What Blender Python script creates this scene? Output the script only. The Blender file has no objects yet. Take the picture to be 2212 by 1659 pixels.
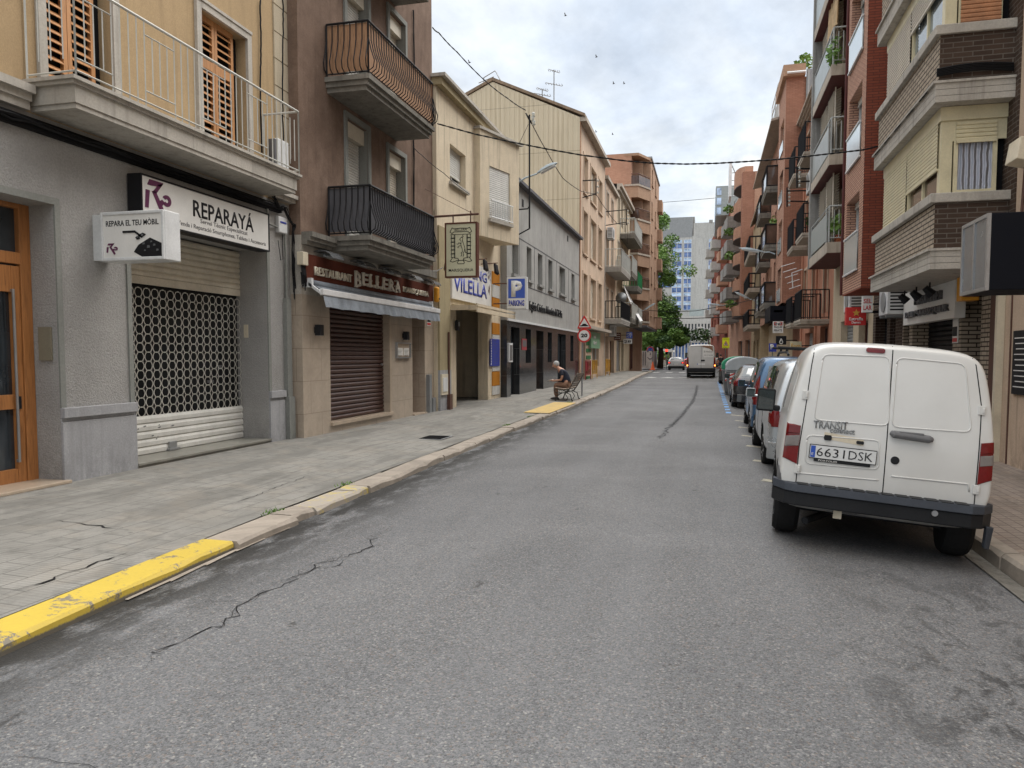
import bpy, bmesh, math, random
from mathutils import Vector, Matrix
from mathutils.bvhtree import BVHTree
random.seed(7)
R=math.radians
SC=bpy.context.scene
COL=SC.collection
# ---------------------------------------------------------------- camera
KS=1.15                                   # everything below is built in units of 1.15 m and scaled once at the end
S_=.5486; F_=1662.; CX_=1106.; CY_=870.; H_=1.5; P_=R(3.5); YAW_=math.atan((1530-CX_)*math.cos(P_)/F_)
cd=bpy.data.cameras.new('camera'); cam=bpy.data.objects.new('camera',cd); COL.objects.link(cam)
cam.location=(0,0,H_*KS); cam.rotation_euler=(R(90)-P_,0,YAW_)
cd.sensor_width=36; cd.lens=36*F_/2212.; cd.shift_y=(CY_-829.5)/2212.; cd.clip_start=.05; cd.clip_end=2000
SC.camera=cam
# ---------------------------------------------------------------- world: overcast with pale broken clouds
W=bpy.data.worlds.new('World'); SC.world=W; W.use_nodes=True
SUN_EL,SUN_AZ=52,42
def world():
    nt=W.node_tree; nt.nodes.clear(); N=nt.nodes.new; L=nt.links.new
    out=N('ShaderNodeOutputWorld'); bg=N('ShaderNodeBackground'); L(bg.outputs[0],out.inputs[0])
    sky=N('ShaderNodeTexSky'); sky.sky_type='NISHITA'; sky.sun_disc=False; sky.sun_elevation=R(SUN_EL); sky.sun_rotation=R(SUN_AZ)
    sc=N('ShaderNodeVectorMath'); sc.operation='SCALE'; sc.inputs[3].default_value=.085; L(sky.outputs[0],sc.inputs[0])
    tc=N('ShaderNodeTexCoord'); sep=N('ShaderNodeSeparateXYZ'); L(tc.outputs['Generated'],sep.inputs[0])
    mx=N('ShaderNodeMath'); mx.operation='MAXIMUM'; mx.inputs[1].default_value=.05; L(sep.outputs[2],mx.inputs[0])
    ad=N('ShaderNodeMath'); ad.operation='ADD'; ad.inputs[1].default_value=.12; L(mx.outputs[0],ad.inputs[0])
    dv=N('ShaderNodeVectorMath'); dv.operation='DIVIDE'; cb=N('ShaderNodeCombineXYZ')
    for i in range(3): L(ad.outputs[0],cb.inputs[i])
    L(tc.outputs['Generated'],dv.inputs[0]); L(cb.outputs[0],dv.inputs[1])
    mp=N('ShaderNodeMapping'); mp.inputs['Scale'].default_value=(1.2,.75,0); mp.inputs['Rotation'].default_value=(0,0,.5); L(dv.outputs[0],mp.inputs[0])
    n1=N('ShaderNodeTexNoise'); n1.inputs['Scale'].default_value=1.3; n1.inputs['Detail'].default_value=9; n1.inputs['Roughness'].default_value=.58; n1.inputs['Distortion'].default_value=.35; L(mp.outputs[0],n1.inputs[0])
    n2=N('ShaderNodeTexNoise'); n2.inputs['Scale'].default_value=3.6; n2.inputs['Detail'].default_value=7; n2.inputs['Roughness'].default_value=.6; L(mp.outputs[0],n2.inputs[0])
    r1=N('ShaderNodeValToRGB'); e=r1.color_ramp.elements; e[0].position=.36; e[0].color=(.53,.59,.67,1); e[1].position=.62; e[1].color=(.82,.82,.79,1)
    m_=r1.color_ramp.elements.new(.46); m_.color=(.61,.66,.72,1); m2=r1.color_ramp.elements.new(.57); m2.color=(.70,.73,.745,1)
    L(n1.outputs[0],r1.inputs[0])
    r2=N('ShaderNodeMapRange'); r2.inputs[1].default_value=.35; r2.inputs[2].default_value=.7; r2.inputs[3].default_value=.90; r2.inputs[4].default_value=1.22; L(n2.outputs[0],r2.inputs[0])
    ml=N('ShaderNodeVectorMath'); ml.operation='SCALE'; L(r1.outputs[0],ml.inputs[0]); L(r2.outputs[0],ml.inputs[3])
    # overcast luminance rises towards the zenith
    zr=N('ShaderNodeMapRange'); zr.inputs[1].default_value=.40; zr.inputs[2].default_value=1; zr.inputs[3].default_value=.62; zr.inputs[4].default_value=2.3; L(sep.outputs[2],zr.inputs[0])
    m3=N('ShaderNodeVectorMath'); m3.operation='SCALE'; L(ml.outputs[0],m3.inputs[0]); L(zr.outputs[0],m3.inputs[3])
    mixn=N('ShaderNodeMix'); mixn.data_type='RGBA'; mixn.inputs[0].default_value=.9; L(sc.outputs[0],mixn.inputs[6]); L(m3.outputs[0],mixn.inputs[7])
    tn=N('ShaderNodeMix'); tn.data_type='RGBA'; tn.blend_type='MULTIPLY'; tr_=N('ShaderNodeMapRange'); tr_.inputs[1].default_value=.40; tr_.inputs[2].default_value=.65; L(sep.outputs[2],tr_.inputs[0]); L(tr_.outputs[0],tn.inputs[0]); L(mixn.outputs[2],tn.inputs[6]); tn.inputs[7].default_value=(1.07,1.0,.94,1)
    L(tn.outputs[2],bg.inputs[0]); bg.inputs[1].default_value=1.0
world()
sd=bpy.data.lights.new('sun','SUN'); sd.energy=1.5; sd.angle=R(50); sd.color=(1,.96,.9)
sun=bpy.data.objects.new('sun',sd); COL.objects.link(sun)
sun.rotation_euler=Vector((math.sin(R(SUN_AZ))*math.cos(R(SUN_EL)),math.cos(R(SUN_AZ))*math.cos(R(SUN_EL)),math.sin(R(SUN_EL)))).to_track_quat('Z','Y').to_euler()
SC.view_settings.view_transform='Standard'; SC.view_settings.look='None'; SC.view_settings.exposure=1.1; SC.view_settings.gamma=1
# ---------------------------------------------------------------- photo pixel (4032 wide) -> point on a real plane
def ray(x,y):
    u=(x*S_-CX_)/F_; v=-(y*S_-CY_)/F_
    f=math.cos(P_)+v*math.sin(P_); up=-math.sin(P_)+v*math.cos(P_)
    return Vector((u*math.cos(YAW_)-f*math.sin(YAW_), u*math.sin(YAW_)+f*math.cos(YAW_), up))
def onX(x,y,X): r=ray(x,y); t=X/r.x; return (r.y*t, H_+r.z*t)
def onY(x,y,Y): r=ray(x,y); t=Y/r.y; return (r.x*t, H_+r.z*t)
def gz(Y): return .006*max(0,min(Y,55)-15)-.0076*max(0,min(Y,80)-55)
def gnd(x,y,dz=0):
    Y=20
    for i in range(8):
        r=ray(x,y); t=(gz(Y)+dz-H_)/r.z; Y=r.y*t
    return (r.x*t,Y)
# ---------------------------------------------------------------- materials
MT={}
def srgb(c):
    return tuple(((v/255)/12.92 if v/255<=.04045 else ((v/255+.055)/1.055)**2.4) for v in c)
class NT:
    def __init__(s,name):
        s.m=bpy.data.materials.new(name); s.m.use_nodes=True; s.t=s.m.node_tree; s.b=s.t.nodes['Principled BSDF']
    def n(s,ty,**k):
        o=s.t.nodes.new(ty)
        for a,v in k.items():
            if a.startswith('i_'):
                q=a[2:]; o.inputs[int(q) if q.isdigit() else q.replace('_',' ')].default_value=v
            else: setattr(o,a,v)
        return o
    def l(s,a,b): s.t.links.new(a,b)
    def pos(s,obj=False):
        if obj: return s.n('ShaderNodeTexCoord').outputs['Object']
        return s.n('ShaderNodeNewGeometry').outputs['Position']
    def noise(s,vec,scale,detail=4,rough=.6,dist=0):
        o=s.n('ShaderNodeTexNoise',i_Scale=scale,i_Detail=detail,i_Roughness=rough,i_Distortion=dist); s.l(vec,o.inputs[0]); return o.outputs[0]
    def ramp(s,fac,stops):
        o=s.n('ShaderNodeValToRGB'); e=o.color_ramp.elements
        e[0].position,e[0].color=stops[0][0],(*stops[0][1],1); e[1].position,e[1].color=stops[-1][0],(*stops[-1][1],1)
        for p,c in stops[1:-1]: q=e.new(p); q.color=(*c,1)
        s.l(fac,o.inputs[0]); return o.outputs[0]
    def rng(s,fac,a,b,c,d):
        o=s.n('ShaderNodeMapRange',i_1=a,i_2=b,i_3=c,i_4=d); s.l(fac,o.inputs[0]); return o.outputs[0]
    def mix(s,fac,a,b,mode='MIX'):
        o=s.n('ShaderNodeMix'); o.data_type='RGBA'; o.blend_type=mode
        for i,v in ((0,fac),(6,a),(7,b)):
            if isinstance(v,(int,float)): o.inputs[i].default_value=v
            elif isinstance(v,tuple): o.inputs[i].default_value=(*v,1)
            else: s.l(v,o.inputs[i])
        return o.outputs[2]
    def math(s,op,a,b=0):
        o=s.n('ShaderNodeMath',operation=op)
        for i,v in ((0,a),(1,b)):
            if isinstance(v,(int,float)): o.inputs[i].default_value=v
            else: s.l(v,o.inputs[i])
        return o.outputs[0]
    def mapv(s,vec,scale=(1,1,1)):
        o=s.n('ShaderNodeMapping'); o.inputs['Scale'].default_value=scale; s.l(vec,o.inputs[0]); return o.outputs[0]
    def wallv(s,vec):     # (x+y, z) so axis-aligned walls of both directions share one pattern
        sp=s.n('ShaderNodeSeparateXYZ'); s.l(vec,sp.inputs[0]); c=s.n('ShaderNodeCombineXYZ')
        s.l(s.math('ADD',sp.outputs[0],sp.outputs[1]),c.inputs[0]); s.l(sp.outputs[2],c.inputs[1]); return c.outputs[0]
    def bump(s,h,strength=.3,dist=.01,prev=None):
        o=s.n('ShaderNodeBump',i_Strength=strength,i_Distance=dist); s.l(h,o.inputs['Height'])
        if prev is not None: s.l(prev,o.inputs['Normal'])
        return o.outputs[0]
    def fin(s,col=None,rough=None,nrm=None,metal=None,spec=None):
        for v,i in ((col,'Base Color'),(rough,'Roughness'),(nrm,'Normal'),(metal,'Metallic'),(spec,'Specular IOR Level')):
            if v is None: continue
            if isinstance(v,(int,float)): s.b.inputs[i].default_value=v
            elif isinstance(v,tuple): s.b.inputs[i].default_value=(*v,1)
            else: s.l(v,s.b.inputs[i])
        return s.m
def vary(c,k): return tuple(max(0,min(1,v*k)) for v in c)
def plain(name,c,rough=.6,metal=0,dirt=.12,obj=False,bump=.0,emit=0):
    if name in MT: return MT[name]
    t=NT(name); p=t.pos(obj); n=t.noise(p,3.3,5); n2=t.noise(p,45,3)
    f=t.math('ADD',t.math('MULTIPLY',n,.65),t.math('MULTIPLY',n2,.35))
    col=t.ramp(f,[(.3,vary(c,1-dirt*1.5)),(.65,vary(c,1+dirt))])
    nr=t.bump(n2,bump,.01) if bump else None
    t.fin(col,t.rng(n,.3,.7,max(.02,rough-.08),min(1,rough+.08)),nr,metal)
    if emit: t.b.inputs['Emission Color'].default_value=(*c,1); t.b.inputs['Emission Strength'].default_value=emit
    MT[name]=t.m; return t.m
def stucco(name,c,grain=60,bump=.5,blotch=.16,streak=.12,c2=None,big=.5):
    t=NT(name); p=t.pos(); c2=c2 or vary(c,.72)
    n=t.noise(p,grain,4,.65); nb=t.noise(p,big,6,.62,.6); nm=t.noise(p,3.5,5,.6)
    st=t.noise(t.mapv(p,(5,5,.32)),1.5,5,.6)
    a=t.mix(t.rng(nb,.42,.70,0,.75),c,c2)
    a=t.mix(t.rng(nm,.38,.72,0,blotch*2.2),a,vary(c,.6))
    a=t.mix(t.rng(st,.52,.75,0,streak*3),a,vary(c,.45))
    a=t.mix(t.rng(n,.38,.62,0,.38),a,vary(c,.55))
    sz=t.n('ShaderNodeSeparateXYZ'); t.l(p,sz.inputs[0]); lo=t.math('MULTIPLY',t.rng(sz.outputs[2],.1,.75,1,0),t.rng(t.noise(t.mapv(p,(2,2,1.2)),3,6,.7),.42,.62,0,.6)); a=t.mix(lo,a,vary(c,.38))
    h=t.math('ADD',n,t.math('MULTIPLY',nm,.6))
    MT[name]=t.fin(a,.92,t.bump(h,bump,.012),None,.10); return t.m
def brick(name,c1,c2,mortar,h=.062,w=.21,msz=.012,bump=.6,dirt=.25):
    t=NT(name); p=t.pos(); v=t.wallv(p)
    b=t.n('ShaderNodeTexBrick',offset=.5); b.inputs['Scale'].default_value=1; b.inputs['Brick Width'].default_value=w; b.inputs['Row Height'].default_value=h
    b.inputs['Mortar Size'].default_value=msz; b.inputs['Mortar Smooth'].default_value=.2; b.inputs['Bias'].default_value=-.1
    b.inputs['Color1'].default_value=(*c1,1); b.inputs['Color2'].default_value=(*c2,1); b.inputs['Mortar'].default_value=(*mortar,1); t.l(v,b.inputs[0])
    nb=t.noise(p,.9,6,.6); st=t.noise(t.mapv(p,(4,4,.3)),1.6,5)
    a=t.mix(t.rng(nb,.4,.72,0,dirt*2),b.outputs[0],vary(c1,.55))
    a=t.mix(t.rng(st,.55,.75,0,dirt),a,vary(c1,.4))
    hh=t.math('ADD',t.math('MULTIPLY',b.outputs[1],-1),t.math('MULTIPLY',t.noise(p,50,3),.3))
    MT[name]=t.fin(a,.88,t.bump(hh,bump,.01),None,.12); return t.m
def wood(name,c,axis=2,rough=.5,dark=.5):
    t=NT(name); p=t.pos(); sc=[9,9,9]; sc[axis]=.6
    n=t.noise(t.mapv(p,tuple(sc)),5,6,.65,.8); n2=t.noise(p,2,4)
    a=t.ramp(n,[(.28,vary(c,dark)),(.5,c),(.75,vary(c,1.25))]); a=t.mix(t.rng(n2,.4,.7,0,.35),a,vary(c,.7))
    MT[name]=t.fin(a,rough,t.bump(n,.2,.005)); return t.m
def stone(name,c,grain=30,joint=None,rough=.55,vein=.3,jc=None):
    t=NT(name); p=t.pos(); n=t.noise(p,grain,5,.7); nb=t.noise(p,1.6,7,.65,1.2)
    a=t.mix(t.rng(nb,.38,.68,0,vein*1.8),c,vary(c,.62)); a=t.mix(t.rng(n,.35,.68,0,.3),a,vary(c,.55))
    nr=t.bump(n,.15,.004)
    if joint:
        v=t.wallv(p); b=t.n('ShaderNodeTexBrick',offset=.5); b.inputs['Scale'].default_value=1; b.inputs['Brick Width'].default_value=joint[0]; b.inputs['Row Height'].default_value=joint[1]; b.inputs['Mortar Size'].default_value=.006; t.l(v,b.inputs[0])
        a=t.mix(b.outputs[1],a,jc or vary(c,.45))
    MT[name]=t.fin(a,rough,nr); return t.m
def paint(name,c,rough=.28,metal=0,coat=.6,dirt=.5):
    t=NT(name); p=t.pos(True); n=t.noise(p,1.8,6,.6); n2=t.noise(p,60,3,.7); sp=t.n('ShaderNodeSeparateXYZ'); t.l(p,sp.inputs[0])
    low=t.rng(sp.outputs[2],.2,.75,1,0)
    d=t.math('MULTIPLY',t.math('ADD',t.math('MULTIPLY',low,.6),.25),t.rng(n,.35,.7,0,1))
    a=t.mix(t.math('MULTIPLY',d,dirt),c,(.20,.18,.15)); a=t.mix(t.rng(n2,.66,.8,0,.25*dirt),a,(.15,.13,.11))
    t.fin(a,t.rng(n,.3,.7,rough-.06,rough+.16),t.bump(t.noise(p,3,3),.05,.01),metal); t.b.inputs['Coat Weight'].default_value=coat; t.b.inputs['Coat Roughness'].default_value=.08
    MT[name]=t.m; return t.m
def glass(name,c=(.012,.015,.018),rough=.06,spec=.8):
    t=NT(name); p=t.pos(); n=t.noise(p,1.1,4,.6); a=t.ramp(n,[(.35,c),(.62,vary(c,2.6))])
    t.fin(a,rough,t.bump(t.noise(p,.8,2),.12,.02),0,spec); MT[name]=t.m; return t.m
def mats():
    # asphalt: aggregate chips, worn wheel tracks, oil and gutter dirt
    t=NT('asphalt'); p=t.pos(); sp=t.n('ShaderNodeSeparateXYZ'); t.l(p,sp.inputs[0])
    vo=t.n('ShaderNodeTexVoronoi'); vo.inputs['Scale'].default_value=88; t.l(p,vo.inputs[0])
    vo2=t.n('ShaderNodeTexVoronoi'); vo2.inputs['Scale'].default_value=190; t.l(p,vo2.inputs[0])
    r=t.n('ShaderNodeSeparateColor'); t.l(vo.outputs['Color'],r.inputs[0]); r2=t.n('ShaderNodeSeparateColor'); t.l(vo2.outputs['Color'],r2.inputs[0])
    chip=t.ramp(r.outputs[0],[(0,(.055,.056,.058)),(.38,(.128,.131,.137)),(.75,(.192,.196,.203)),(.93,(.23,.23,.225)),(1,(.42,.41,.38))])
    chip2=t.ramp(r2.outputs[1],[(0,(.05,.05,.053)),(.6,(.14,.143,.148)),(1,(.27,.27,.26))])
    warm=t.mix(t.rng(r.outputs[1],.9,.95,0,.5),chip,(.30,.20,.13))
    a=t.mix(.45,warm,chip2)
    fr=t.noise(p,26,5,.7); a=t.mix(t.rng(fr,.45,.65,0,.18),a,(.055,.055,.055)); spk=t.n('ShaderNodeTexVoronoi'); spk.inputs['Scale'].default_value=34; t.l(p,spk.inputs[0]); sc_=t.n('ShaderNodeSeparateColor'); t.l(spk.outputs['Color'],sc_.inputs[0]); a=t.mix(t.math('MULTIPLY',t.rng(spk.outputs['Distance'],.12,.32,1,0),t.rng(sc_.outputs[0],.72,.86,0,.75)),a,(.36,.35,.32)); a=t.mix(t.math('MULTIPLY',t.rng(spk.outputs['Distance'],.12,.35,1,0),t.rng(sc_.outputs[1],.8,.9,0,.8)),a,(.03,.03,.032))
    big=t.noise(p,.32,6,.6,.5); a=t.mix(t.rng(big,.4,.65,0,.35),a,(.075,.077,.082))
    trk=t.noise(t.mapv(p,(1.6,.10,1)),1.1,4,.55); a=t.mix(t.rng(trk,.44,.70,0,.22),a,(.215,.22,.228))
    # dirt strip along the left kerb and the oily parking strip on the right
    kx=t.math('ABSOLUTE',t.math('ADD',t.math('ADD',sp.outputs[0],4.02),t.math('MULTIPLY',sp.outputs[1],.02)))
    gm=t.math('MULTIPLY',t.rng(kx,.25,1.0,1,0),t.rng(t.noise(t.mapv(p,(1.6,.5,1)),2.6,6,.7),.38,.52,0,1)); a=t.mix(t.math('MULTIPLY',gm,.93),a,(.022,.021,.019))
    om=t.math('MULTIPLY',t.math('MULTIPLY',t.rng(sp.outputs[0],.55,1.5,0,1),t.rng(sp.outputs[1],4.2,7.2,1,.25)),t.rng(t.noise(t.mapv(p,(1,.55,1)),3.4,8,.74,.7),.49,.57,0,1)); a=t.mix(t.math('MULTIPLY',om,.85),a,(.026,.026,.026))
    sm=t.rng(t.noise(t.mapv(p,(1,.6,1)),2.6,7,.75),.63,.68,0,1); a=t.mix(t.math('MULTIPLY',sm,.7),a,(.03,.029,.028))
    hh=t.math('ADD',t.math('MULTIPLY',vo.outputs['Distance'],-1),t.math('MULTIPLY',fr,.8))
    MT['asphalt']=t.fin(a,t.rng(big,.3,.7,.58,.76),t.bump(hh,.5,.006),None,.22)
    # grooved grey pavement setts
    def pav(name,c,w=.30,h=.20,rot=True,groove=22):
        t=NT(name); p=t.pos(); sp=t.n('ShaderNodeSeparateXYZ'); t.l(p,sp.inputs[0]); cb=t.n('ShaderNodeCombineXYZ'); t.l(sp.outputs[1],cb.inputs[0]); t.l(sp.outputs[0],cb.inputs[1])
        b=t.n('ShaderNodeTexBrick',offset=.5); b.inputs['Scale'].default_value=1; b.inputs['Brick Width'].default_value=w; b.inputs['Row Height'].default_value=h; b.inputs['Mortar Size'].default_value=.006; b.inputs['Mortar Smooth'].default_value=.3
        b.inputs['Color1'].default_value=(*c,1); b.inputs['Color2'].default_value=(*vary(c,.9),1); b.inputs['Mortar'].default_value=(*vary(c,.42),1); t.l(cb.outputs[0],b.inputs[0])
        gr=t.math('SINE',t.math('MULTIPLY',sp.outputs[1],groove*6.283))
        nb=t.noise(p,.7,6,.6,.8); nm=t.noise(p,6,6,.65); n=t.noise(p,70,3)
        a=t.mix(t.rng(nb,.38,.62,0,.6),b.outputs[0],vary(c,.62)); a=t.mix(t.rng(t.noise(t.mapv(p,(1.5,.35,1)),1.3,6,.65,.6),.50,.60,0,.55),a,vary(c,.45)); a=t.mix(t.rng(t.noise(p,1.1,5,.55,1.5),.5,.62,0,.2),a,(vary(c,1.05)[0]*1.06,c[1]*.98,c[2]*.84))
        a=t.mix(t.rng(nm,.5,.72,0,.6),a,vary(c,.42)); a=t.mix(t.rng(gr,.2,1,0,.30),a,vary(c,.45)); a=t.mix(t.rng(n,.4,.7,0,.25),a,vary(c,.5))
        spot=t.n('ShaderNodeTexVoronoi'); spot.inputs['Scale'].default_value=2.3; t.l(p,spot.inputs[0]); a=t.mix(t.rng(spot.outputs['Distance'],.03,.07,.6,0),a,vary(c,.35))
        h=t.math('ADD',t.math('MULTIPLY',b.outputs[1],-1.2),t.math('ADD',t.math('MULTIPLY',gr,.12),t.math('MULTIPLY',nm,.5)))
        MT[name]=t.fin(a,.8,t.bump(h,.5,.008),None,.12)
    pav('pavement',(.285,.275,.25),.50,.24); pav('pavement_r',(.33,.275,.235),.22,.11,groove=9)
    stone('kerbstone',(.36,.31,.255),25,rough=.8,vein=.55); stone('granite',(.26,.25,.215),60,rough=.4,vein=.5)
    # worn yellow kerb paint with stone showing through
    t=NT('yellow_paint'); p=t.pos(); n=t.noise(p,4.5,7,.72,.5); nf=t.noise(p,40,4,.7); nb=t.noise(p,1.2,5)
    wear=t.math('ADD',t.math('MULTIPLY',n,.7),t.math('MULTIPLY',nf,.3))
    a=t.mix(t.rng(nb,.3,.7,0,.5),(.60,.44,.06),(.46,.33,.05)); a=t.mix(t.rng(nf,.4,.7,0,.3),a,(.42,.30,.06)); a=t.mix(t.rng(wear,.55,.58,0,1),a,(.20,.175,.135)); sy=t.n('ShaderNodeSeparateXYZ'); t.l(p,sy.inputs[0]); a=t.mix(t.rng(t.math('ADD',sy.outputs[2],t.math('MULTIPLY',nf,.03)),.040,.052,1,0),a,(.13,.115,.09))
    MT['yellow_paint']=t.fin(a,.6,t.bump(wear,.4,.01))
    t=NT('yellow_worn'); p=t.pos(); n=t.noise(p,5,7,.75,.4); a=t.mix(t.rng(n,.42,.50,0,1),(.46,.37,.13),(.34,.30,.25)); MT['yellow_worn']=t.fin(a,.75,t.bump(n,.4,.01))
    plain('litter_leaf',(.20,.13,.08),.8)
    for nm,c in (('white_mark',(.55,.55,.52)),('blue_mark',(.15,.35,.66)),('cream_mark',(.40,.37,.28))):
        t=NT(nm); p=t.pos(); n=t.noise(p,9,7,.75); a=t.mix(t.rng(n,.50,.60,0,.85),c,(.13,.13,.13)); MT[nm]=t.fin(a,.7)
    t=NT('tactile'); p=t.pos(); vo=t.n('ShaderNodeTexVoronoi'); vo.inputs['Scale'].default_value=16; vo.inputs['Randomness'].default_value=0; t.l(p,vo.inputs[0]); n=t.noise(p,3,6,.7)
    a=t.mix(t.rng(n,.4,.65,0,.5),(.52,.36,.12),(.34,.27,.15)); MT['tactile']=t.fin(a,.8,t.bump(t.rng(vo.outputs['Distance'],.1,.4,1,0),.7,.01))
    plain('soil',(.12,.11,.09),.95)
    # walls
    stucco('grey_render',(.40,.39,.375),42,1.6,.12,.04,(.33,.32,.305)); stucco('grey_smooth',(.40,.40,.41),40,.25,.14,.16)
    stucco('ochre_wall',(.46,.335,.195),60,.35,.1,.14,(.38,.275,.165)); stucco('cream_block',(.50,.43,.32),50,.3,.1,.2)
    stucco('brown_wall',(.20,.138,.105),30,.55,.3,.14,(.28,.20,.155),.9); stucco('old_concrete',(.26,.245,.215),35,.5,.4,.4)
    stucco('cornice',(.52,.485,.43),35,.3,.2,.3); stucco('grey_trim',(.27,.275,.255),40,.2,.1,.1)
    stone('marble_beige',(.46,.38,.30),18,(.85,.62),.35,.35,(.26,.21,.16)); stucco('fascia_red',(.115,.035,.022),25,.15,.2,.1)
    stucco('yellow_wall',(.70,.60,.45),55,.3,.14,.28,(.62,.52,.38)); stucco('yellow_dark',(.43,.36,.225),55,.3,.15,.2)
    stucco('church_grey',(.42,.415,.395),70,.8,.15,.2); stone('black_marble',(.045,.047,.05),14,(.9,1.0),.12,.8,(.12,.12,.12))
    stucco('pink_wall',(.66,.51,.385),55,.35,.14,.24); stucco('salmon_wall',(.55,.27,.18),50,.35,.2,.2); stucco('peach_wall',(.62,.47,.35),50,.3,.12,.16)
    stucco('beige_wall',(.62,.52,.38),50,.3,.15,.2); stucco('concrete',(.37,.365,.35),22,.4,.35,.4); stucco('slab_beige',(.50,.44,.37),40,.35,.2,.35)
    stucco('orange_band',(.50,.20,.025),45,.3,.2,.1); stucco('white_wall',(.60,.59,.56),45,.3,.2,.2)
    stucco('tower_concrete',(.52,.52,.50),8,.25,.2,.25,(.44,.445,.43),.12); stucco('white_band',(.50,.48,.44),45,.3,.3,.3)
    brick('brick_red',(.30,.085,.052),(.23,.062,.04),(.12,.05,.038),.062,.26,.009,.8); brick('brick_beige',(.44,.37,.29),(.36,.30,.235),(.06,.048,.04),.075,.27,.012,1.0,.15)
    brick('brick_dark',(.085,.058,.044),(.055,.038,.03),(.16,.14,.12),.075,.27,.008,.7); brick('brick_tower',(.42,.21,.145),(.34,.165,.11),(.19,.11,.08),.06,.25,.008,.5)
    brick('brick_orange',(.52,.30,.21),(.44,.24,.165),(.38,.25,.18),.075,.28,.012,.5); brick('brick_brown',(.44,.29,.20),(.38,.245,.17),(.34,.22,.15),.06,.25,.007,.3)
    brick('brick_pink',(.55,.33,.24),(.48,.27,.19),(.17,.10,.08),.062,.26,.012,.6,.12); brick('brick_old',(.44,.21,.115),(.33,.15,.08),(.42,.33,.24),.07,.25,.016,.8,.35)  # brick_pink doubles as the lit street face of the red brick bay
    brick('brick_cream',(.47,.36,.22),(.38,.28,.17),(.45,.38,.28),.06,.25,.012,.5)
    wood('orange_wood',(.46,.225,.09),2,.45); wood('door_wood',(.37,.155,.05),2,.4); wood('brown_wood',(.11,.035,.02),2,.4); wood('reed',(.36,.205,.115),2,.8,.35)
    wood('bench_wood',(.20,.15,.11),1,.7); stone('marble_sill',(.46,.37,.28),12,rough=.3)
    plain('white_metal',(.62,.63,.63),.45); plain('light_rail',(.47,.47,.435),.5); plain('black_metal',(.018,.018,.02),.5); plain('rust_metal',(.10,.045,.03),.7,dirt=.3)
    plain('grey_metal',(.26,.27,.275),.45,.3); plain('steel',(.42,.43,.44),.35,.8); plain('cream_shutter',(.60,.55,.45),.55,dirt=.15); plain('white_shutter',(.58,.57,.53),.55,dirt=.12)
    plain('yellow_blind',(.60,.54,.36),.5); plain('beige_blind',(.56,.51,.43),.6); plain('brown_shutter',(.055,.022,.016),.38,.2); plain('ring_metal',(.62,.60,.54),.4,.3)
    plain('cable',(.012,.012,.013),.6); plain('dark_gap',(.010,.010,.011),.9); plain('black_plastic',(.022,.023,.025),.5,obj=True); plain('bumper_blue',(.055,.062,.075),.55,obj=True,bump=.15)
    plain('grey_plastic',(.16,.16,.165),.5,obj=True); plain('rubber',(.018,.018,.018),.85,obj=True,bump=.3); plain('alu',(.45,.46,.47),.35,.8,obj=True)
    plain('sign_white',(.72,.71,.68),.4,dirt=.06); plain('sign_cream',(.62,.60,.42),.4,dirt=.05); plain('ink_black',(.016,.016,.018),.5); plain('ink_purple',(.115,.022,.075),.4)
    plain('ink_blue',(.025,.045,.33),.45); plain('sign_blue',(.05,.11,.47),.4); plain('sign_red',(.55,.025,.022),.4); plain('sign_green',(.19,.36,.22),.5); plain('sign_yellow',(.80,.82,.02),.45)
    plain('ink_grey',(.10,.10,.105),.5); plain('ink_gold',(.62,.33,.05),.4); plain('letter_metal',(.62,.57,.48),.4,.0); plain('letter_cream',(.66,.60,.47),.5); plain('tactile_orange',(.72,.32,.02),.5)
    plain('box_black',(.006,.007,.011),.75); plain('box_glass',(.13,.135,.14),.2); plain('awning_grey',(.19,.21,.235),.85,dirt=.3,bump=.2); plain('awning_white',(.62,.61,.60),.8)
    plain('tile_roof',(.22,.16,.11),.9,dirt=.4); plain('terracotta',(.40,.12,.05),.8); plain('dark_paint',(.10,.10,.11),.6); plain('rail_grey',(.34,.36,.36),.5); plain('panel_grey',(.28,.32,.32),.35)
    plain('panel_blue',(.05,.09,.12),.6,dirt=.3); plain('soffit_red',(.085,.018,.016),.8); plain('green_paint',(.012,.16,.05),.6,dirt=.3); plain('red_paint',(.30,.03,.04),.6,dirt=.3); plain('yellow_metal',(.50,.27,.03),.6,dirt=.3)
    plain('orange_cone',(.72,.13,.03),.6); plain('bin_green',(.02,.25,.13),.4,obj=True); plain('bin_grey',(.40,.43,.45),.4,obj=True); plain('bin_body',(.16,.165,.17),.55,obj=True,dirt=.2)
    plain('skin',(.50,.27,.18),.5,obj=True); plain('hair_grey',(.42,.42,.41),.7,obj=True,dirt=.3); plain('hair_dark',(.02,.015,.012),.6,obj=True); plain('navy_shirt',(.018,.022,.038),.85,obj=True)
    plain('brown_trousers',(.24,.135,.085),.85,obj=True,dirt=.2); plain('shoe',(.03,.025,.025),.6,obj=True); plain('iron',(.07,.075,.07),.5,.3,obj=True,dirt=.25); plain('paper',(.75,.74,.70),.7)
    plain('jean',(.035,.05,.09),.85); plain('shirt_white',(.55,.55,.55),.8); plain('bird_dark',(.03,.03,.035),.7); plain('trunk',(.10,.08,.06),.9,dirt=.35,bump=.5)
    plain('lamp_grey',(.36,.42,.45),.35,.2); plain('lamp_lens',(.55,.56,.55),.2); plain('red_lens',(.15,.005,.006),.12,obj=True,dirt=.25); plain('clear_lens',(.20,.18,.17),.1,obj=True); plain('amber_glow',(1,.28,.05),.4,emit=2.2); plain('red_glow',(1,.05,.03),.4,emit=1.6)
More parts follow.
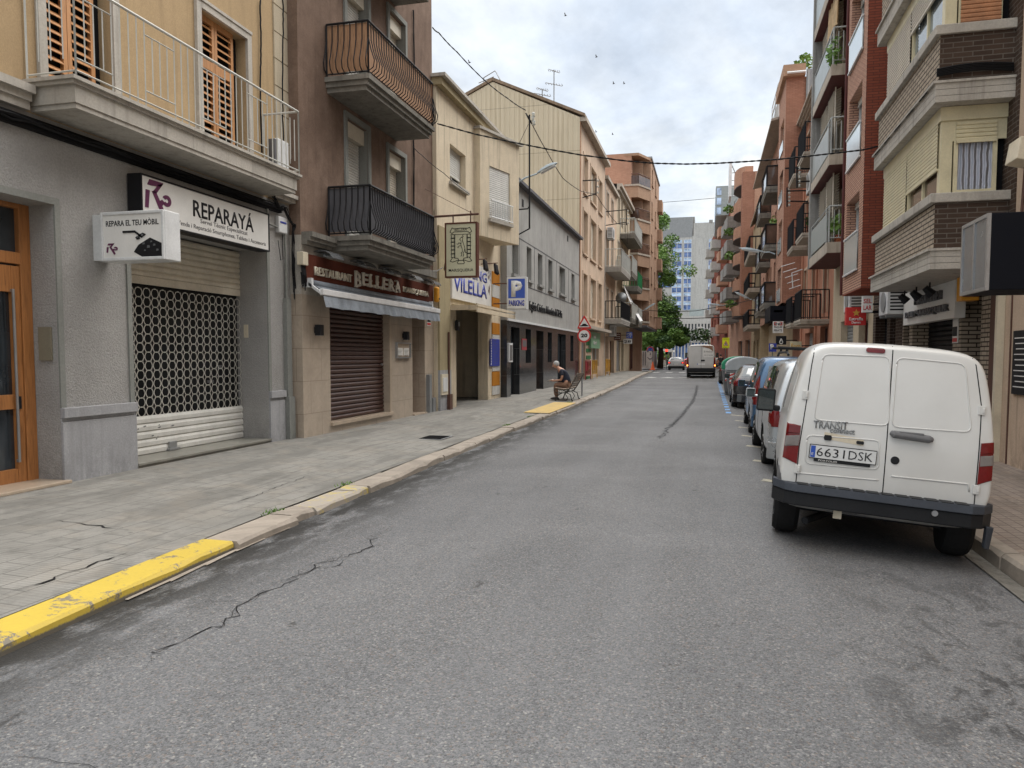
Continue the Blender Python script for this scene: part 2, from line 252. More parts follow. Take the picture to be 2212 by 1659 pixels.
    plain('plate_white',(.70,.71,.70),.4,obj=True,dirt=.08); plain('plate_blue',(.02,.08,.42),.4,obj=True); t=NT('curtain'); p=t.pos(); sp=t.n('ShaderNodeSeparateXYZ'); t.l(p,sp.inputs[0]); w_=t.math('SINE',t.math('ADD',t.math('MULTIPLY',sp.outputs[0],75),t.math('MULTIPLY',t.noise(p,3,3),5))); MT['curtain']=t.fin((.50,.53,.62),.8,t.bump(w_,1,.03)); plain('curtain_warm',(.42,.20,.10),.8,dirt=.3); plain('white_cloth',(.70,.70,.70),.85)
    plain('tan_cloth',(.42,.30,.17),.85,dirt=.3); plain('tube_glass',(.45,.46,.42),.2); plain('olive',(.20,.18,.13),.6); plain('cream_metal',(.62,.55,.42),.5); plain('bag_black',(.03,.03,.03),.7)
    glass('dark_glass'); plain('shop_unlit',(.008,.009,.010),.35,dirt=.4); glass('sky_glass',(.10,.12,.13),.04,1.0); glass('car_glass',(.016,.022,.022),.03,1.0); glass('blue_glass',(.055,.09,.19),.15,.6); glass('blue_glass_lt',(.22,.29,.40),.25,.5); glass('brown_glass',(.05,.03,.022),.08,.9)
    t=NT('balcony_glass'); t.fin((.62,.70,.72),.12,None,0,.9); t.b.inputs['Metallic'].default_value=.35; MT['balcony_glass']=t.m
    paint('van_white',(.68,.68,.655),.32); paint('silver',(.42,.45,.47),.28,.6); paint('car_blue',(.035,.105,.21),.25,.4); paint('car_black',(.008,.009,.013),.15); paint('car_dark',(.03,.033,.038),.3); paint('suv_white',(.62,.62,.62),.3); paint('car_red',(.50,.012,.012),.3); paint('truck_white',(.55,.54,.52),.4,dirt=.9)
    t=NT('corrugated'); p=t.pos(); sp=t.n('ShaderNodeSeparateXYZ'); t.l(p,sp.inputs[0]); w=t.math('SINE',t.math('MULTIPLY',sp.outputs[0],6.283/.24)); n=t.noise(p,.8,6,.6); st=t.noise(t.mapv(p,(5,5,.3)),1.4,5)
    a=t.mix(t.rng(n,.4,.7,0,.4),(.60,.525,.385),(.52,.45,.32)); a=t.mix(t.rng(st,.55,.75,0,.4),a,(.30,.24,.14)); a=t.mix(t.rng(w,-1,-.3,.22,0),a,(.36,.30,.19)); z=t.n('ShaderNodeMath',operation='FRACT'); t.l(t.math('DIVIDE',sp.outputs[2],2.6),z.inputs[0]); a=t.mix(t.rng(z.outputs[0],.985,.99,0,.6),a,(.2,.16,.1))
    MT['corrugated']=t.fin(a,.6,t.bump(w,.6,.03))
    for nm,c1,c2 in (('leaf',(.055,.13,.022),(.15,.27,.045)),('leaf_dark',(.022,.06,.018),(.06,.13,.03)),('leaf_light',(.12,.24,.045),(.24,.36,.09))):
        t=NT(nm); p=t.pos(); n=t.noise(p,1.6,5,.6); n2=t.noise(p,14,3); a=t.ramp(t.math('ADD',t.math('MULTIPLY',n,.6),t.math('MULTIPLY',n2,.4)),[(.35,c1),(.62,c2)]); t.fin(a,.6); t.b.inputs['Subsurface Weight'].default_value=0; MT[nm]=t.m
mats()
for _n in ('box_black','black_metal','cable','dark_gap','shop_unlit','black_plastic','ink_black','bumper_blue','rubber','dark_paint','grey_plastic'): MT[_n].node_tree.nodes['Principled BSDF'].inputs['Specular IOR Level'].default_value=.15
def M(n): return MT[n]
# ---------------------------------------------------------------- geometry helpers
ORG={}
class MB:
    def __init__(s): s.v=[]; s.f=[]; s.mi=[]; s.m=0
    def face(s,pts): i=len(s.v); s.v+=[tuple(p) for p in pts]; s.f.append(tuple(range(i,i+len(pts)))); s.mi.append(s.m)
    def add(s,vs,fs): i=len(s.v); s.v+=[tuple(p) for p in vs]; s.f+=[tuple(i+k for k in f) for f in fs]; s.mi+=[s.m]*len(fs)
    def hexa(s,p): s.add(p,[(0,3,2,1),(4,5,6,7),(0,1,5,4),(1,2,6,5),(2,3,7,6),(3,0,4,7)])
    def box(s,x0,x1,y0,y1,z0,z1): s.hexa([(x0,y0,z0),(x1,y0,z0),(x1,y1,z0),(x0,y1,z0),(x0,y0,z1),(x1,y0,z1),(x1,y1,z1),(x0,y1,z1)])
    def fbox(s,fr,u0,u1,d0,d1,z0,z1):
        s.hexa([fr.p(u0,z0,d0),fr.p(u1,z0,d0),fr.p(u1,z0,d1),fr.p(u0,z0,d1),fr.p(u0,z1,d0),fr.p(u1,z1,d0),fr.p(u1,z1,d1),fr.p(u0,z1,d1)])
    def prism(s,poly,vec):
        n=len(poly); v=Vector(vec); a=[Vector(p) for p in poly]; s.add(a+[p+v for p in a],[tuple(range(n))[::-1],tuple(range(n,2*n))]+[(i,(i+1)%n,n+(i+1)%n,n+i) for i in range(n)])
    def tube(s,pts,r,n=6,caps=True):
        P=[Vector(p) for p in pts]; rs=r if isinstance(r,(list,tuple)) else [r]*len(P); rings=[]; up=Vector((0,0,1)); prev=None
        for i,p in enumerate(P):
            t=(P[min(i+1,len(P)-1)]-P[max(i-1,0)]);
            if t.length<1e-9: t=Vector((0,0,1))
            t.normalize()
            if prev is None: a=t.cross(up if abs(t.z)<.9 else Vector((1,0,0))).normalized()
            else: a=(prev-t*prev.dot(t)).normalized()
            prev=a; b=t.cross(a); rings.append([p+(a*math.cos(6.2832*k/n)+b*math.sin(6.2832*k/n))*rs[i] for k in range(n)])
        vs=[q for g in rings for q in g]; fs=[]
        for i in range(len(P)-1):
            for k in range(n): fs.append((i*n+k,i*n+(k+1)%n,(i+1)*n+(k+1)%n,(i+1)*n+k))
        if caps: fs+= [tuple(range(n))[::-1],tuple((len(P)-1)*n+k for k in range(n))]
        s.add(vs,fs)
    def lathe(s,prof,c,axis=(0,0,1),n=16):     # prof: (radius, along)
        A=Vector(axis).normalized(); a=A.cross(Vector((0,0,1)) if abs(A.z)<.9 else Vector((1,0,0))).normalized(); b=A.cross(a); c=Vector(c)
        vs=[c+A*h+(a*math.cos(6.2832*k/n)+b*math.sin(6.2832*k/n))*r for r,h in prof for k in range(n)]
        fs=[(i*n+k,i*n+(k+1)%n,(i+1)*n+(k+1)%n,(i+1)*n+k) for i in range(len(prof)-1) for k in range(n)]
        s.add(vs,fs+[tuple(range(n))[::-1],tuple((len(prof)-1)*n+k for k in range(n))])
    def build(s,name,mat,parent=None,smooth=False,bevel=0,local=False):
        me=bpy.data.meshes.new(name); o=ORG.get(parent.name if parent else None); vs=s.v
        if o is not None and not local: vs=[(x-o[0],y-o[1],z-o[2]) for x,y,z in vs]
        me.from_pydata(vs,[],s.f)
        for m in (mat if isinstance(mat,list) else [mat]): me.materials.append(MT[m])
        if isinstance(mat,list): me.polygons.foreach_set('material_index',s.mi)
        bm=bmesh.new(); bm.from_mesh(me); bmesh.ops.recalc_face_normals(bm,faces=bm.faces); bm.to_mesh(me); bm.free()
        if smooth: me.polygons.foreach_set('use_smooth',[True]*len(me.polygons))
        ob=bpy.data.objects.new(name,me); COL.objects.link(ob)
        if parent:
            ob.parent=parent
            if o is not None: ORG[ob.name]=o
        if bevel:
            b=ob.modifiers.new('bevel','BEVEL'); b.width=bevel; b.segments=2; b.limit_method='ANGLE'; b.angle_limit=R(40)
        return ob
class Fr:      # a facade: u runs along the wall, d outwards from it
    def __init__(s,o,dr,n): s.o=Vector((*o,0)); s.dr=Vector((*dr,0)).normalized(); s.n=Vector((*n,0)).normalized()
    def p(s,u,z,d=0): q=s.o+s.dr*u+s.n*d; return Vector((q.x,q.y,z))
    def px(s,x,y,d=0):
        r=ray(x,y); o=s.o+s.n*d; t=o.dot(s.n)/r.dot(s.n); q=r*t-o; return (q.dot(s.dr),H_+r.z*t)
    def right(s): return s.dr if s.dr.cross(Vector((0,0,1))).dot(s.n)>0 else -s.dr
def FL(X): return Fr((X,0),(0,1),(1,0))
def FRt(X): return Fr((X,0),(0,1),(-1,0))
def FC(Y): return Fr((0,Y),(1,0),(0,-1))
def FAB(a,b,flip=1):
    d=Vector((b[0]-a[0],b[1]-a[1])); n=Vector((d.y,-d.x))*flip; return Fr(a,d,n),d.length
def tag(o,label=None,cat=None,group=None,kind=None):
    for k,v in (('label',label),('category',cat),('group',group),('kind',kind)):
        if v: o[k]=v
    return o
def thing(name,label,cat,loc=(0,0,0),group=None,world=True):
    o=bpy.data.objects.new(name,None); COL.objects.link(o); o.location=loc; o.empty_display_size=.2; tag(o,label,cat,group)
    if world: ORG[o.name]=tuple(loc)
    return o
def copy_tree(o,parent=None):
    c=o.copy(); COL.objects.link(c); c.parent=parent
    if parent is not None: c.matrix_parent_inverse=o.matrix_parent_inverse
    for ch in list(o.children): copy_tree(ch,c)
    return c
def solo(mb,name,mat,label,cat,group=None,**k): return tag(mb.build(name,mat,**k),label,cat,group)
def struct(mb,name,mat,**k): o=mb.build(name,mat,**k); o['kind']='structure'; return o
def facade(par,fr,u0,u1,z0,z1,holes,mat,depth=.3,name='wall',slope=None):
    mb=MB(); hs=[(max(u0,a),min(u1,b),max(z0,c),min(z1,d)) for a,b,c,d in holes]
    hs=[h for h in hs if h[0]<h[1] and h[2]<h[3]]
    us=sorted({u0,u1}|{v for h in hs for v in h[:2]}); zs=sorted({z0,z1}|{v for h in hs for v in h[2:]})
    for i in range(len(us)-1):
        for j in range(len(zs)-1):
            a,b,c,d=us[i],us[i+1],zs[j],zs[j+1]; mu,mz=(a+b)/2,(c+d)/2
            if any(h[0]<mu<h[1] and h[2]<mz<h[3] for h in hs): continue
            mb.face([fr.p(a,c),fr.p(b,c),fr.p(b,d),fr.p(a,d)])
    for a,b,c,d in hs:
        for q in ([(a,c),(a,d)],[(b,c),(b,d)],[(a,d),(b,d)],[(a,c),(b,c)]):
            (p,r),(p2,r2)=q; mb.face([fr.p(p,r),fr.p(p2,r2),fr.p(p2,r2,-depth),fr.p(p,r,-depth)])
    for u in (u0,u1): mb.face([fr.p(u,z0),fr.p(u,z1),fr.p(u,z1,-depth),fr.p(u,z0,-depth)])
    mb.face([fr.p(u0,z1),fr.p(u1,z1),fr.p(u1,z1,-depth),fr.p(u0,z1,-depth)])
    ob=mb.build(name,mat,par)
    return ob
def backing(par,fr,u0,u1,z0,z1,mat,back=8,depth=.3,name='side_wall',mat2=None):
    mb=MB(); mb.fbox(fr,u0+.003,u1-.003,-back,-depth,z0,z1-.003); return mb.build(name,mat,par)
def slats(mb,fr,u0,u1,d,z0,z1,pitch,amp):
    n=max(1,int(round((z1-z0)/pitch))); h=(z1-z0)/n
    for i in range(n):
        z=z0+i*h; P=[(z,d),(z+h*.12,d+amp),(z+h*.6,d+amp*1.15),(z+h*.9,d+amp*.55),(z+h,d)]
        for (a,da),(b,db) in zip(P,P[1:]): mb.face([fr.p(u0,a,da),fr.p(u1,a,da),fr.p(u1,b,db),fr.p(u0,b,db)])
def window(par,fr,u0,u1,z0,z1,dep=.18,frame='grey_trim',blind='white_shutter',bf=1.0,pane='dark_glass',sill=None,bars=1,bbox=0,surround=None,sw=.09,pitch=.055,sd=.04,bmat='cream_shutter',name='window'):
    mb=MB(); fw=min(.05,(u1-u0)*.12)
    d0,d1=-dep,-dep+.045
    mb.fbox(fr,u0,u0+fw,d0,d1,z0,z1); mb.fbox(fr,u1-fw,u1,d0,d1,z0,z1); mb.fbox(fr,u0+fw,u1-fw,d0,d1,z1-fw,z1); mb.fbox(fr,u0+fw,u1-fw,d0,d1,z0,z0+fw)
    for k in range(bars): c=u0+(u1-u0)*(k+1)/(bars+1); mb.fbox(fr,c-fw*.5,c+fw*.5,d0,d1,z0+fw,z1-fw)
    w=mb.build(name,frame,par)
    mb=MB(); mb.face([fr.p(u0+.01,z0+.01,d0+.012),fr.p(u1-.01,z0+.01,d0+.012),fr.p(u1-.01,z1-.01,d0+.012),fr.p(u0+.01,z1-.01,d0+.012)]); mb.build('pane',pane,w)
    if bf>0:
        zb=z1-(z1-z0)*bf; mb=MB(); slats(mb,fr,u0+.02,u1-.02,d1+.012,zb,z1-bbox,pitch,.014); mb.fbox(fr,u0+.02,u1-.02,d1+.005,d1+.035,zb-.02,zb+.01); mb.build('blind',blind,w)
    if bbox: mb=MB(); mb.fbox(fr,u0+.004,u1-.004,-dep+.04,-.06,z1-bbox,z1-.004); mb.build('blind_box',bmat,w)
    if sill: mb=MB(); mb.fbox(fr,u0-.07,u1+.07,-.02,.09,z0-.09,z0-.004); mb.build('sill',sill,w)
    if surround:
        mb=MB(); mb.fbox(fr,u0-sw,u0-.004,0.002,sd,z0,z1+sw); mb.fbox(fr,u1+.004,u1+sw,0.002,sd,z0,z1+sw); mb.fbox(fr,u0-.004,u1+.004,0.002,sd,z1+.004,z1+sw); mb.build('surround',surround,w)
    return w
def bar(mb,a,b,r=.008,n=4): mb.tube([a,b],r,n,caps=False)
def railing(par,fr,u0,u1,z,dep,h,kind='bars',mat='light_rail',pitch=.12,r=.009,inset=.05,panel=None,sides=(1,1),name='railing'):
    mb=MB(); a,b,e=u0+inset,u1-inset,dep-inset; z0,z1=z+.05,z+h
    path=[]
    if sides[0]: path.append((fr.p(a,0,0.02),fr.p(a,0,e)))
    path.append((fr.p(a,0,e),fr.p(b,0,e)))
    if sides[1]: path.append((fr.p(b,0,e),fr.p(b,0,0.02)))
    L=lambda p,zz: Vector((p.x,p.y,zz))
    for i,(p,q) in enumerate(path):
        bar(mb,L(p,z1),L(q,z1),r*1.9,6); bar(mb,L(p,z0),L(q,z0),r*1.2)
        ln=(q-p).length; n=max(1,int(ln/pitch)); out=Vector((0,0,1)).cross(q-p).normalized()
        if out.dot(((p+q)/2)-fr.p((a+b)/2,0,e/2))<0: out=-out
        for k in range(n+1):
            c=p+(q-p)*(k/n)
            if kind=='bulge': mb.tube([L(c,z1),L(c+out*.005,z0+h*.62),L(c+out*.05,z0+h*.4),L(c+out*.11,z0+h*.2),L(c+out*.09,z0+h*.07),L(c,z0)],r,4,False)
            elif kind=='motif':
                m=k%8
                if m in(1,2,3): bar(mb,L(c,z0+h*.13),L(c,z0+h*.78),r)
                else: bar(mb,L(c,z0-.05),L(c,z1),r)
                if m==0 and k+4<=n and i==(1 if sides[0] else 0):
                    c2=p+(q-p)*((k+4)/n); bar(mb,L(c,z0+h*.13),L(c2,z0+h*.13),r); bar(mb,L(c,z0+h*.78),L(c2,z0+h*.78),r)
            elif kind!='none': bar(mb,L(c,z0),L(c,z1),r)
            if k in (0,n): bar(mb,L(c,z),L(c,z1),r*1.6)
    ro=mb.build(name,mat,par)
    if panel:
        mb=MB()
        for i,(p,q) in enumerate(path):
            if panel[1]=='front' and i!=(1 if sides[0] else 0): continue
            o=-(Vector((0,0,1)).cross(q-p).normalized())*.02
            if o.dot(((p+q)/2)-fr.p((a+b)/2,0,e/2))>0: o=-o
            mb.hexa([L(p+o,z0+.03),L(q+o,z0+.03),L(q+o*1.5,z0+.03),L(p+o*1.5,z0+.03),L(p+o,z1-.02),L(q+o,z1-.02),L(q+o*1.5,z1-.02),L(p+o*1.5,z1-.02)])
        mb.build('panel',panel[0],ro)
    return ro
def slab(par,fr,u0,u1,z,dep,th,mat='slab_beige',name='balcony',steps=3,kk=.022):
    mb=MB()
    for i in range(steps):
        k=i*kk; za=z-th*i/steps; zb=z-th*(i+1)/steps; mb.fbox(fr,u0+k,u1-k,0.0,dep-k,zb,za)
    return mb.build(name,mat,par)
def text(par,s,mat,org,right,up,w,h,ext=.01,bold=0,name='lettering',shear=0,off=0,line=1):
    c=bpy.data.curves.new('t','FONT'); c.body=s; c.size=1; c.offset=bold; c.shear=shear; c.resolution_u=2; c.align_x='CENTER' if '\n' in s else 'LEFT'; c.space_line=line; c.fill_mode='BOTH' if ext==0 else 'FRONT'
    t=bpy.data.objects.new('t',c); COL.objects.link(t); me=bpy.data.meshes.new_from_object(t.evaluated_get(bpy.context.evaluated_depsgraph_get())); bpy.data.objects.remove(t)
    xs=[v.co.x for v in me.vertices]; ys=[v.co.y for v in me.vertices]
    if not xs: return None
    x0,x1,y0,y1=min(xs),max(xs),min(ys),max(ys); rt=Vector(right).normalized(); u=Vector(up).normalized(); n=rt.cross(u); o=Vector(org); og=ORG.get(par.name if par else None)
    base=Vector(og) if og is not None else Vector((0,0,0))
    if not h: h=w*(y1-y0)/(x1-x0)
    if not w: w=h*(x1-x0)/(y1-y0)
    for v in me.vertices: v.co=o+rt*((v.co.x-x0)/(x1-x0)*w)+u*((v.co.y-y0)/(y1-y0)*h)+n*(off+ext)-base
    if ext>0:
        bm=bmesh.new(); bm.from_mesh(me); r=bmesh.ops.extrude_face_region(bm,geom=bm.faces[:]); 
        for v in [g for g in r['geom'] if isinstance(g,bmesh.types.BMVert)]: v.co-=n*ext
        bmesh.ops.recalc_face_normals(bm,faces=bm.faces); bm.to_mesh(me); bm.free()
    me.materials.clear(); me.materials.append(MT[mat]); ob=bpy.data.objects.new(name,me); COL.objects.link(ob)
    if par: ob.parent=par
    if og is not None: ORG[ob.name]=og
    return ob
def ftext(par,fr,s,mat,xl,yt,yb,xr,d=.0,ext=.01,**k):     # lettering between photo columns on a facade plane
    u0,z1=fr.px(xl,yt,d); _,z0=fr.px(xl,yb,d); u1,_=fr.px(xr,yt,d)
    rt=fr.right(); o=fr.p(u0,min(z0,z1),d); return text(par,s,mat,o,rt,(0,0,1),abs(u1-u0),abs(z1-z0),ext,**k)
def poly(mb,fr,pts,d0,d1):     # flat shape (u,z points) given thickness
    mb.prism([fr.p(u,z,d0) for u,z in pts],fr.n*(d1-d0))
def cable(pts,r=.012,sag=0,n=10):
    out=[]
    for (a,b) in zip(pts,pts[1:]):
        a,b=Vector(a),Vector(b)
        for i in range(n): t=i/n; q=a.lerp(b,t); q.z-=sag*4*t*(1-t); out.append(q)
    out.append(Vector(pts[-1])); mb=MB(); mb.tube(out,r,5); return mb
def foliage(mb,c,rx,ry,rz,n,size,seed=0,hollow=.45):
    rd=random.Random(seed)
    for i in range(n):
        while 1:
            p=Vector((rd.uniform(-1,1),rd.uniform(-1,1),rd.uniform(-1,1)))
            if p.length<1 and p.length>hollow*rd.random(): break
        q=Vector((c[0]+p.x*rx,c[1]+p.y*ry,c[2]+p.z*rz)); a=Vector((rd.gauss(0,1),rd.gauss(0,1),rd.gauss(0,.6))).normalized(); b=a.cross(Vector((rd.gauss(0,1),rd.gauss(0,1),rd.gauss(0,1)))).normalized(); s=size*rd.uniform(.6,1.3)
        mb.face([q-a*s,q+b*s*.5,q+a*s,q-b*s*.5])
# ---------------------------------------------------------------- setting: ground, road, kerbs, pavements
def interp(t,x):
    if x<=t[0][0]: return t[0][1]
    for (a,b),(c,d) in zip(t,t[1:]):
        if x<=c: return b+(d-b)*(x-a)/(c-a)
    return t[-1][1]
KL=[(-8,-2.95),(3,-3.39),(5.3,-3.52),(14.5,-3.70),(23,-3.66),(33.5,-3.70),(45,-3.97),(62,-4.30),(72,-4.9),(92,-5.4)]
kerbL=lambda Y: interp(KL,Y)
KR=[(-8,2.16),(40,2.2),(50,2.15),(56,1.15),(80,.6),(100,.1)]
kerbR=lambda Y: interp(KR,Y)
def rz(X,Y): return gz(Y)-.086*max(0,min(X,2.4)-.6)
def strip(name,mat,fx0,fx1,ys,zf,n=8,kind=True):
    mb=MB(); rows=[]
    for Y in ys:
        a,b=fx0(Y),fx1(Y); rows.append([(a+(b-a)*k/n,Y,zf(a+(b-a)*k/n,Y)) for k in range(n+1)])
    vs=[p for r in rows for p in r]; m=n+1
    mb.add(vs,[(i*m+k,i*m+k+1,(i+1)*m+k+1,(i+1)*m+k) for i in range(len(rows)-1) for k in range(n)])
    return struct(mb,name,mat)
YS=[-8,-4,0,2,4,6,8,10,12,15,20,25,30,35,40,45,50,53,55,56,60,65,70]
gm=MB(); ys=[-300,-8,15,30,55,80,150,1500]
for a,b in zip(ys,ys[1:]): gm.face([(-1200,a,gz(a)-.32),(1200,a,gz(a)-.32),(1200,b,gz(b)-.32),(-1200,b,gz(b)-.32)])
struct(gm,'ground','soil')
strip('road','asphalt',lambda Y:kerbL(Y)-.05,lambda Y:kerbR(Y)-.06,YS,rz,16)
strip('crossing_road','asphalt',lambda Y:-70,lambda Y:70,[70,75,80,90,96],lambda X,Y:gz(Y)-.004,4)
strip('plaza','pavement',lambda Y:-70,lambda Y:70,[96,120,200],lambda X,Y:gz(80)+.1,2)
pz=lambda X,Y: gz(Y)+.073+.082*min(1,max(0,(kerbL(Y)-.27-X)/2.2))
strip('left_pavement','pavement',lambda Y:-9,lambda Y:kerbL(Y)-.30,YS[:-2],pz,6)
strip('right_pavement','pavement_r',lambda Y:kerbR(Y)+.13,lambda Y:9,YS,lambda X,Y:gz(Y)-.005+.10*min(1,max(0,(X-2.3)/1.5)),4)
strip('gutter','old_concrete',lambda Y:kerbR(Y)-.14,lambda Y:kerbR(Y)-.005,YS,lambda X,Y:rz(X,Y)+.012,2)
rk=random.Random(3)
def kerbs(name,mat,y0,y1,fx,wd,top,side,low,ln=.85,rough=.012):
    mb=MB(); y=y0
    while y<y1-.05:
        l=min(ln*rk.uniform(.75,1.2),y1-y); a,b=fx(y),fx(y+l); j=rk.uniform(-rough,rough); t0,t1=top(y)+rk.uniform(-.008,.008),top(y+l)+rk.uniform(-.008,.008); g=.006; ch=.022
        xo,xi=(a+j,a-side*wd),(b+j,b-side*wd)
        y1_=y+l-g; q=[]
        # chamfered profile swept along the stone, slightly broken corners
        nseg=3; rows=[]
        for k in range(nseg+1):
            yy=y+g+(y1_-y-g)*k/nseg; X=fx(yy)+j+rk.uniform(-.006,.006); T=t0+(t1-t0)*k/nseg+rk.uniform(-.003,.003); c=ch*rk.uniform(.6,1.4)*(1.5 if k in(0,nseg) else 1); Xi=fx(yy)-side*wd
            rows.append([(X,yy,low(X,yy)-.05),(X-side*.006,yy,T-c),(X-side*c,yy,T-.003),(Xi,yy,T),(Xi,yy,low(X,yy)-.05)])
        m=5; vs=[p for r in rows for p in r]
        mb.add(vs,[(i*m+k,i*m+k+1,(i+1)*m+k+1,(i+1)*m+k) for i in range(nseg) for k in range(4)]+[(0,1,2,3,4),tuple(nseg*m+k for k in range(5))[::-1]])
        y+=l
    return struct(mb,name,mat)
topL=lambda Y: gz(Y)+.078
kerbs('yellow_kerb','yellow_paint',-6,5.15,kerbL,.28,topL,1,rz,1.5,.012)
kerbs('kerb','kerbstone',5.15,6.5,kerbL,.27,topL,1,rz,.9,.035)
kerbs('worn_kerb','yellow_worn',6.5,7.7,kerbL,.27,topL,1,rz,.8,.03)
kerbs('kerb','kerbstone',7.7,68,kerbL,.27,topL,1,rz,.85,.03)
kerbs('kerb','kerbstone',5.6,68,kerbR,.14,lambda Y:gz(Y)+.005,-1,rz,.95,.01)
kerbs('low_kerb','old_concrete',-6,5.6,kerbR,.14,lambda Y:gz(Y)-.06,-1,rz,.95,.01)
gutter=MB()   # crumbled mortar lip at the foot of the left kerb
for Y in [3.9+.4*i for i in range(5)]:
    w=.02+.03*rk.random(); gutter.face([(kerbL(Y)+.0,Y,.012),(kerbL(Y)+w,Y,.010),(kerbL(Y+.42)+.02+.03*rk.random(),Y+.42,.010),(kerbL(Y+.42),Y+.42,.012)])
struct(gutter,'mortar_lip','kerbstone')
# cracks
def crack(pts,w,seed,mat='cable',jit=.035,rz=rz):
    rd=random.Random(seed); mb=MB(); P=[]
    for (a,b) in zip(pts,pts[1:]):
        n=max(2,int((Vector(b)-Vector(a)).length/.07))
        for i in range(n): q=Vector(a).lerp(Vector(b),i/n); P.append(q+Vector((rd.uniform(-jit,jit),rd.uniform(-jit,jit))))
    P.append(Vector(pts[-1])); prev=None
    for i,(a,b) in enumerate(zip(P,P[1:])):
        d=(b-a).normalized(); n=Vector((-d.y,d.x)); wa=w*rd.uniform(.15,1)*(.3 if i<3 or i>len(P)-5 else 1)
        pa=prev or (a-n*wa*.3,a+n*wa*.3); pb=(b-n*wa,b+n*wa)
        mb.face([(*pa[0],rz(pa[0].x,pa[0].y)+.004),(*pa[1],rz(pa[1].x,pa[1].y)+.004),(*pb[1],rz(pb[1].x,pb[1].y)+.004),(*pb[0],rz(pb[0].x,pb[0].y)+.004)]); prev=pb
    return struct(mb,'road_crack',mat)
G=lambda x,y: Vector(gnd(x,y))
# photo positions of the long crack (crop at 0,1700, scale 1.106)
cr=[G(540,2655),G(660,2540),G(830,2480),G(910,2440),G(980,2370),G(1170,2270),G(1260,2215),G(1390,2185),G(1470,2150),G(1470,2110),G(1540,2072)]
crack(cr,.0065,1,jit=.04); crack(cr[:8],.003,11,jit=.05); crack(cr[3:],.003,12,jit=.06); crack([G(800,2365),G(910,2370),G(985,2372)],.007,2,jit=.02); crack([G(1240,2150),G(1330,2155),G(1400,2170)],.006,3); crack([G(1180,2275),G(1250,2245),G(1330,2225),G(1390,2190)],.008,4)
crack([G(0,2985),G(160,2998),G(330,3015),G(480,3050)],.009,5,jit=.02); crack([G(960,2260),G(1080,2245),G(1230,2250)],.005,6)
crack([G(2746,1517),G(2740,1545),G(2728,1580),G(2690,1630),G(2640,1680),G(2590,1730)],.03,8,jit=.07); crack([G(2740,1545),G(2728,1580),G(2690,1630),G(2640,1680)],.012,9,jit=.08)
pv=lambda x,y: Vector(gnd(x,y,.11))
PZ=lambda X,Y:pz(X,Y)+.002
for k_,(a_,b_,w_) in enumerate((((0,2335),(506,2161),.012),((208,2057),(506,2084),.012),((506,2161),(723,2178),.008),((480,1960),(700,1935),.007),((900,1870),(1080,1850),.006),((60,2230),(420,2120),.005),((900,1985),(1240,1860),.006))): crack([pv(*a_),pv(*b_)],w_,30+k_,'cable',.02,PZ)
def decal(name,mat,pts,dz=.004):
    mb=MB(); mb.face([(x,y,rz(x,y)+dz) for x,y in pts]); return struct(mb,name,mat)
mb=MB()
y=20.3
while y<41:
    mb.face([(.46,y,rz(.44,y)+.004),(.59,y,rz(.6,y)+.004),(.59,y+.5,rz(.6,y+.5)+.004),(.46,y+.5,rz(.44,y+.5)+.004)]); y+=1.05
struct(mb,'blue_parking_marks','blue_mark')
mb=MB()
for yy,xa,xb in ((1635,2875,2920),(1657,2890,2922),(1683,2905,2948),(1716,2917,2962),(1757,2935,2985),(1815,2962,3000),(1893,2997,3030)):
    a=G(xa,yy); b=G(xb+30,yy); mb.face([(a.x,a.y,rz(a.x,a.y)+.004),(b.x,a.y,rz(b.x,a.y)+.004),(b.x,a.y+.17,rz(b.x,a.y)+.004),(a.x+.04,a.y+.17,rz(a.x,a.y)+.004)])
struct(mb,'parking_bay_marks','cream_mark')
mb=MB(); x=-4.2
while x<1.6: mb.face([(x,60,gz(60)+.006),(x+.5,60,gz(60)+.006),(x+.5,63.4,gz(63.4)+.006),(x,63.4,gz(63.4)+.006)]); x+=1.0
x=-3.8
while x<1.2: mb.face([(x,46.2,gz(46.2)+.006),(x+.95,46.2,gz(46.2)+.006),(x+.47,47.6,gz(47.6)+.006)]); x+=1.0
struct(mb,'crosswalk','white_mark')
a=G(2115,1638)   # tactile paving at the kerb in front of the bench
mb=MB(); [mb.face([(-4.35,y,pz(-4.35,y)+.014),(-3.70,y,gz(y)+.094),(-3.70,y+.65,gz(y)+.097),(-4.35,y+.65,pz(-4.35,y+.6)+.014)]) for y in [18.2+.65*i for i in range(6)]]; struct(mb,'tactile_paving','tactile')
mb=MB(); mb.face([(-5.0,20.5+.001,pz(-4.6,20.5)+.008)]*0 or [(-4.15,11.95,pz(-4.2,12)+.004),(-3.97,11.95,pz(-4,12)+.004)]+[(-3.97,12.6,pz(-4,12.6)+.004),(-4.15,12.6,pz(-4.2,12.6)+.004)]); 
# drain grate in the pavement
dg=thing('drain_grate','dark slotted metal drain grate set in the left pavement near the kerb','drain grate',(-4.55,12.4,pz(-4.5,12.4)))
mb=MB(); mb.box(-4.75,-4.3,12.1,12.75,pz(-4.5,12.4)+.003,pz(-4.5,12.4)+.006); mb.build('frame','grey_metal',dg)
mb=MB(); [mb.box(-4.72,-4.33,12.15+i*.07,12.18+i*.07,pz(-4.5,12.4)+.007,pz(-4.5,12.4)+.012) for i in range(8)]; mb.build('slot','dark_gap',dg)
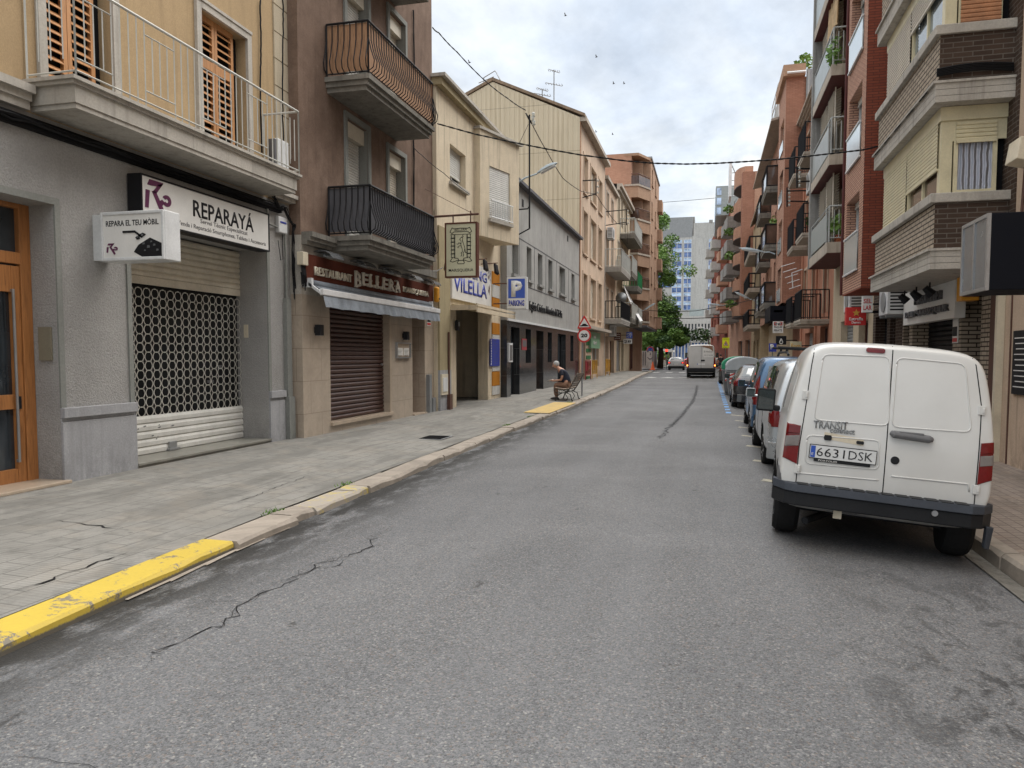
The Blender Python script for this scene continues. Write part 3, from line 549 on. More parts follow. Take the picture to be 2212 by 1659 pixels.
# weeds in the kerb joints
for i,(Y) in enumerate((6.15,7.7,15.2,17.3,22.4)):
    mb=MB(); rd=random.Random(i)
    for k in range(26): 
        x=kerbL(Y)-.29+rd.uniform(-.05,.05); y=Y+rd.uniform(-.16,.16); z=pz(x,y); h=rd.uniform(.015,.04); a=rd.uniform(0,6.28); mb.face([(x-.008,y,z),(x+.008,y,z),(x+math.cos(a)*h*.8,y+math.sin(a)*h*.8,z+h)])
    solo(mb,'weed_tuft','leaf','tuft of green weeds in the kerb joint, '+('nearest the yellow kerb','beside the worn yellow kerb stone','ahead of the tactile paving','just before the tactile paving','by the bench feet')[i],'weed','weeds along the left kerb')
# ================================================================ LEFT SIDE
# ---- 1: house with the phone-repair shop
f=FL(-6.6); h1=thing('shop_house','ochre house with grey rendered ground floor, orange louvred shutters and a long white balcony','building',(-6.6,8,.13))
du=6.65; ztd=f.px(225,810)[1]
sh=(7.73,10.62,.2,3.12)
wA=(f.px(178,300)[0],f.px(440,300)[0],4.22,7.3); wB=(f.px(783,60)[0],f.px(968,300)[0],4.22,f.px(785,32)[1])
facade(h1,f,2,11.32,.0,3.92,[(5.0,du,.0,ztd),sh],'grey_render',.55)
facade(h1,f,2,10.93,3.92,9.5,[wA,wB],'ochre_wall',.3,'upper_wall')
backing(h1,f,2,11.3,0,3.9,'grey_smooth',8,.55); backing(h1,f,2,11.3,3.9,9.5,'ochre_wall',8,.3)
# light rusticated pilaster at the right edge
mb=MB(); z=4.05
while z<9.4: mb.fbox(f,10.93,11.32,-.3,.025,z+.006,z+.40); z+=.412
mb.fbox(f,10.935,11.315,-.3,.01,3.92,9.5); mb.build('pilaster','cream_block',h1)
for a,b in ((du,7.73),(10.62,11.05)):
    mb=MB(); mb.fbox(f,a,b,0,.035,0,.80); mb.fbox(f,a,b,0,.02,.80,.84); mb.fbox(f,a,b,0,.06,.84,.95)
    mb.build('plinth','grey_smooth',h1,bevel=.006)
mb=MB()   # rims round the openings
mb.fbox(f,5.0,du+.07,0.0,.02,ztd,ztd+.07); mb.fbox(f,du+.003,du+.07,0,.02,.95,ztd); mb.build('opening_trim','grey_trim',h1); mb=MB(); mb.fbox(f,7.66,7.727,0,.02,.95,3.12); mb.fbox(f,10.623,10.69,0,.02,.95,3.12); mb.build('opening_trim','grey_trim',h1)
# cornice; the cable gap's shade under it is a near-black painted strip
mb=MB(); mb.fbox(f,2,6.35,0,.10,4.0,4.07); mb.fbox(f,2,6.35,0,.15,4.07,4.15); mb.fbox(f,2,6.35,0,.07,3.92,4.0); mb.build('cornice','cornice',h1); mb=MB(); mb.fbox(f,10.7,11.35,0,.12,3.94,4.0); mb.fbox(f,10.7,11.35,0,.17,4.0,4.06); mb.build('cornice','cornice',h1)
mb=MB(); mb.fbox(f,2,11.0,.005,.06,3.74,3.86); mb.build('painted_shadow_gap','dark_gap',h1)
# door
D=FL(-6.95)
mb=MB(); W_=.13
mb.fbox(D,du-.13,du-.001,-.05,.05,.16,ztd); mb.fbox(D,5.0,du-.13,-.05,.05,ztd-.62,ztd-.50); mb.fbox(D,5.0,du-.13,-.05,.05,ztd-.05,ztd)
dr=mb.build('door_frame','door_wood',h1,bevel=.006)
mb=MB()
for z0,z1 in ((.17,.33),(.95,1.1),(2.15,ztd-.64)): mb.fbox(D,5.0,du-.23,-.03,.03,z0,z1)
mb.fbox(D,du-.23,du-.135,-.03,.035,.17,ztd-.64); dl=mb.build('door','door_wood',h1,bevel=.004)
mb=MB(); mb.face([D.p(5,.2,-.01),D.p(du-.1,.2,-.01),D.p(du-.1,ztd,-.01),D.p(5,ztd,-.01)]); mb.build('pane','dark_glass',dl)
mb=MB(); mb.tube([D.p(du-.24,.4,.06),D.p(du-.24,2.18,.06)],.014,8); mb.fbox(D,du-.25,du-.23,.03,.06,2.15,2.18); mb.fbox(D,du-.25,du-.23,.03,.06,.40,.43); mb.build('pull_bar','steel',dl)
mb=MB(); mb.fbox(D,du-.21,du-.18,.036,.05,.95,1.08); mb.build('lock','black_metal',dl)
mb=MB(); mb.fbox(f,4.6,du+.0,-.4,.07,.0,.155); mb.fbox(f,4.6,du+.03,-.4,.10,.155,.19); mb.build('door_step','marble_sill',h1,bevel=.008)
# shop: granite sill, roller shutter with ring grille
mb=MB(); mb.fbox(f,sh[0]+.002,sh[1]-.002,-.54,.02,.0,.185); mb.build('sill_front','granite',h1); mb=MB(); mb.fbox(f,sh[0]+.002,sh[1]-.002,-.54,.045,.185,.215); mb.build('sill','granite',h1,bevel=.004)
Sf=FL(-7.08); SZ0,SZ1=.215,3.1
rs=MB(); slats(rs,Sf,sh[0],sh[1],0,.215,.72,.1,.02); rs.build('lower_shutter','white_shutter',h1)
rs=MB(); slats(rs,Sf,sh[0],sh[1],0,2.52,3.1,.085,.018); rs.fbox(Sf,sh[0],sh[1],.0,.02,2.42,2.52); rs.build('upper_shutter','cream_shutter',h1)
rs=MB(); rr=.063; dx=.152; dz=.118
nx=int((sh[1]-sh[0])/dx); nz=int((2.42-.72)/dz)
def ringflat(mb,fr,u,z,d,r,w,n=12):
    vs=[]; 
    for k in range(n):
        a=6.2832*k/n
        for q in (r-w,r+w): vs.append(fr.p(u+q*math.cos(a),z+q*math.sin(a),d))
    mb.add(vs,[(2*k,2*k+1,(2*k+3)%(2*n),(2*k+2)%(2*n)) for k in range(n)])
for j in range(nz+1):
    zc=.72+dz*(j+.5)
    if zc>2.42: break
    for i in range(nx+1):
        u=sh[0]+dx*(i+.5)
        if u+rr>sh[1]: continue
        ringflat(rs,Sf,u,zc,.01,rr,.0042,16)
        # connecting waist links between the rings
        if u+dx<sh[1]:
            vs=[]
            for k in range(7):
                t=k/6; uu=u+rr+(dx-2*rr)*t; w=.02*abs(2*t-1)**1.5+.006; rs.face([Sf.p(uu-.006,zc-w,.01),Sf.p(uu+.006,zc-w,.01),Sf.p(uu+.006,zc-w+.008,.01),Sf.p(uu-.006,zc-w+.008,.01)]) if k%2==0 else None
        rs.fbox(Sf,u-.012,u+.012,.006,.014,zc+dz/2-.006,zc+dz/2+.006)
    for i in range(nx):
        u=sh[0]+dx*(i+1)
        # S-curves: neighbouring bars swing between rings
        P=[(u-.0,zc-dz/2),(u-.012,zc-dz*.3),(u,zc),(u-.012,zc+dz*.3),(u,zc+dz/2)]
        for sgn in (1,-1):
            Q=[(u+sgn*(.5*dx-rr*.72)*abs(2*t-1)**1.2+0*sgn,zc+(t-.5)*dz) for t in (0,.2,.4,.5,.6,.8,1)]
            for (a,b),(c,d_) in zip(Q,Q[1:]): rs.face([Sf.p(a-.0032,b,.012),Sf.p(a+.0032,b,.012),Sf.p(c+.0032,d_,.012),Sf.p(c-.0032,d_,.012)])
rs.build('ring_grille','ring_metal',h1)
# near-black sheet behind the grille, the unlit interior painted in
mb=MB(); mb.face([Sf.p(sh[0],.6,-.05),Sf.p(sh[1],.6,-.05),Sf.p(sh[1],2.5,-.05),Sf.p(sh[0],2.5,-.05)]); mb.build('shop_glass','shop_unlit',h1)
mb=MB(); [mb.fbox(Sf,sh[0]+a,sh[0]+b,-.045,-.03,c,d) for a,b,c,d in ((.35,.5,1.45,1.52),(.48,.56,1.33,1.42),(2.1,2.25,1.1,1.14),(2.3,2.5,1.18,1.2),(2.35,2.45,1.3,1.36))]; mb.build('shop_poster','ink_grey',h1)
mb=MB(); mb.fbox(Sf,sh[0]+1.15,sh[0]+1.3,.022,.05,.22,.34); mb.fbox(Sf,sh[0]+1.12,sh[0]+1.34,.02,.07,.22,.25); mb.build('shutter_lock','steel',h1,bevel=.004)
mb=MB(); rd=random.Random(5)
for i in range(9):
    u=sh[0]+.45+rd.random()*.8; z=.40+rd.random()*.2; w=rd.uniform(.02,.09); mb.face([Sf.p(u,z,.024),Sf.p(u+w*.5,z-.008,.024),Sf.p(u+w,z+.004,.024),Sf.p(u+w*.7,z+.014,.024)])
mb.build('rust_chip','ink_grey',h1)
mb=MB(); mb.fbox(f,10.6,10.615,-.40,-.33,1.78,1.98) ; mb.build('alarm_keypad','cream_metal',h1)
mb=MB(); mb.fbox(f,6.625,6.645,-.22,-.06,1.45,1.80); mb.build('letter_plate','olive',h1)
# gutter pipe
mb=MB(); mb.fbox(f,11.06,11.24,0,.10,.02,.84); mb.fbox(f,11.08,11.22,0,.07,.84,2.42); mb.tube([f.p(11.13,2.42,.04),f.p(11.13,2.98,.04)],.02,8); mb.tube([f.p(11.13,2.98,.04),f.p(11.1,3.5,.04),f.p(10.62,3.52,.04),f.p(10.62,3.74,.04)],.018,8); mb.build('downpipe','grey_trim',h1)
# shutters: two leaves, four louvre fields
for (a,b,z0,z1),nm in ((wA,'a'),(wB,'b')):
    mb=MB(); mb.face([f.p(a,z0,-.16),f.p(b,z0,-.16),f.p(b,z1,-.16),f.p(a,z1,-.16)]); wn=mb.build('window','dark_gap',h1)
    e=b-(.16 if nm=='a' else .19); m=(a+e)/2
    for p,q in ((a,m-.004),(m+.004,e)):
        mb=MB(); w=.055
        mb.fbox(f,p,p+w,-.12,-.075,z0,z1); mb.fbox(f,q-w,q,-.12,-.075,z0,z1); zz=[z0,z0+.02]
        fields=[(z0+.06,z0+1.18),(z0+1.30,z1-.08)]
        mb.fbox(f,p+w,q-w,-.12,-.075,z0,z0+.06); mb.fbox(f,p+w,q-w,-.12,-.075,z0+1.18,z0+1.30); mb.fbox(f,p+w,q-w,-.12,-.075,z1-.08,z1)
        if nm=='b': pass
        for c,d in fields:
            n=int((d-c)/.088)
            for i in range(n): 
                z=c+(i+.5)*(d-c)/n; mb.hexa([f.p(p+w,z-.030,-.070),f.p(q-w,z-.030,-.070),f.p(q-w,z-.022,-.068),f.p(p+w,z-.022,-.068),f.p(p+w,z+.022,-.118),f.p(q-w,z+.022,-.118),f.p(q-w,z+.030,-.114),f.p(p+w,z+.030,-.114)])
        mb.build('shutter','orange_wood',wn)
    mb=MB(); mb.fbox(f,b,b+.10,0,.045,z0,z1+.12); mb.fbox(f,a-.10,a,0,.045,z0,z1+.12); mb.fbox(f,a,b,0,.045,z1,z1+.12); mb.fbox(f,a-.10,b+.10,.045,.06,z1+.09,z1+.13); mb.build('surround','cornice',wn)
bl=slab(h1,f,6.33,10.66,4.22,.62,.07,'cornice',steps=2,kk=.03); mb=MB(); mb.fbox(f,6.40,10.59,0,.565,3.98,4.15); mb.fbox(f,6.42,10.57,0,.55,3.93,3.98); mb.build('soffit_slab','cornice',bl)
railing(bl,f,6.36,10.62,4.22,.62,.92,'motif','light_rail',.118,.0085,.02)
# ---- signs and fittings on it
s=thing('shop_sign','long cream lightbox sign reading REPARAYÁ over the ring-grille shutter','sign',(-6.5,9.3,3.1))
g=FL(-6.4); u0,zt=g.px(557,696); u1,zt2=g.px(1055,841); zb=g.px(1053,985)[1]; zb0=zb; print('sign',u0,u1,zt,zt2,zb)
zt=(zt+zt2)/2
mb=MB(); mb.fbox(g,u0-.02,u1+.02,-.18,-.012,zb-.02,zt+.02); mb.fbox(g,u0-.02,u0,-.012,.01,zb-.02,zt+.02); mb.fbox(g,u1,u1+.02,-.012,.01,zb-.02,zt+.02); mb.fbox(g,u0,u1,-.012,.01,zt,zt+.02); mb.fbox(g,u0,u1,-.012,.01,zb-.02,zb); mb.build('casing','ink_black',s)
mb=MB(); mb.fbox(g,u0,u1,-.011,0,zb,zt); mb.build('face','sign_white',s)
SH=zt-zb; SW=u1-u0
def sfx(x): return g.px(x,900)[0]
rt=g.right(); up=(0,0,1)
text(s,'REPARAYÁ','ink_black',g.p(sfx(762),zb+.40*SH),rt,up,sfx(998)-sfx(762),.50*SH,.004,bold=.012)
text(s,'Servei Tècnic Especialitzat','ink_grey',g.p(sfx(790),zb+.24*SH),rt,up,sfx(974)-sfx(790),.14*SH,.003)
text(s,'Venda i Reparació Smartphones, Tablets i Accessoris','ink_grey',g.p(sfx(700),zb+.07*SH),rt,up,sfx(1045)-sfx(700),.14*SH,.003)
def relogo(par,fr,u,z,w,h,d):   # stylised R with a spanner bowl
    mb=MB(); P=lambda L:[(u+a*w,z+b*h) for a,b in L]
    for L in ([(0.0,.02),(.12,.02),(.18,.62),(.04,.62)],[(.10,.80),(.18,1),(.68,1),(.60,.86),(.26,.80)],[(.50,.90),(.68,.98),(.42,.58),(.27,.58)],[(.26,.62),(.40,.64),(.78,-.12),(.66,-.22),(.56,-.02)],[(.52,.34),(.62,.42),(.72,.34),(.62,.20)]): poly(mb,fr,P(L),d,d+.006)
    n=14; ring=[]
    for k in range(n+1):
        a=R(100-300*k/n); ring.append((.80+.17*math.cos(a+.9),.42+.20*math.sin(a+.9)))
    inn=[(.80+.06*math.cos(R(100-300*k/n)+.9),.42+.07*math.sin(R(100-300*k/n)+.9)) for k in range(n+1)]
    for a,b,c,e in zip(ring,ring[1:],inn,inn[1:]): poly(mb,fr,P([a,b,e,c]),d,d+.006)
    return mb.build('logo','ink_purple',par)
relogo(s,g,sfx(573),zb+.30*SH,sfx(690)-sfx(573)-.05,.66*SH,0)
c=FC(7.15); s2=thing('projecting_sign','white projecting lightbox reading REPARA EL TEU MÒBIL with a phone picture','sign',(-6.6,7.2,2.75))
x0,zt=c.px(405,850); x1,zb=c.px(640,1008); xa=-6.6
mb=MB(); mb.fbox(c,x0-.03,x1+.03,-.26,-.01,zb-.035,zt+.035); mb.fbox(c,x0-.03,x0,-.01,.015,zb-.035,zt+.035); mb.fbox(c,x1,x1+.03,-.01,.015,zb-.035,zt+.035); mb.fbox(c,x0,x1,-.01,.015,zt,zt+.035); mb.fbox(c,x0,x1,-.01,.015,zb-.035,zb); mb.build('casing','white_metal',s2,bevel=.008)
mb=MB(); mb.fbox(c,xa,x0-.034,-.24,-.03,zb-.02,zt+.02); mb.build('wall_bracket','white_metal',s2)
mb=MB(); mb.fbox(c,x0,x1,-.009,0,zb,zt); mb.build('face','sign_white',s2)
w=x1-x0; h=zt-zb
text(s2,'REPARA EL TEU MÒBIL','ink_black',c.p(x0+.05*w,zt-.26*h),c.right(),up,.9*w,.165*h,.003,bold=.01)
relogo(s2,c,x0+.05*w,zb+.12*h,.20*w,.22*h,.001)
mb=MB(); P=lambda L,d=.001,e=.004: poly(mb,c,[(x0+a*w,zb+b*h) for a,b in L],d,e)
P([(.52,.12),(.60,.28),(.80,.44),(1.0,.30),(1.0,0),(.66,0)]); P([(.34,.62),(.34,.57),(.54,.57),(.64,.47),(.66,.50),(.55,.62)],.005,.008); P([(.60,.50),(.68,.56),(.74,.52),(.66,.44)],.005,.008); P([(.56,.46),(.62,.50),(.64,.42),(.58,.40)],.009,.011); mb.build('phone_picture','ink_black',s2)
mb=MB(); P=lambda L,d=.012,e=.014: poly(mb,c,[(x0+a*w,zb+b*h) for a,b in L],d,e)
for a,b,r in ((.60,.46,.018),(.68,.50,.02),(.70,.30,.02),(.78,.22,.025),(.88,.26,.02),(.83,.34,.015),(.93,.14,.02),(.72,.14,.015)): P([(a-r,b-r),(a+r,b-r*.6),(a+r*.8,b+r*1.5),(a-r*.7,b+r*1.6)])
mb.build('phone_detail','box_glass',s2)
s=thing('alarm_box','white burglar alarm box on the grey wall right of the REPARAYÁ sign','alarm box',(-6.6,10.85,3.3))
mb=MB(); u,z=f.px(1082,850); u2,z2=f.px(1120,925); mb.fbox(f,u,u2-.02,0,.07,z2,z); mb.build('case','white_metal',s,bevel=.015); mb=MB(); mb.fbox(f,u+.04,u2-.06,.071,.075,z-.1,z-.075); mb.build('marking','ink_blue',s)
mb=MB(); mb.tube([f.p(u+.05,z2-.12,.02),f.p(u+.05,z2-.2,.03),f.p(u+.1,z2-.42,.03),f.p(u+.17,z2-.4,.03),f.p(u+.16,z2,.03)],.006,5); mb.build('lead','cable',s)
s=thing('gas_meter_box','small white meter box on the wall behind the white balcony bars','meter box',(-6.6,10.6,4.5))
u,z=f.px(1060,540); u2,z2=f.px(1112,645); mb=MB(); mb.fbox(f,u+.05,u2,0,.12,4.32,z); mb.build('case','white_metal',s,bevel=.02); mb=MB(); mb.fbox(f,u-.02,u+.05,0,.10,4.24,z-.03); mb.build('bracket','ink_grey',s)
for lb,pts in (('black cable running straight up the ochre wall beside the far shutter',[(1018,0),(1020,200),(1018,330),(1024,640)]),('thicker black cable running up the pale pilaster of the ochre house',[(1107,0),(1108,150),(1106,400),(1110,660)])):
    mb=MB(); rd=random.Random(len(lb)); P=[]; U=[f.px(x,y) for x,y in pts]
    for a,b in zip(U,U[1:]):
        for i in range(8): t=i/8; P.append(f.p(a[0]+(b[0]-a[0])*t+rd.uniform(-.012,.012),a[1]+(b[1]-a[1])*t,.03))
    mb.tube(P,.013,5); solo(mb,'wall_cable','cable',lb,'cable')
mb=MB(); rd=random.Random(2)
for k in range(7):
    P=[f.p(10.7+.6*i/9+rd.uniform(-.01,.01),3.92-.28*(i/9)+rd.uniform(-.03,.03)-.05*math.sin(i),.09+rd.uniform(-.02,.04)) for i in range(10)]+[f.p(11.3+rd.uniform(-.03,.05),z,.08+rd.uniform(-.02,.02)) for z in (3.5,3.2,2.9,2.6+rd.uniform(-.2,.2))]; mb.tube(P,.009,4)
for k in range(5): mb.tube([f.p(2+9*i/24,3.80+rd.uniform(-.03,.03),.07+rd.uniform(0,.03)) for i in range(25)],.012,4)
solo(mb,'cable_bundle','cable','tangled black cable bundle under the white balcony, dropping beside the REPARAYÁ shop','cable bundle')

# ---- 2: brown restaurant building
f=FL(-6.4); h2=thing('restaurant_building','brown rendered building with wrought iron balconies over a marble fronted restaurant','building',(-6.4,14,.13))
wd=[]
def PW(x0,y0,x1,zb,ytop=None):   # opening from photo columns
    u0,z=f.px(x0,y0); u1,_=f.px(x1,y0+60); return (u0,u1,zb,z)
W1=PW(1362,462,1445,3.56); W2=PW(1527,584,1590,3.56); W3=(f.px(1361,60)[0],f.px(1445,60)[0],6.24,8.35); W4=(f.px(1529,60)[0],f.px(1590,60)[0],6.24,f.px(1524,30)[1])
dS=(f.px(1300,1400)[0],f.px(1532,1400)[0],.33,2.42); dD=(f.px(1624,1450)[0],f.px(1673,1450)[0],.17,2.45)
facade(h2,f,11.32,17.5,.0,2.5,[dS,dD],'marble_beige',.5); facade(h2,f,11.32,17.5,2.5,3.45,[],'cornice',.5,'frieze_wall')
facade(h2,f,11.32,17.5,3.45,13,[W1,W2,W3,W4],'brown_wall',.3,'upper_wall'); backing(h2,f,11.32,17.5,0,3.4,'brown_wall',8,.5); backing(h2,f,11.32,17.5,3.4,13,'brown_wall',8,.3)
for i,w in enumerate((W1,W2,W3,W4)):
    window(h2,f,*w,dep=.24,frame='white_metal',blind='beige_blind' if i in(1,3) else 'white_shutter',bf=1,bbox=.28,surround='grey_trim',sw=.10,bars=0,pitch=.05)
for w in (W1,W2,W3,W4): mb=MB(); mb.fbox(f,w[1]-.006,w[1]-.001,-.19,-.002,w[2],w[3]); mb.build('window_reveal','grey_trim',h2)
mb=MB(); mb.fbox(f,11.34,12.2,0,.10,3.30,3.36); mb.fbox(f,11.34,12.2,0,.16,3.36,3.42); mb.fbox(f,11.34,12.2,0,.20,3.42,3.50); mb.build('cornice','old_concrete',h2); mb=MB(); mb.fbox(f,15.3,17.5,0,.10,3.34,3.50); mb.build('cornice','old_concrete',h2)
for z,k in ((3.55,0),(6.23,1),(8.98,2)):
    b=slab(h2,f,12.2,15.42,z,.82,.24,'old_concrete',steps=3,kk=.045)
    if k==0: railing(b,f,12.22,15.40,z,.82,.84,'bulge','black_metal',.10,.011,.03,('dark_paint','all'))
    elif k==1: railing(b,f,12.22,15.40,z,.82,.88,'bulge','black_metal',.105,.010,.03,('reed','all'))
    else: railing(b,f,12.22,15.40,z,.82,.88,'bulge','black_metal',.12,.010,.03)
# fascia and lettering
fb=FL(-6.32); TL=fb.px(1177,999); BL=fb.px(1172,1107); TR=fb.px(1705,1119); BR=fb.px(1703,1201); print('fascia',TL,BL,TR,BR)
zt=(TL[1]+TR[1])/2; zb=(BL[1]+BR[1])/2
s=thing('restaurant_sign','long dark red fascia board with cream letters RESTAURANT BELLERA MARISQUERIA','sign',(-6.36,14.3,2.8))
mb=MB(); mb.fbox(fb,11.33,TR[0],-.075,0,zb,zt); mb.build('board','fascia_red',s)
for w_,xl,yt,yb,xr,m_,bo,nm in (('RESTAURANT',1236,1049,1083,1381,'letter_cream',.008,0),('MARISQUERIA',1585,1127,1152,1684,'letter_cream',.006,0)):
    ftext(s,fb,w_,m_,xl,yt,yb,xr,.0,.03,bold=bo)
# the restaurant's name in flared display letters, each with spurs
u0,z1=fb.px(1394,1068); _,z0=fb.px(1394,1128); u1,_=fb.px(1575,1105)
L_=(u1-u0)/7.1
for i,ch in enumerate('BELLERA'):
    hh=(z1-z0)*(1.0 if i==0 else .80); zz=z1-hh if i else z0
    text(s,ch,'letter_metal',fb.p(u0+L_*i*1.02,zz),fb.right(),up,L_*.86,hh,.03,bold=.018)
    mb=MB(); w=L_*.86; uu=u0+L_*i*1.02
    for q in (.0,.5,1.0): mb.fbox(fb,uu+w*.02-.01,uu+w*.28,0,.042,zz+hh*q-.012,zz+hh*q+.012)
    if ch in 'LE': mb.fbox(fb,uu+w*.80,uu+w*.98,0,.042,zz-.01,zz+hh*.22)
    mb.build('letter_spur','letter_metal',s)
# awning
s=thing('awning','retracted grey awning with a pale front rail above the brown shutter','awning',(-6.3,14.3,2.5))
ua,ub=11.42,17.0; zr=2.66; dF=.30; zf=2.54
mb=MB(); n=26; rdm=random.Random(4)
rows=[[f.p(ua+(ub-ua)*i/n,zr,.10) for i in range(n+1)],[f.p(ua+(ub-ua)*i/n,(zr+zf)/2+.03,.2) for i in range(n+1)],[f.p(ua+(ub-ua)*i/n,zf+.03,dF) for i in range(n+1)]]
for r in range(2):
    for i in range(n): mb.face([rows[r][i],rows[r][i+1],rows[r+1][i+1],rows[r+1][i]])
mb.build('canopy','awning_grey',s,smooth=True)
mb=MB(); wv=[(.02*math.sin(i*1.9)+.012*math.sin(i*.7)) for i in range(n*2+1)]; n2=n*2
rr_=[[f.p(ua+(ub-ua)*i/n2,zf-.055-.20*k/4+(.008*math.sin(i*.9) if k==4 else 0),dF+.03+wv[i]*k/4+.05*k/4) for i in range(n2+1)] for k in range(5)]
for r in range(4):
    for i in range(n2): mb.face([rr_[r][i],rr_[r][i+1],rr_[r+1][i+1],rr_[r+1][i]])
mb.build('valance','awning_grey',s,smooth=True)
mb=MB(); mb.fbox(f,ua-.03,ub+.03,dF-.02,dF+.05,zf-.06,zf+.045); mb.build('front_rail','awning_white',s,bevel=.015)
mb=MB(); mb.tube([f.p(ua+.1,zr+.02,.10),f.p(ub-.1,zr+.02,.10)],.06,10); mb.build('roller','awning_grey',s,smooth=True)
mb=MB()
for u in (ua-.06,ub-.02):
    mb.fbox(f,u,u+.06,0,.16,zr-.05,zr+.1); mb.hexa([f.p(u,zr-.02,.1),f.p(u+.05,zr-.02,.1),f.p(u+.05,zf-.04,dF),f.p(u,zf-.04,dF),f.p(u,zr+.03,.1),f.p(u+.05,zr+.03,.1),f.p(u+.05,zf+.01,dF),f.p(u,zf+.01,dF)])
mb.build('bracket','white_metal',s)
# shutter and door
mb=MB(); slats(mb,f,dS[0],dS[1],-.16,.34,2.42,.082,.03); mb.build('roller_shutter','brown_shutter',h2)
mb=MB(); mb.fbox(f,dS[1],dS[1]+.10,.0,.018,.33,2.4); mb.build('jamb','marble_sill',h2)
mb=MB(); mb.fbox(f,dS[0]-.02,dS[1]+.12,-.49,.05,.27,.335); mb.fbox(f,dD[0],dD[1]+.02,-.49,.05,.0,.19); mb.build('door_sill','marble_sill',h2,bevel=.006)
mb=MB(); mb.tube([f.p(dS[1]-.12,1.32,-.13),f.p(dS[1]-.12,1.32,-.09)],.022,8); mb.build('shutter_lock','steel',h2)
mb=MB(); mb.fbox(f,dD[0]+.003,dD[1]-.003,-.44,-.38,.19,2.45); d=mb.build('door','brown_wood',h2); mb=MB(); mb.fbox(f,dD[0]+.004,dD[0]+.09,-.379,-.12,.19,2.44); mb.build('door_frame','brown_wood',d)
for i,(x,y) in enumerate(((1240,1300),(1586,1322))):
    u,z=f.px(x,y); s=thing('wall_lamp','small square dark wall lamp on the marble '+('left of the brown roller shutter','between the shutter and the restaurant door')[i],'wall lamp',(-6.4,u,z),'square lamps on the restaurant front')
    mb=MB(); mb.fbox(f,u-.06,u+.07,.03,.13,z-.09,z+.09); mb.fbox(f,u-.03,u+.03,0,.03,z-.05,z+.05); mb.build('lamp_body','black_metal',s,bevel=.005); mb=MB(); mb.fbox(f,u-.045,u+.055,.045,.115,z-.094,z-.088); mb.build('lens','lamp_lens',s)
u0,z1=f.px(1556,1347); u1,_=f.px(1611,1347); _,z0=f.px(1556,1411)
s=thing('menu_board','framed menu board hanging on the marble between shutter and door','menu board',(-6.4,(u0+u1)/2,z0))
mb=MB(); fw=.03
for a,b,c_,e in ((u0,u1,z1-fw,z1),(u0,u1,z0,z0+fw),(u0,u0+fw,z0+fw,z1-fw),(u1-fw,u1,z0+fw,z1-fw)): mb.fbox(f,a,b,0,.05,c_,e)
mb.build('frame','steel',s); mb=MB(); mb.fbox(f,u0+fw,u1-fw,0,.02,z0+fw,z1-fw); mb.build('backboard','marble_sill',s)
for k in range(2):
    a=u0+.06+k*(u1-u0-.08)*.5; b=a+(u1-u0)*.38; mb=MB(); mb.fbox(f,a,b,.021,.024,z0+.06,z1-.12); pp=mb.build('menu_sheet','paper',s)
    mb=MB(); [mb.fbox(f,a+.03,b-.03-.02*(i%3),.0245,.025,z1-.17-i*.028,z1-.163-i*.028) for i in range(9)]; mb.build('print','ink_grey',pp)
for i,x in enumerate((1262,1395,1515,1612,1696)):   # curved hood lamps under the cornice
    y=(1015,1060,1085,1105,1125)[i]; u,z=f.px(x-20,y); u=(11.95,13.3,14.55,15.75,16.9)[i]; z=3.17
    s=thing('hood_lamp','curved translucent hood lamp over the fascia, '+('nearest the white cable box','second from the left above the lettering','middle one, over the name','fourth from the left, over the last word','nearest the orange alarm')[i],'lamp',(-6.4,u,z),'hood lamps over the restaurant sign')
    mb=MB(); prof=[(0,.06),(.12,.08),(.22,.06),(.30,.01),(.34,-.05)]
    for (a,b),(c_,e) in zip(prof,prof[1:]): mb.hexa([f.p(u-.22,z+b,a),f.p(u+.22,z+b,a),f.p(u+.22,z+e,c_),f.p(u-.22,z+e,c_),f.p(u-.22,z+b+.012,a),f.p(u+.22,z+b+.012,a),f.p(u+.22,z+e+.012,c_),f.p(u-.22,z+e+.012,c_)])
    mb.build('hood','box_glass',s,smooth=False); mb=MB(); mb.tube([f.p(u,z+.08,0),f.p(u,z+.02,.2)],.015,6); mb.tube([f.p(u-.15,z+.0,.16),f.p(u+.15,z+.0,.16)],.022,8); mb.build('lamp_arm','grey_metal',s)
u,z=f.px(1697,1160); s=thing('siren','orange alarm siren at the right end of the restaurant fascia','siren',(-6.3,u,z-.15)); mb=MB(); mb.fbox(fb,u-.06,u+.10,0,.11,z-.18,z+.18); mb.build('case','tactile_orange',s,bevel=.04); mb=MB(); mb.lathe([(.02,0),(.02,.02)],fb.p(u+.03,z-.1,.105),(1,0,0),8); mb.build('button','ink_black',s)
u,z=f.px(1155,1005); s=thing('junction_box','cream junction box with hanging black wires left of the restaurant fascia','junction box',(-6.5,11.2,z)); u=11.28
mb=MB(); mb.fbox(f,u-.1,u+.06,0.0,.12,z-.14,z+.07); mb.build('case','cream_metal',s,bevel=.01)
mb=MB(); rd=random.Random(8)
for k in range(9): uu=u-.08+.016*k; mb.tube([f.p(uu,z-.12,.06),f.p(uu+rd.uniform(-.03,.03),z-.3,.1),f.p(uu+rd.uniform(-.02,.05),z-.42-rd.random()*.12,.07),f.p(uu+.03,z-.25,.04)],.008,4)
mb.build('wires','cable',s)
for lb,a,b,t in (('tall grey conduit cover at the right corner of the restaurant',1678,1689,1475),('short grey conduit cover beside the meter hatch',1693,1705,1567)):
    u,z=f.px(a,t); u2,_=f.px(b,t); mb=MB(); mb.fbox(f,u,u2,0,.07,.10,z); mb.fbox(f,u,u2-.03,.07,.085,.10,z-.02); solo(mb,'conduit_cover','grey_metal',lb,'conduit')
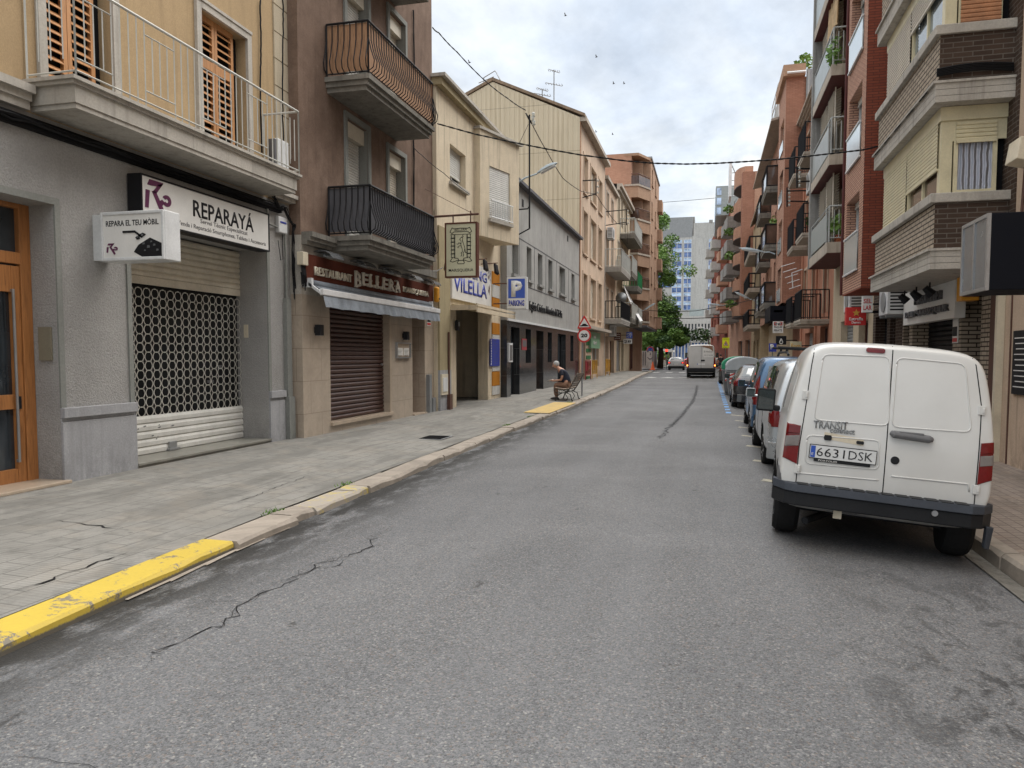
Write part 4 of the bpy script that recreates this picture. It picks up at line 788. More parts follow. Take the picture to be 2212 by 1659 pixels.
u,z=f.px(1681,1262); s=thing('alarm_sticker_plate','small black and red alarm notice plate under the awning end','notice plate',(-6.4,u,z)); mb=MB(); mb.fbox(f,u-.02,u+.24,0,.01,z-.12,z+.16); mb.build('plate','sign_white',s); mb=MB(); mb.fbox(f,u,u+.22,.01,.013,z-.03,z+.13); mb.build('black_field','ink_black',s); mb=MB(); mb.fbox(f,u,u+.22,.01,.013,z-.10,z-.05); mb.build('red_field','sign_red',s)
text(s,'24h','sign_white',f.p(u+.03,z+.02,.013),f.right(),up,.14,.07,.002)
# roof-edge and wall cables on the brown wall
for lb,pts in (('black cables looping up the brown wall beside the balconies',[(1622,40),(1625,260),(1620,440),(1624,660),(1622,860)]),('black cable down the right corner of the brown building',[(1708,560),(1706,700),(1704,860),(1702,1000)])):
    mb=MB(); U=[f.px(x,y) for x,y in pts]; rd=random.Random(1)
    for q in range(2 if 'looping' in lb else 3):
        P=[]
        for a,b in zip(U,U[1:]):
            for i in range(6): t=i/6; P.append(f.p(a[0]+(b[0]-a[0])*t+rd.uniform(-.015,.015)+q*.035,a[1]+(b[1]-a[1])*t,.03))
        mb.tube(P,.011,4)
    solo(mb,'wall_cable','cable',lb,'cable')
# hanging restaurant sign with rearing goat
c=FC(16.9); x0,zt=c.px(1757,884); x1,zb=c.px(1873,1085)
s=thing('hanging_sign','cream hanging sign with a rearing goat drawing and the word MARISQUERIA','sign',(-5.5,16.9,4.6))
mb=MB(); mb.fbox(c,x0-.035,x1+.035,-.16,-.01,zb-.035,zt+.035); mb.fbox(c,x0-.035,x0,-.01,.01,zb-.035,zt+.035); mb.fbox(c,x1,x1+.035,-.01,.01,zb-.035,zt+.035); mb.fbox(c,x0,x1,-.01,.01,zt,zt+.035); mb.fbox(c,x0,x1,-.01,.01,zb-.035,zb); mb.build('frame','brown_wood',s)
mb=MB(); mb.fbox(c,x0,x1,-.009,0,zb,zt); mb.build('face','sign_cream',s)
mb=MB(); mb.tube([c.p(-6.4,zt+.20,-.08),c.p(x1+.05,zt+.22,-.08)],.025,8); mb.tube([c.p(x0+.2*(x1-x0),zt+.2,-.08),c.p(x0+.2*(x1-x0),zt+.03,-.08)],.015,6); mb.tube([c.p(x0+.8*(x1-x0),zt+.3,-.08),c.p(x0+.8*(x1-x0),zt+.03,-.08)],.015,6); mb.tube([c.p(-6.4,zt+.85,-.08),c.p(x1-.1,zt+.24,-.08)],.006,4); mb.build('arm','rust_metal',s)
w=x1-x0; h=zt-zb; PQ=lambda a,b:(x0+a*w,zb+b*h)
def stroke(mb,pts,wd,d=.001):
    P=[Vector(PQ(*p)) for p in pts]
    for a,b in zip(P,P[1:]):
        t=(b-a); 
        if t.length<1e-6: continue
        t.normalize(); n=Vector((-t.y,t.x))*wd*w; poly(mb,c,[a-n-t*wd*w*.5,b-n+t*wd*w*.5,b+n+t*wd*w*.5,a+n-t*wd*w*.5],d,d+.003)
text(s,'MARISQUERIA','ink_black',c.p(x0+.08*w,zb+.075*h),c.right(),up,.84*w,.066*h,.003,bold=.006)
text(s,'BELLERA','ink_black',c.p(x0+.29*w,zb+.868*h),c.right(),up,.42*w,.045*h,.003,bold=.005)
mb=MB()
stroke(mb,[(.13,.85),(.20,.93),(.26,.91),(.5,.92),(.74,.91),(.80,.93),(.87,.85),(.80,.82),(.74,.85),(.5,.85),(.26,.85),(.20,.82),(.13,.85)],.010)
for sx in (0,1):
    q=lambda a:a if not sx else 1-a
    for k in range(6): z_=.80-.075*k; stroke(mb,[(q(.16),z_),(q(.28),z_),(q(.27),z_-.04),(q(.28),z_-.065),(q(.17),z_-.065),(q(.18),z_-.03),(q(.16),z_)],.009)
    stroke(mb,[(q(.30),.80),(q(.30),.36)],.007); stroke(mb,[(q(.22),.36),(q(.13),.29),(q(.22),.27),(q(.42),.31),(q(.40),.34),(q(.27),.35)],.010)
stroke(mb,[(.30,.80),(.70,.80)],.007); stroke(mb,[(.42,.30),(.58,.30),(.62,.26),(.60,.235),(.40,.235),(.38,.26),(.42,.30)],.010)
stroke(mb,[(.46,.70),(.50,.735),(.54,.74),(.57,.72),(.55,.68),(.59,.62),(.63,.55),(.65,.48),(.66,.44)],.009); stroke(mb,[(.46,.70),(.49,.69),(.51,.66),(.50,.60),(.54,.53),(.55,.47),(.51,.44),(.53,.40),(.50,.38)],.009)
stroke(mb,[(.52,.735),(.57,.78),(.58,.80)],.007); stroke(mb,[(.55,.735),(.60,.765)],.006); stroke(mb,[(.50,.62),(.43,.64),(.40,.61),(.36,.62)],.009); stroke(mb,[(.51,.58),(.44,.58),(.41,.55),(.37,.56)],.008)
stroke(mb,[(.63,.52),(.61,.46),(.57,.44),(.60,.40),(.57,.375)],.009); stroke(mb,[(.66,.46),(.69,.44)],.006)
mb.build('drawing','ink_black',s)
# round floodlight
s=thing('floodlight','cream cylindrical floodlight on a bracket beside the hanging sign','floodlight',(-6.2,17.3,3.6)); o=Vector((-6.0,17.2,3.58))
mb=MB(); mb.lathe([(.095,0),(.115,.03),(.115,.33),(.08,.36)],o,(.95,.5,-.12),14); mb.build('housing','cream_metal',s,smooth=False); mb=MB(); mb.lathe([(.09,-.01),(.08,-.004)],o,(.95,.5,-.12),14); mb.build('lens','olive',s); mb=MB(); mb.tube([(-6.38,17.25,3.5),(-6.2,17.2,3.48),(-6.05,17.2,3.56)],.012,5); mb.build('bracket','white_metal',s)
# ---- 3: yellow parking garage house
f=FL(-6.3); h3=thing('parking_house','pale yellow house with a jutting bay window over an open garage entrance','building',(-6.3,20,.15))
w1=(f.px(1771,563)[0],f.px(1833,600)[0],f.px(1771,712)[1],f.px(1771,563)[1])
Gd=(f.px(1797,1500)[0],f.px(1921,1500)[0],.14,2.80)
facade(h3,f,17.5,23.3,0,7.85,[w1,Gd],'yellow_wall',.3); 
mb=MB(); mb.fbox(f,17.5,23.3,-9,-.31,3.4,7.84); mb.fbox(f,17.5,17.75,-9,-.31,0,3.4); mb.fbox(f,23.1,23.3,-9,-.31,0,3.4); mb.fbox(f,17.5,23.3,-9,-8.8,0,3.4); mb.build('side_wall','yellow_wall',h3)
mb=MB(); mb.fbox(f,17.75,23.1,-8.8,-.3,.13,.16); mb.build('garage_floor','old_concrete',h3)
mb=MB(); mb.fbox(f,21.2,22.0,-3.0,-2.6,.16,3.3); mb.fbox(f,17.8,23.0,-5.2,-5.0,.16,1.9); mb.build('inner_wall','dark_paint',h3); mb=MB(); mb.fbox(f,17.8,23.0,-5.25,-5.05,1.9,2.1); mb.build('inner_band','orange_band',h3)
window(h3,f,*w1,dep=.22,frame='white_metal',blind='white_shutter',bf=.72,sill='cornice',bars=1)
mb=MB(); mb.fbox(f,17.45,23.35,-.3,.16,7.85,8.02); mb.build('eave','yellow_dark',h3); mb=MB(); mb.fbox(f,17.4,23.4,-.5,.26,8.025,8.1); mb.build('roof_edge','cornice',h3)
# darker return and gray dado
mb=MB(); mb.fbox(f,17.52,18.32,0.0,.05,1.15,4.6); mb.build('corner_pier','yellow_dark',h3)
mb=MB(); mb.fbox(f,17.52,18.34,0,.06,.1,1.15); mb.build('dado','grey_smooth',h3)
# bay
A=(-6.3,20.52); B=(-6.12,20.5); C_=(-5.53,22.55); Dp=(-6.3,22.55)
mb=MB(); bz0,bz1=4.80,7.68
q=[(A[0],A[1]),B,C_,Dp]; mb.face([(x,y,bz0) for x,y in q]); mb.face([(x,y,bz1) for x,y in q]); mb.face([(*A,bz0),(*B,bz0),(*B,bz1),(*A,bz1)]); mb.face([(*C_,bz0),(*Dp,bz0),(*Dp,bz1),(*C_,bz1)])
fb_,ln=FAB(B,C_); 
bw0=fb_.px(1927,645)[0]; bw1=fb_.px(2008,700)[0]; bzt=fb_.px(1927,652)[1]; bzb=fb_.px(1927,860)[1]
bay=mb.build('bay','yellow_wall',h3); fw_=facade(bay,fb_,0,ln,bz0,bz1,[(bw0,bw1,bzb,bzt)],'yellow_wall',.15,'bay_front')
window(bay,fb_,bw0,bw1,bzb,bzt,dep=.10,frame='white_metal',blind='white_shutter',bf=.96,sill='cornice',bars=0)
mb=MB(); mb.prism([(A[0],A[1]-.05,bz1),(B[0]+.02,B[1]-.08,bz1),(C_[0]+.12,C_[1]+.05,bz1),(Dp[0],Dp[1]+.05,bz1)],(0,0,.07)); mb.build('bay_roof','cornice',bay)
rl=MB(); n=12
for i in range(n+1): u=bw0+(bw1-bw0)*i/n; rl.tube([fb_.p(u,bzb+.02,.09),fb_.p(u,bzb+.5,.09)],.012,4)
for z in (.04,.5): rl.tube([fb_.p(bw0-.03,bzb+z,.09),fb_.p(bw1+.03,bzb+z,.09)],.016,5)
rl.build('window_guard','white_metal',bay)
# striped pier
p0,p1=f.px(1936,1300)[0],f.px(1965,1300)[0]
zs=[1560,1487,1422,1390,1318,1268,1224,1168,1118,1067]
cols=['white_wall','orange_band','white_wall','orange_band','white_wall','orange_band','orange_band','white_wall','orange_band']
mb={'orange_band':MB(),'white_band':MB()}
for (ya,yb),cn in zip([(1515,1463),(1360,1318),(1315,1268)],['orange_band']*3): pass
for ya,yb,cn in ((1520,1464,'orange_band'),(1315,1270,'orange_band'),(1218,1170,'orange_band'),(1117,1067,'orange_band'),(1420,1370,'orange_band'),(1462,1422,'white_band'),(1368,1318,'white_band'),(1168,1119,'white_band'),(1556,1522,'white_band')):
    z0,z1=f.px(1936,ya)[1],f.px(1936,yb)[1]; mb[cn].fbox(f,p0,p1,0,.022,z0,z1)
mb['orange_band'].build('orange_stripe','orange_band',h3); mb['white_band'].build('white_stripe','white_wall',h3)
# up-and-over canopy door
s=thing('garage_door','cream corrugated up-and-over door tilted open above the garage entrance','garage door',(-6.2,20.5,3))
zt=2.74; mb=MB(); n=9; ua,ub=18.45,22.3
for i in range(n):
    d0=.02+.66*i/n; d1=d0+.66/n; z0=zt-.10*i/n; mb.hexa([f.p(ua,z0-.03*(i%2),d0),f.p(ub,z0-.03*(i%2),d0),f.p(ub,z0-.03*(i%2),d1),f.p(ua,z0-.03*(i%2),d1),f.p(ua,z0+.05,d0),f.p(ub,z0+.05,d0),f.p(ub,z0+.05,d1),f.p(ua,z0+.05,d1)])
mb.build('leaf','yellow_dark',s); mb=MB(); mb.fbox(f,ua-.02,ub+.02,.68,.72,zt-.15,zt-.04); mb.fbox(f,ua-.02,ub+.02,.68,.72,zt-.01,zt+.06); mb.fbox(f,ua-.05,ua,.0,.7,zt-.1,zt+.02); mb.build('edge_frame','yellow_wall',s)
# banner sign over the entrance
s=thing('parking_banner','weathered white sign board reading PARKING VILELLA in blue over the garage entrance','sign',(-6.25,20,3.7)); g=FL(-6.24)
u0=18.45; u1=g.px(1934,1080)[0]; zt=g.px(1934,1065)[1]; zb=g.px(1934,1209)[1]; h=zt-zb
mb=MB(); mb.fbox(g,u0,u1,-.05,0,zb,zt); mb.build('board','sign_white',s)
ua=g.px(1797,1150)[0]; ub=g.px(1917,1150)[0]
for dz,mm,e in ((0,'ink_blue',.006),):
    text(s,'VILELLA',mm,g.p(ua-.22,zb+.19*h),g.right(),up,ub-ua+.22,.36*h,e,bold=.02); text(s,'PARKING',mm,g.p(u0+.1,zb+.60*h),g.right(),up,ub-u0-.1,.27*h,e,bold=.02)
mb=MB(); rd=random.Random(3)
for i in range(14):
    u=u1-rd.uniform(.03,.35); z=zt-rd.random()**1.5*h*.55; w=rd.uniform(.015,.05); poly(mb,g,[(u,z),(u+w,z-.02),(u+w*.7,z-rd.uniform(.08,.25)),(u-w*.3,z-.05)],.001,.004)
mb.build('peeling_patch','rust_metal',s)
for i,(x,y) in enumerate(((1918,1040),(1960,1055))):
    u,z=f.px(x,y,.5); s=thing('spotlight','black spotlight on a rusty arm over the parking banner, '+('left one','right one by the P sign')[i],'spotlight',(-5.8,u,z),'spotlights over the parking banner')
    mb=MB(); mb.hexa([f.p(u-.1,z-.16,.42),f.p(u+.12,z-.2,.46),f.p(u+.12,z-.16,.52),f.p(u-.1,z-.12,.48),f.p(u-.1,z+.10,.40),f.p(u+.12,z+.06,.42),f.p(u+.12,z+.09,.47),f.p(u-.1,z+.13,.45)]); mb.build('head','black_metal',s,bevel=.01); mb=MB(); mb.tube([f.p(u,z+.12,0),f.p(u,z+.14,.5)],.014,5); mb.build('arm','rust_metal',s)
c=FC(22.3); x0,zt=c.px(1999,1095); x1,zb=c.px(2069,1213)
s=thing('parking_sign','blue and white lightbox sign with a large P and the word PARKING','sign',(-6,22.3,3.2))
mb=MB(); mb.fbox(c,x0-.03,x1+.03,-.2,-.01,zb-.03,zt+.03); mb.build('casing','white_metal',s,bevel=.006); w=x1-x0; h=zt-zb
mb=MB(); mb.fbox(c,x0,x1,-.009,0,zb,zt); mb.build('face','sign_white',s); mb=MB(); mb.fbox(c,x0+.03*w,x1-.03*w,.001,.004,zb+.33*h,zt-.03*h); mb.build('blue_field','sign_blue',s)
text(s,'P','sign_white',c.p(x0+.2*w,zb+.37*h,.004),c.right(),up,.62*w,.54*h,.004,bold=.06); text(s,'PARKING','ink_blue',c.p(x0+.06*w,zb+.07*h,0),c.right(),up,.88*w,.20*h,.003,bold=.05)
mb=MB(); [mb.tube([(-6.3,22.4,z),(x0,22.4,z)],.02,5) for z in (zb+.15,zt-.15)]; mb.build('arm','rust_metal',s)
u0,z1=f.px(1925,1334); u1=f.px(1961,1334)[0]; z0=f.px(1925,1442)[1]
s=thing('services_board','dark blue board of pictograms on the striped garage pier','sign',(-6.3,u0,z0)); mb=MB(); mb.fbox(f,u0,u1,.024,.05,z0,z1); mb.build('board','ink_blue',s)
mb=MB(); H9=(z1-z0)/10.5
for i in range(10): mb.fbox(f,u0+.05,u0+.05+H9*.7,.051,.054,z1-H9*(i+1),z1-H9*(i+.3))
mb.build('pictogram','sign_white',s); mb=MB()
for i in range(10): mb.fbox(f,u0+.35,u0+.35+(.3,.5,.45)[i%3],.051,.053,z1-H9*(i+.72),z1-H9*(i+.6))
mb.build('text_line','ink_grey',s)
mb=MB(); U=[f.px(1775,y) for y in (1310,1330,1420,1510,1600)]; mb.tube([f.p(18.1,z,.08) for _,z in U],.025,6); mb.fbox(f,18.0,18.2,.06,.14,.14,.55); solo(mb,'garage_downpipe','rust_metal','thin brown pipe down the yellow pier left of the garage opening','pipe')
s=thing('intercom','small black intercom on the yellow pier left of the garage opening','intercom',(-6.3,18.2,2.4)); u,z=f.px(1786,1277); mb=MB(); mb.fbox(f,u-.05,u+.12,.05,.13,z-.16,z+.1); mb.build('case','black_metal',s,bevel=.008); mb=MB(); mb.fbox(f,u+.0,u+.1,.131,.135,z-.05,z+.06); mb.build('panel','grey_metal',s)
s=thing('meter_hatch','cream meter hatch on the pier between restaurant and garage','meter hatch',(-6.3,17.6,.9)); mb=MB(); mb.fbox(f,17.53,17.98,.06,.10,.55,1.05); mb.build('frame','cream_metal',s); mb=MB(); mb.fbox(f,17.6,17.9,.10,.115,.63,.97); mb.build('door','white_metal',s)
# ---- 4: grey church
f=FL(-6.1); h4=thing('church_building','long grey rendered church hall with tall slit windows over polished black stone','building',(-6.1,30,.2))
zE=7.05; hs=[]; ups=[]
for x0,x1,yt,yb in ((2009,2036,975,1162),(2072,2112,975,1098),(2118,2152,1005,1120),(2158,2186,1030,1150-13),(2204,2228,1062,1160),(2250,2270,1080,1170)):
    a,z=f.px(x0,yt); b=f.px(x1,yt)[0]; ups.append((a,min(b,36.9),3.92,z if z<5.9 else 5.6))
ups=[(23.95,24.85,4.12,5.26),(26.0,26.75,4.12,5.26),(27.8,28.6,4.12,5.26),(29.7,30.5,4.12,5.26),(32.0,33.35,4.12,5.26),(34.95,35.8,4.12,5.26)]
for x0,x1,yt,kind in ((2011,2046,1280,'d'),(2070,2091,1290,'w'),(2112,2140,1296,'d'),(2157,2173,1300,'w'),(2196,2228,1308,'d'),(2246,2258,1312,'w')):
    a,z=f.px(x0,yt); b=f.px(x1,yt)[0]; hs.append((a,b,.2 if kind=='d' else f.px(x0,1375+18)[1] if 0 else (.22 if kind=='d' else 1.25),2.42))
facade(h4,f,23.3,37.1,0,2.62,hs,'black_marble',.4,'stone_base'); facade(h4,f,23.3,37.1,2.62,zE,ups,'church_grey',.3); backing(h4,f,23.3,37.1,0,zE,'church_grey',10,.4)
mb=MB(); mb.fbox(f,23.3,37.1,0,.04,2.60,2.67); mb.build('ledge','white_metal',h4)
for i,(a,b,z0,z1) in enumerate(ups): window(h4,f,a,b,z0,z1,dep=.24,frame='grey_metal',blind='grey_trim',bf=.9,bars=0,pitch=.07,sill='concrete')
for i,(a,b,z0,z1) in enumerate(hs):
    if i==2:
        mb=MB(); mb.fbox(f,a,a+.35,-.2,-.1,z0,z1); mb.fbox(f,a+.35,b,-.38,-.35,z0,z1); mb.build('door','door_wood',h4)
    else: window(h4,f,a,b,z0,z1,dep=.25,frame='black_metal',blind='black_metal',bf=0,bars=0)
# sloping roof edge strip and pitched roof
mb=MB(); mb.fbox(f,23.25,37.1,-.3,.20,zE,zE+.10); mb.build('gutter','dark_paint',h4); mb=MB(); mb.add([f.p(23.3,zE+.1,.15),f.p(37.1,zE+.1,.15),f.p(37.1,zE+1.6,-5),f.p(23.3,zE+1.6,-5),f.p(23.3,zE+.0,-10),f.p(37.1,zE,-10)],[(0,1,2,3),(3,2,5,4),(0,3,4),(1,5,2)]); mb.build('roof','tile_roof',h4)
mb=MB(); mb.fbox(f,23.3,37.1,.0,.008,5.36,5.385); mb.fbox(f,23.3,37.1,0,.008,3.86,3.89); [mb.fbox(f,a,a+.025,0,.008,3.9,5.36) for a in (24.95,27.2,29.2,31.3,34.2)]; mb.build('render_joint','dark_paint',h4)
mb=MB(); [mb.fbox(f,*( (lambda q:(q[0]-.12,q[0]+.12,-.0,.012,q[1]-.12,q[1]+.12))(f.px(x,y)) )) for x,y in ((2058,800),(2235,940))]; mb.build('vent','black_metal',h4)
u0,z0=f.px(2083,1238); u1,_=f.px(2212,1275)
text(h4,'Església Cristiana Adventista del 7è Dia','ink_black',f.p(u0,3.02),f.right(),up,u1-u0,.40,.03,bold=.004)
s=thing('notice_case','glazed white notice case on the black stone beside the striped pier','notice board',(-6.1,23.6,1.2)); u0,z1=f.px(1984,1350); u1=f.px(2011,1350)[0]; z0=f.px(1984,1427)[1]
u0=max(u0,23.35); mb=MB(); mb.fbox(f,u0,u1,0,.07,z0,z1); mb.build('case','white_metal',s,bevel=.01); mb=MB(); mb.fbox(f,u0+.06,u1-.06,.071,.075,z0+.06,z1-.06); mb.build('pane','box_glass',s)
s=thing('poster','small coloured poster on the black stone by the first church slit','poster',(-6.1,27,1.7)); u0,z1=f.px(2054,1333); u1=f.px(2072,1333)[0]; z0=f.px(2054,1378)[1]; mb=MB(); mb.fbox(f,u0,u1,0,.02,z0,z1); mb.build('sheet','red_paint',s); mb=MB(); mb.fbox(f,u0+.05,u1-.05,.021,.024,z0+.3*(z1-z0),z1-.05); mb.build('picture','ink_grey',s)
# ---- 5: peach building with corrugated side wall
f=FL(-6.1); h5=thing('peach_building','peach apartment building with a tall corrugated yellow side wall','building',(-6.1,41.5,.2))
zR=12.85; ws=[]
for zb,zt in ((9.6,11.4),(6.6,8.7),(3.5,5.6)):
    for a,b in ((38.2,39.5),(40.6,42.6),(43.6,45.0)): ws.append((a,b,zb,zt))
facade(h5,f,37.1,46.4,.0,zR,ws+[(38.3,39.2,.2,2.4),(41.5,44.2,.9,2.6)],'pink_wall',.3); backing(h5,f,37.1,46.4,0,zR,'pink_wall',9,.3)
for w in ws: window(h5,f,*w,dep=.22,frame='peach_wall',blind='cream_shutter',bf=1,bars=0,sill='pink_wall',surround='pink_wall',sw=.12)
window(h5,f,38.3,39.2,.2,2.4,dep=.2,frame='brown_wood',bf=0); window(h5,f,41.5,44.2,.9,2.6,dep=.2,frame='white_metal',bf=0)
cw=FC(37.1)
yl,zl=cw.px(1816,378); ya,za=cw.px(1941,323); xr=-6.1
cm=MB(); cm.prism([cw.p(xr,0,-.0),cw.p(xr,zR+.0),cw.p(ya,za),cw.p(-13.5,za-1.4),cw.p(-13.5,0)],(0,-.04,0)); cm.build('corrugated_wall','corrugated',h5)
mb=MB(); 
for k in range(int((13.4-6.2)/.24)): x=-6.2-.24*k; zt=(zR+(za-zR)*(x-xr)/(ya-xr) if x>ya else za-(ya-x)*.4)-.12; mb.tube([(x,37.05,7.2),(x,37.05,zt)],.016,4,False)
mb.build('corrugation','corrugated',h5,smooth=True)
mb=MB(); mb.prism([(xr+.25,37.0,zR+.02),(ya,37.0,za+.05),(ya,37.0,za+.2),(xr+.25,37.0,zR+.15)],(0,9.4,0)); mb.prism([(ya,37.0,za+.05),(-13.6,37.0,za-1.4),(-13.6,37.0,za-1.25),(ya,37.0,za+.2)],(0,9.4,0)); mb.build('roof','tile_roof',h5)
mb=MB(); mb.fbox(f,37.1,46.5,-.1,.32,zR-.18,zR+.02); mb.build('eave','slab_beige',h5); mb=MB(); mb.fbox(f,37.1,37.35,0,.03,0,zR-.2); mb.build('brick_strip','brick_old',h5)
mb=MB(); mb.fbox(f,37.1,46.5,0,.45,2.85,3.0); mb.build('shop_ledge','slab_beige',h5)
def antenna(x,y,z0,h,lb):
    s=thing('tv_antenna',lb,'antenna',(x,y,z0)); mb=MB(); mb.tube([(x,y,z0),(x,y,z0+h)],.03,5); mb.build('mast','grey_metal',s); mb=MB()
    for zz,dx in ((h*.97,.28),(h*.62,.42)):
        mb.tube([(x-dx,y,z0+zz+.12),(x+dx,y,z0+zz-.12)],.02,4)
        for k in range(7): t=-dx+2*dx*k/6; mb.tube([(x+t,y-.15,z0+zz-t*.15),(x+t,y+.15,z0+zz-t*.15)],.012,4)
    mb.build('elements','grey_metal',s)
x,z=onY(2181,425,39); antenna(x,39,z,(onY(2181,275,39)[1]-z),'tall television antenna on the roof of the peach building'); x,z=onY(2135,410,39); antenna(x,39,z,.75,'low television antenna on the same roof left of the tall one')
s=thing('roof_frame','empty metal frame on the ridge of the corrugated wall building','roof frame',(-10,37.5,14.5)); mb=MB(); x,z=onY(1905,330,37.5); x2,z2=onY(1950,315,37.5); mb.tube([(x,37.5,z-.2),(x,37.5,z+.3),(x2,37.5,z2+.45),(x2+.3,37.5,z2-.1)],.03,4); mb.tube([(x-.3,37.6,z+.1),(x2-.1,37.6,z2+.2)],.025,4); mb.build('frame','grey_metal',s)
s=thing('green_shop_sign','pale green shop sign board under the ledge of the peach building','sign',(-6,41,2.7)); g=FL(-5.95); u0=40.2; u1=43.6; mb=MB(); mb.fbox(g,u0,u1,-.1,0,1.9,2.75); mb.build('board','sign_green',s)
text(s,'Nail','sign_white',g.p(41.0,2.42),g.right(),up,.9,.2,.01,bold=.02); text(s,'Blanch','sign_white',g.p(41.0,2.1),g.right(),up,1.2,.2,.01,bold=.02)
mb=MB(); 
for i in range(6): mb.fbox(f,39.4,40.9,0,.03,.25+.36*i,.43+.36*i)
solo(mb,'striped_pier','green_paint','green painted stripes on the pier behind the traffic sign','painted stripes')
def barrier(x,y,mt,lb,w=1.1,h=.95,tilt=0):
    s=thing('street_barrier',lb,'barrier',(x,y,gz(y)+.17)); z=gz(y)+.17; mb=MB(); mb.tube([(x,y,z),(x,y,z+h),(x+.1,y+w,z+h),(x+.1,y+w,z)],.02,5); mb.tube([(x,y,z+.25),(x+.1,y+w,z+.25)],.015,5); mb.build('frame',mt,s)
    mb=MB(); [mb.tube([(x+.1*i/8,y+w*i/8,z+.25),(x+.1*i/8,y+w*i/8,z+h)],.012,4) for i in range(1,8)]; mb.build('bars',mt,s)
    mb=MB(); mb.box(x-.01,x+.02,y+.1,y+w*.8,z+.45,z+h-.05); mb.build('panel',mt,s)
barrier(-5.85,37.6,'red_paint','red street barrier leaning by the brick edge behind the signpost'); barrier(-5.75,39.2,'yellow_metal','yellow street barrier between the red one and the striped pier'); barrier(-5.7,44.2,'yellow_metal','yellow street barrier folded against the peach shop front')
# ---- 6: three narrow old houses
f=FL(-6.1)
ha=thing('old_balcony_house','narrow old beige house with grey panelled balconies and worn brick gable','building',(-6.1,49,.3))
z6=12.0
facade(ha,f,46.4,52.4,0,z6,[(47.2,48.1,3.6,5.6),(49.6,50.5,3.6,5.6),(47.2,48.1,6.9,9.0),(49.6,50.5,6.9,9.0),(47.2,48.0,10,11.4),(49.6,50.4,10,11.4),(47.0,48.6,.35,2.7),(49.4,51.6,.35,2.5)],'peach_wall',.3); backing(ha,f,46.4,52.4,0,z6,'brick_old',9,.3)
for w in ((47.2,48.1,3.6,5.6),(49.6,50.5,3.6,5.6),(47.2,48.1,6.9,9.0),(49.6,50.5,6.9,9.0),(47.2,48.0,10,11.4),(49.6,50.4,10,11.4)): window(ha,f,*w,dep=.2,frame='slab_beige',blind='cream_shutter',bf=.6,surround='slab_beige',sw=.1)
window(ha,f,47.0,48.6,.35,2.7,dep=.25,frame='grey_smooth',bf=0); window(ha,f,49.4,51.6,.35,2.5,dep=.25,frame='brown_wood',bf=0)
mb=MB(); mb.fbox(f,46.4,52.4,-.3,.2,z6,z6+.2); mb.build('cornice','slab_beige',ha)
b=slab(ha,f,46.7,52.2,3.75,1.0,.3,'white_band',steps=3); railing(b,f,46.7,52.2,3.75,1.0,1.05,'bars','black_metal',.16,.014,.03,('panel_grey','front'),sides=(1,1))
b=slab(ha,f,46.7,52.2,6.85,1.0,.3,'white_band',steps=3); railing(b,f,46.7,52.2,6.85,1.0,1.05,'bars','light_rail',.18,.014,.03,('panel_grey','front'))
mb=MB(); mb.fbox(f,46.42,46.6,0,.02,0,z6-.1); mb.build('quoin','white_band',ha)
hb=thing('cornice_house','cream old house with a heavy cornice and long pale balcony','building',(-6.1,56,.3))
ws=[(a,a+.85,z,z+1.9) for a in (53.2,55.2,57.4) for z in (3.9,7.4,10.6)]
facade(hb,f,52.4,61.6,0,13.0,ws+[(53,55.2,.4,2.6),(56,57.6,.4,2.7)],'beige_wall',.3); backing(hb,f,52.4,61.6,0,13.0,'brick_old',9,.3)
for w in ws: window(hb,f,*w,dep=.2,frame='slab_beige',blind='cream_shutter',bf=.8,surround='slab_beige',sw=.1)
mb=MB(); slats(mb,f,53,55.2,-.1,.4,2.6,.12,.02); mb.build('shop_shutter','grey_metal',hb); window(hb,f,56,57.6,.4,2.7,dep=.25,frame='brown_wood',bf=0)
mb=MB(); mb.fbox(f,52.4,61.6,-.3,.35,12.8,13.0); mb.fbox(f,52.4,61.6,-.3,.2,12.6,12.8); mb.build('cornice','slab_beige',hb)
for z,(a,b_),m2,kd in ((4.05,(52.8,57.2),'beige_wall','white'),(7.2,(52.7,56.4),'dark_paint','dark'),(10.0,(54.5,60.4),'white_wall','w'),(6.6,(57.2,61),'sign_white','g'),(4.0,(58.0,61.2),'panel_grey','h')):
    b=slab(hb,f,a,b_,z,1.05,.32,'old_concrete',steps=3); railing(b,f,a,b_,z,1.05,1.05,'bars','light_rail' if kd!='g' else 'green_paint',.2,.015,.03,(m2,'front'))
# signs of the small shops
def bladesign(name,lb,mat,Y,X0,X1,z0,z1,txt=None,tm='sign_white',cat='sign',th=.12):
    c=FC(Y); s=thing(name,lb,cat,((X0+X1)/2,Y,z0)); mb=MB(); mb.fbox(c,X0,X1,-th,0,z0,z1); mb.build('casing',mat,s,bevel=.006)
    if txt:
        n=len(txt)
        for i,t in enumerate(txt): hh=(z1-z0)*.8/n; text(s,t,tm,c.p(X0+.1*(X1-X0),z1-(z1-z0)*.1-hh*(i+1)+hh*.12,0),c.right(),up,(X1-X0)*.8,hh*.7,.004,bold=.02)
    mb=MB(); mb.tube([(X0-.4 if X0<0 else X1,Y+.05,(z0+z1)/2),(X0 if X0<0 else X1+.4,Y+.05,(z0+z1)/2)],.02,5); mb.build('arm','black_metal',s); return s
def pxb(x0,x1,yt,yb,Y): a,z1=onY(x0,yt,Y); b,z0=onY(x1,yb,Y); return Y,a,b,z0,z1
bladesign('bakery_sign','dark brown sign with white script lettering above the striped doorway','brown_wood',*pxb(2417,2444,1310,1340,50),['pastis','i pa','Jarré'])
bladesign('blue_sign','blue lightbox sign above the white one on the left','sign_blue',*pxb(2466,2489,1307,1332,55),['PIS','CT'])
bladesign('white_sign','white lightbox sign below the blue one on the left','sign_white',*pxb(2454,2488,1335,1353,54.6),['28'],'ink_black')
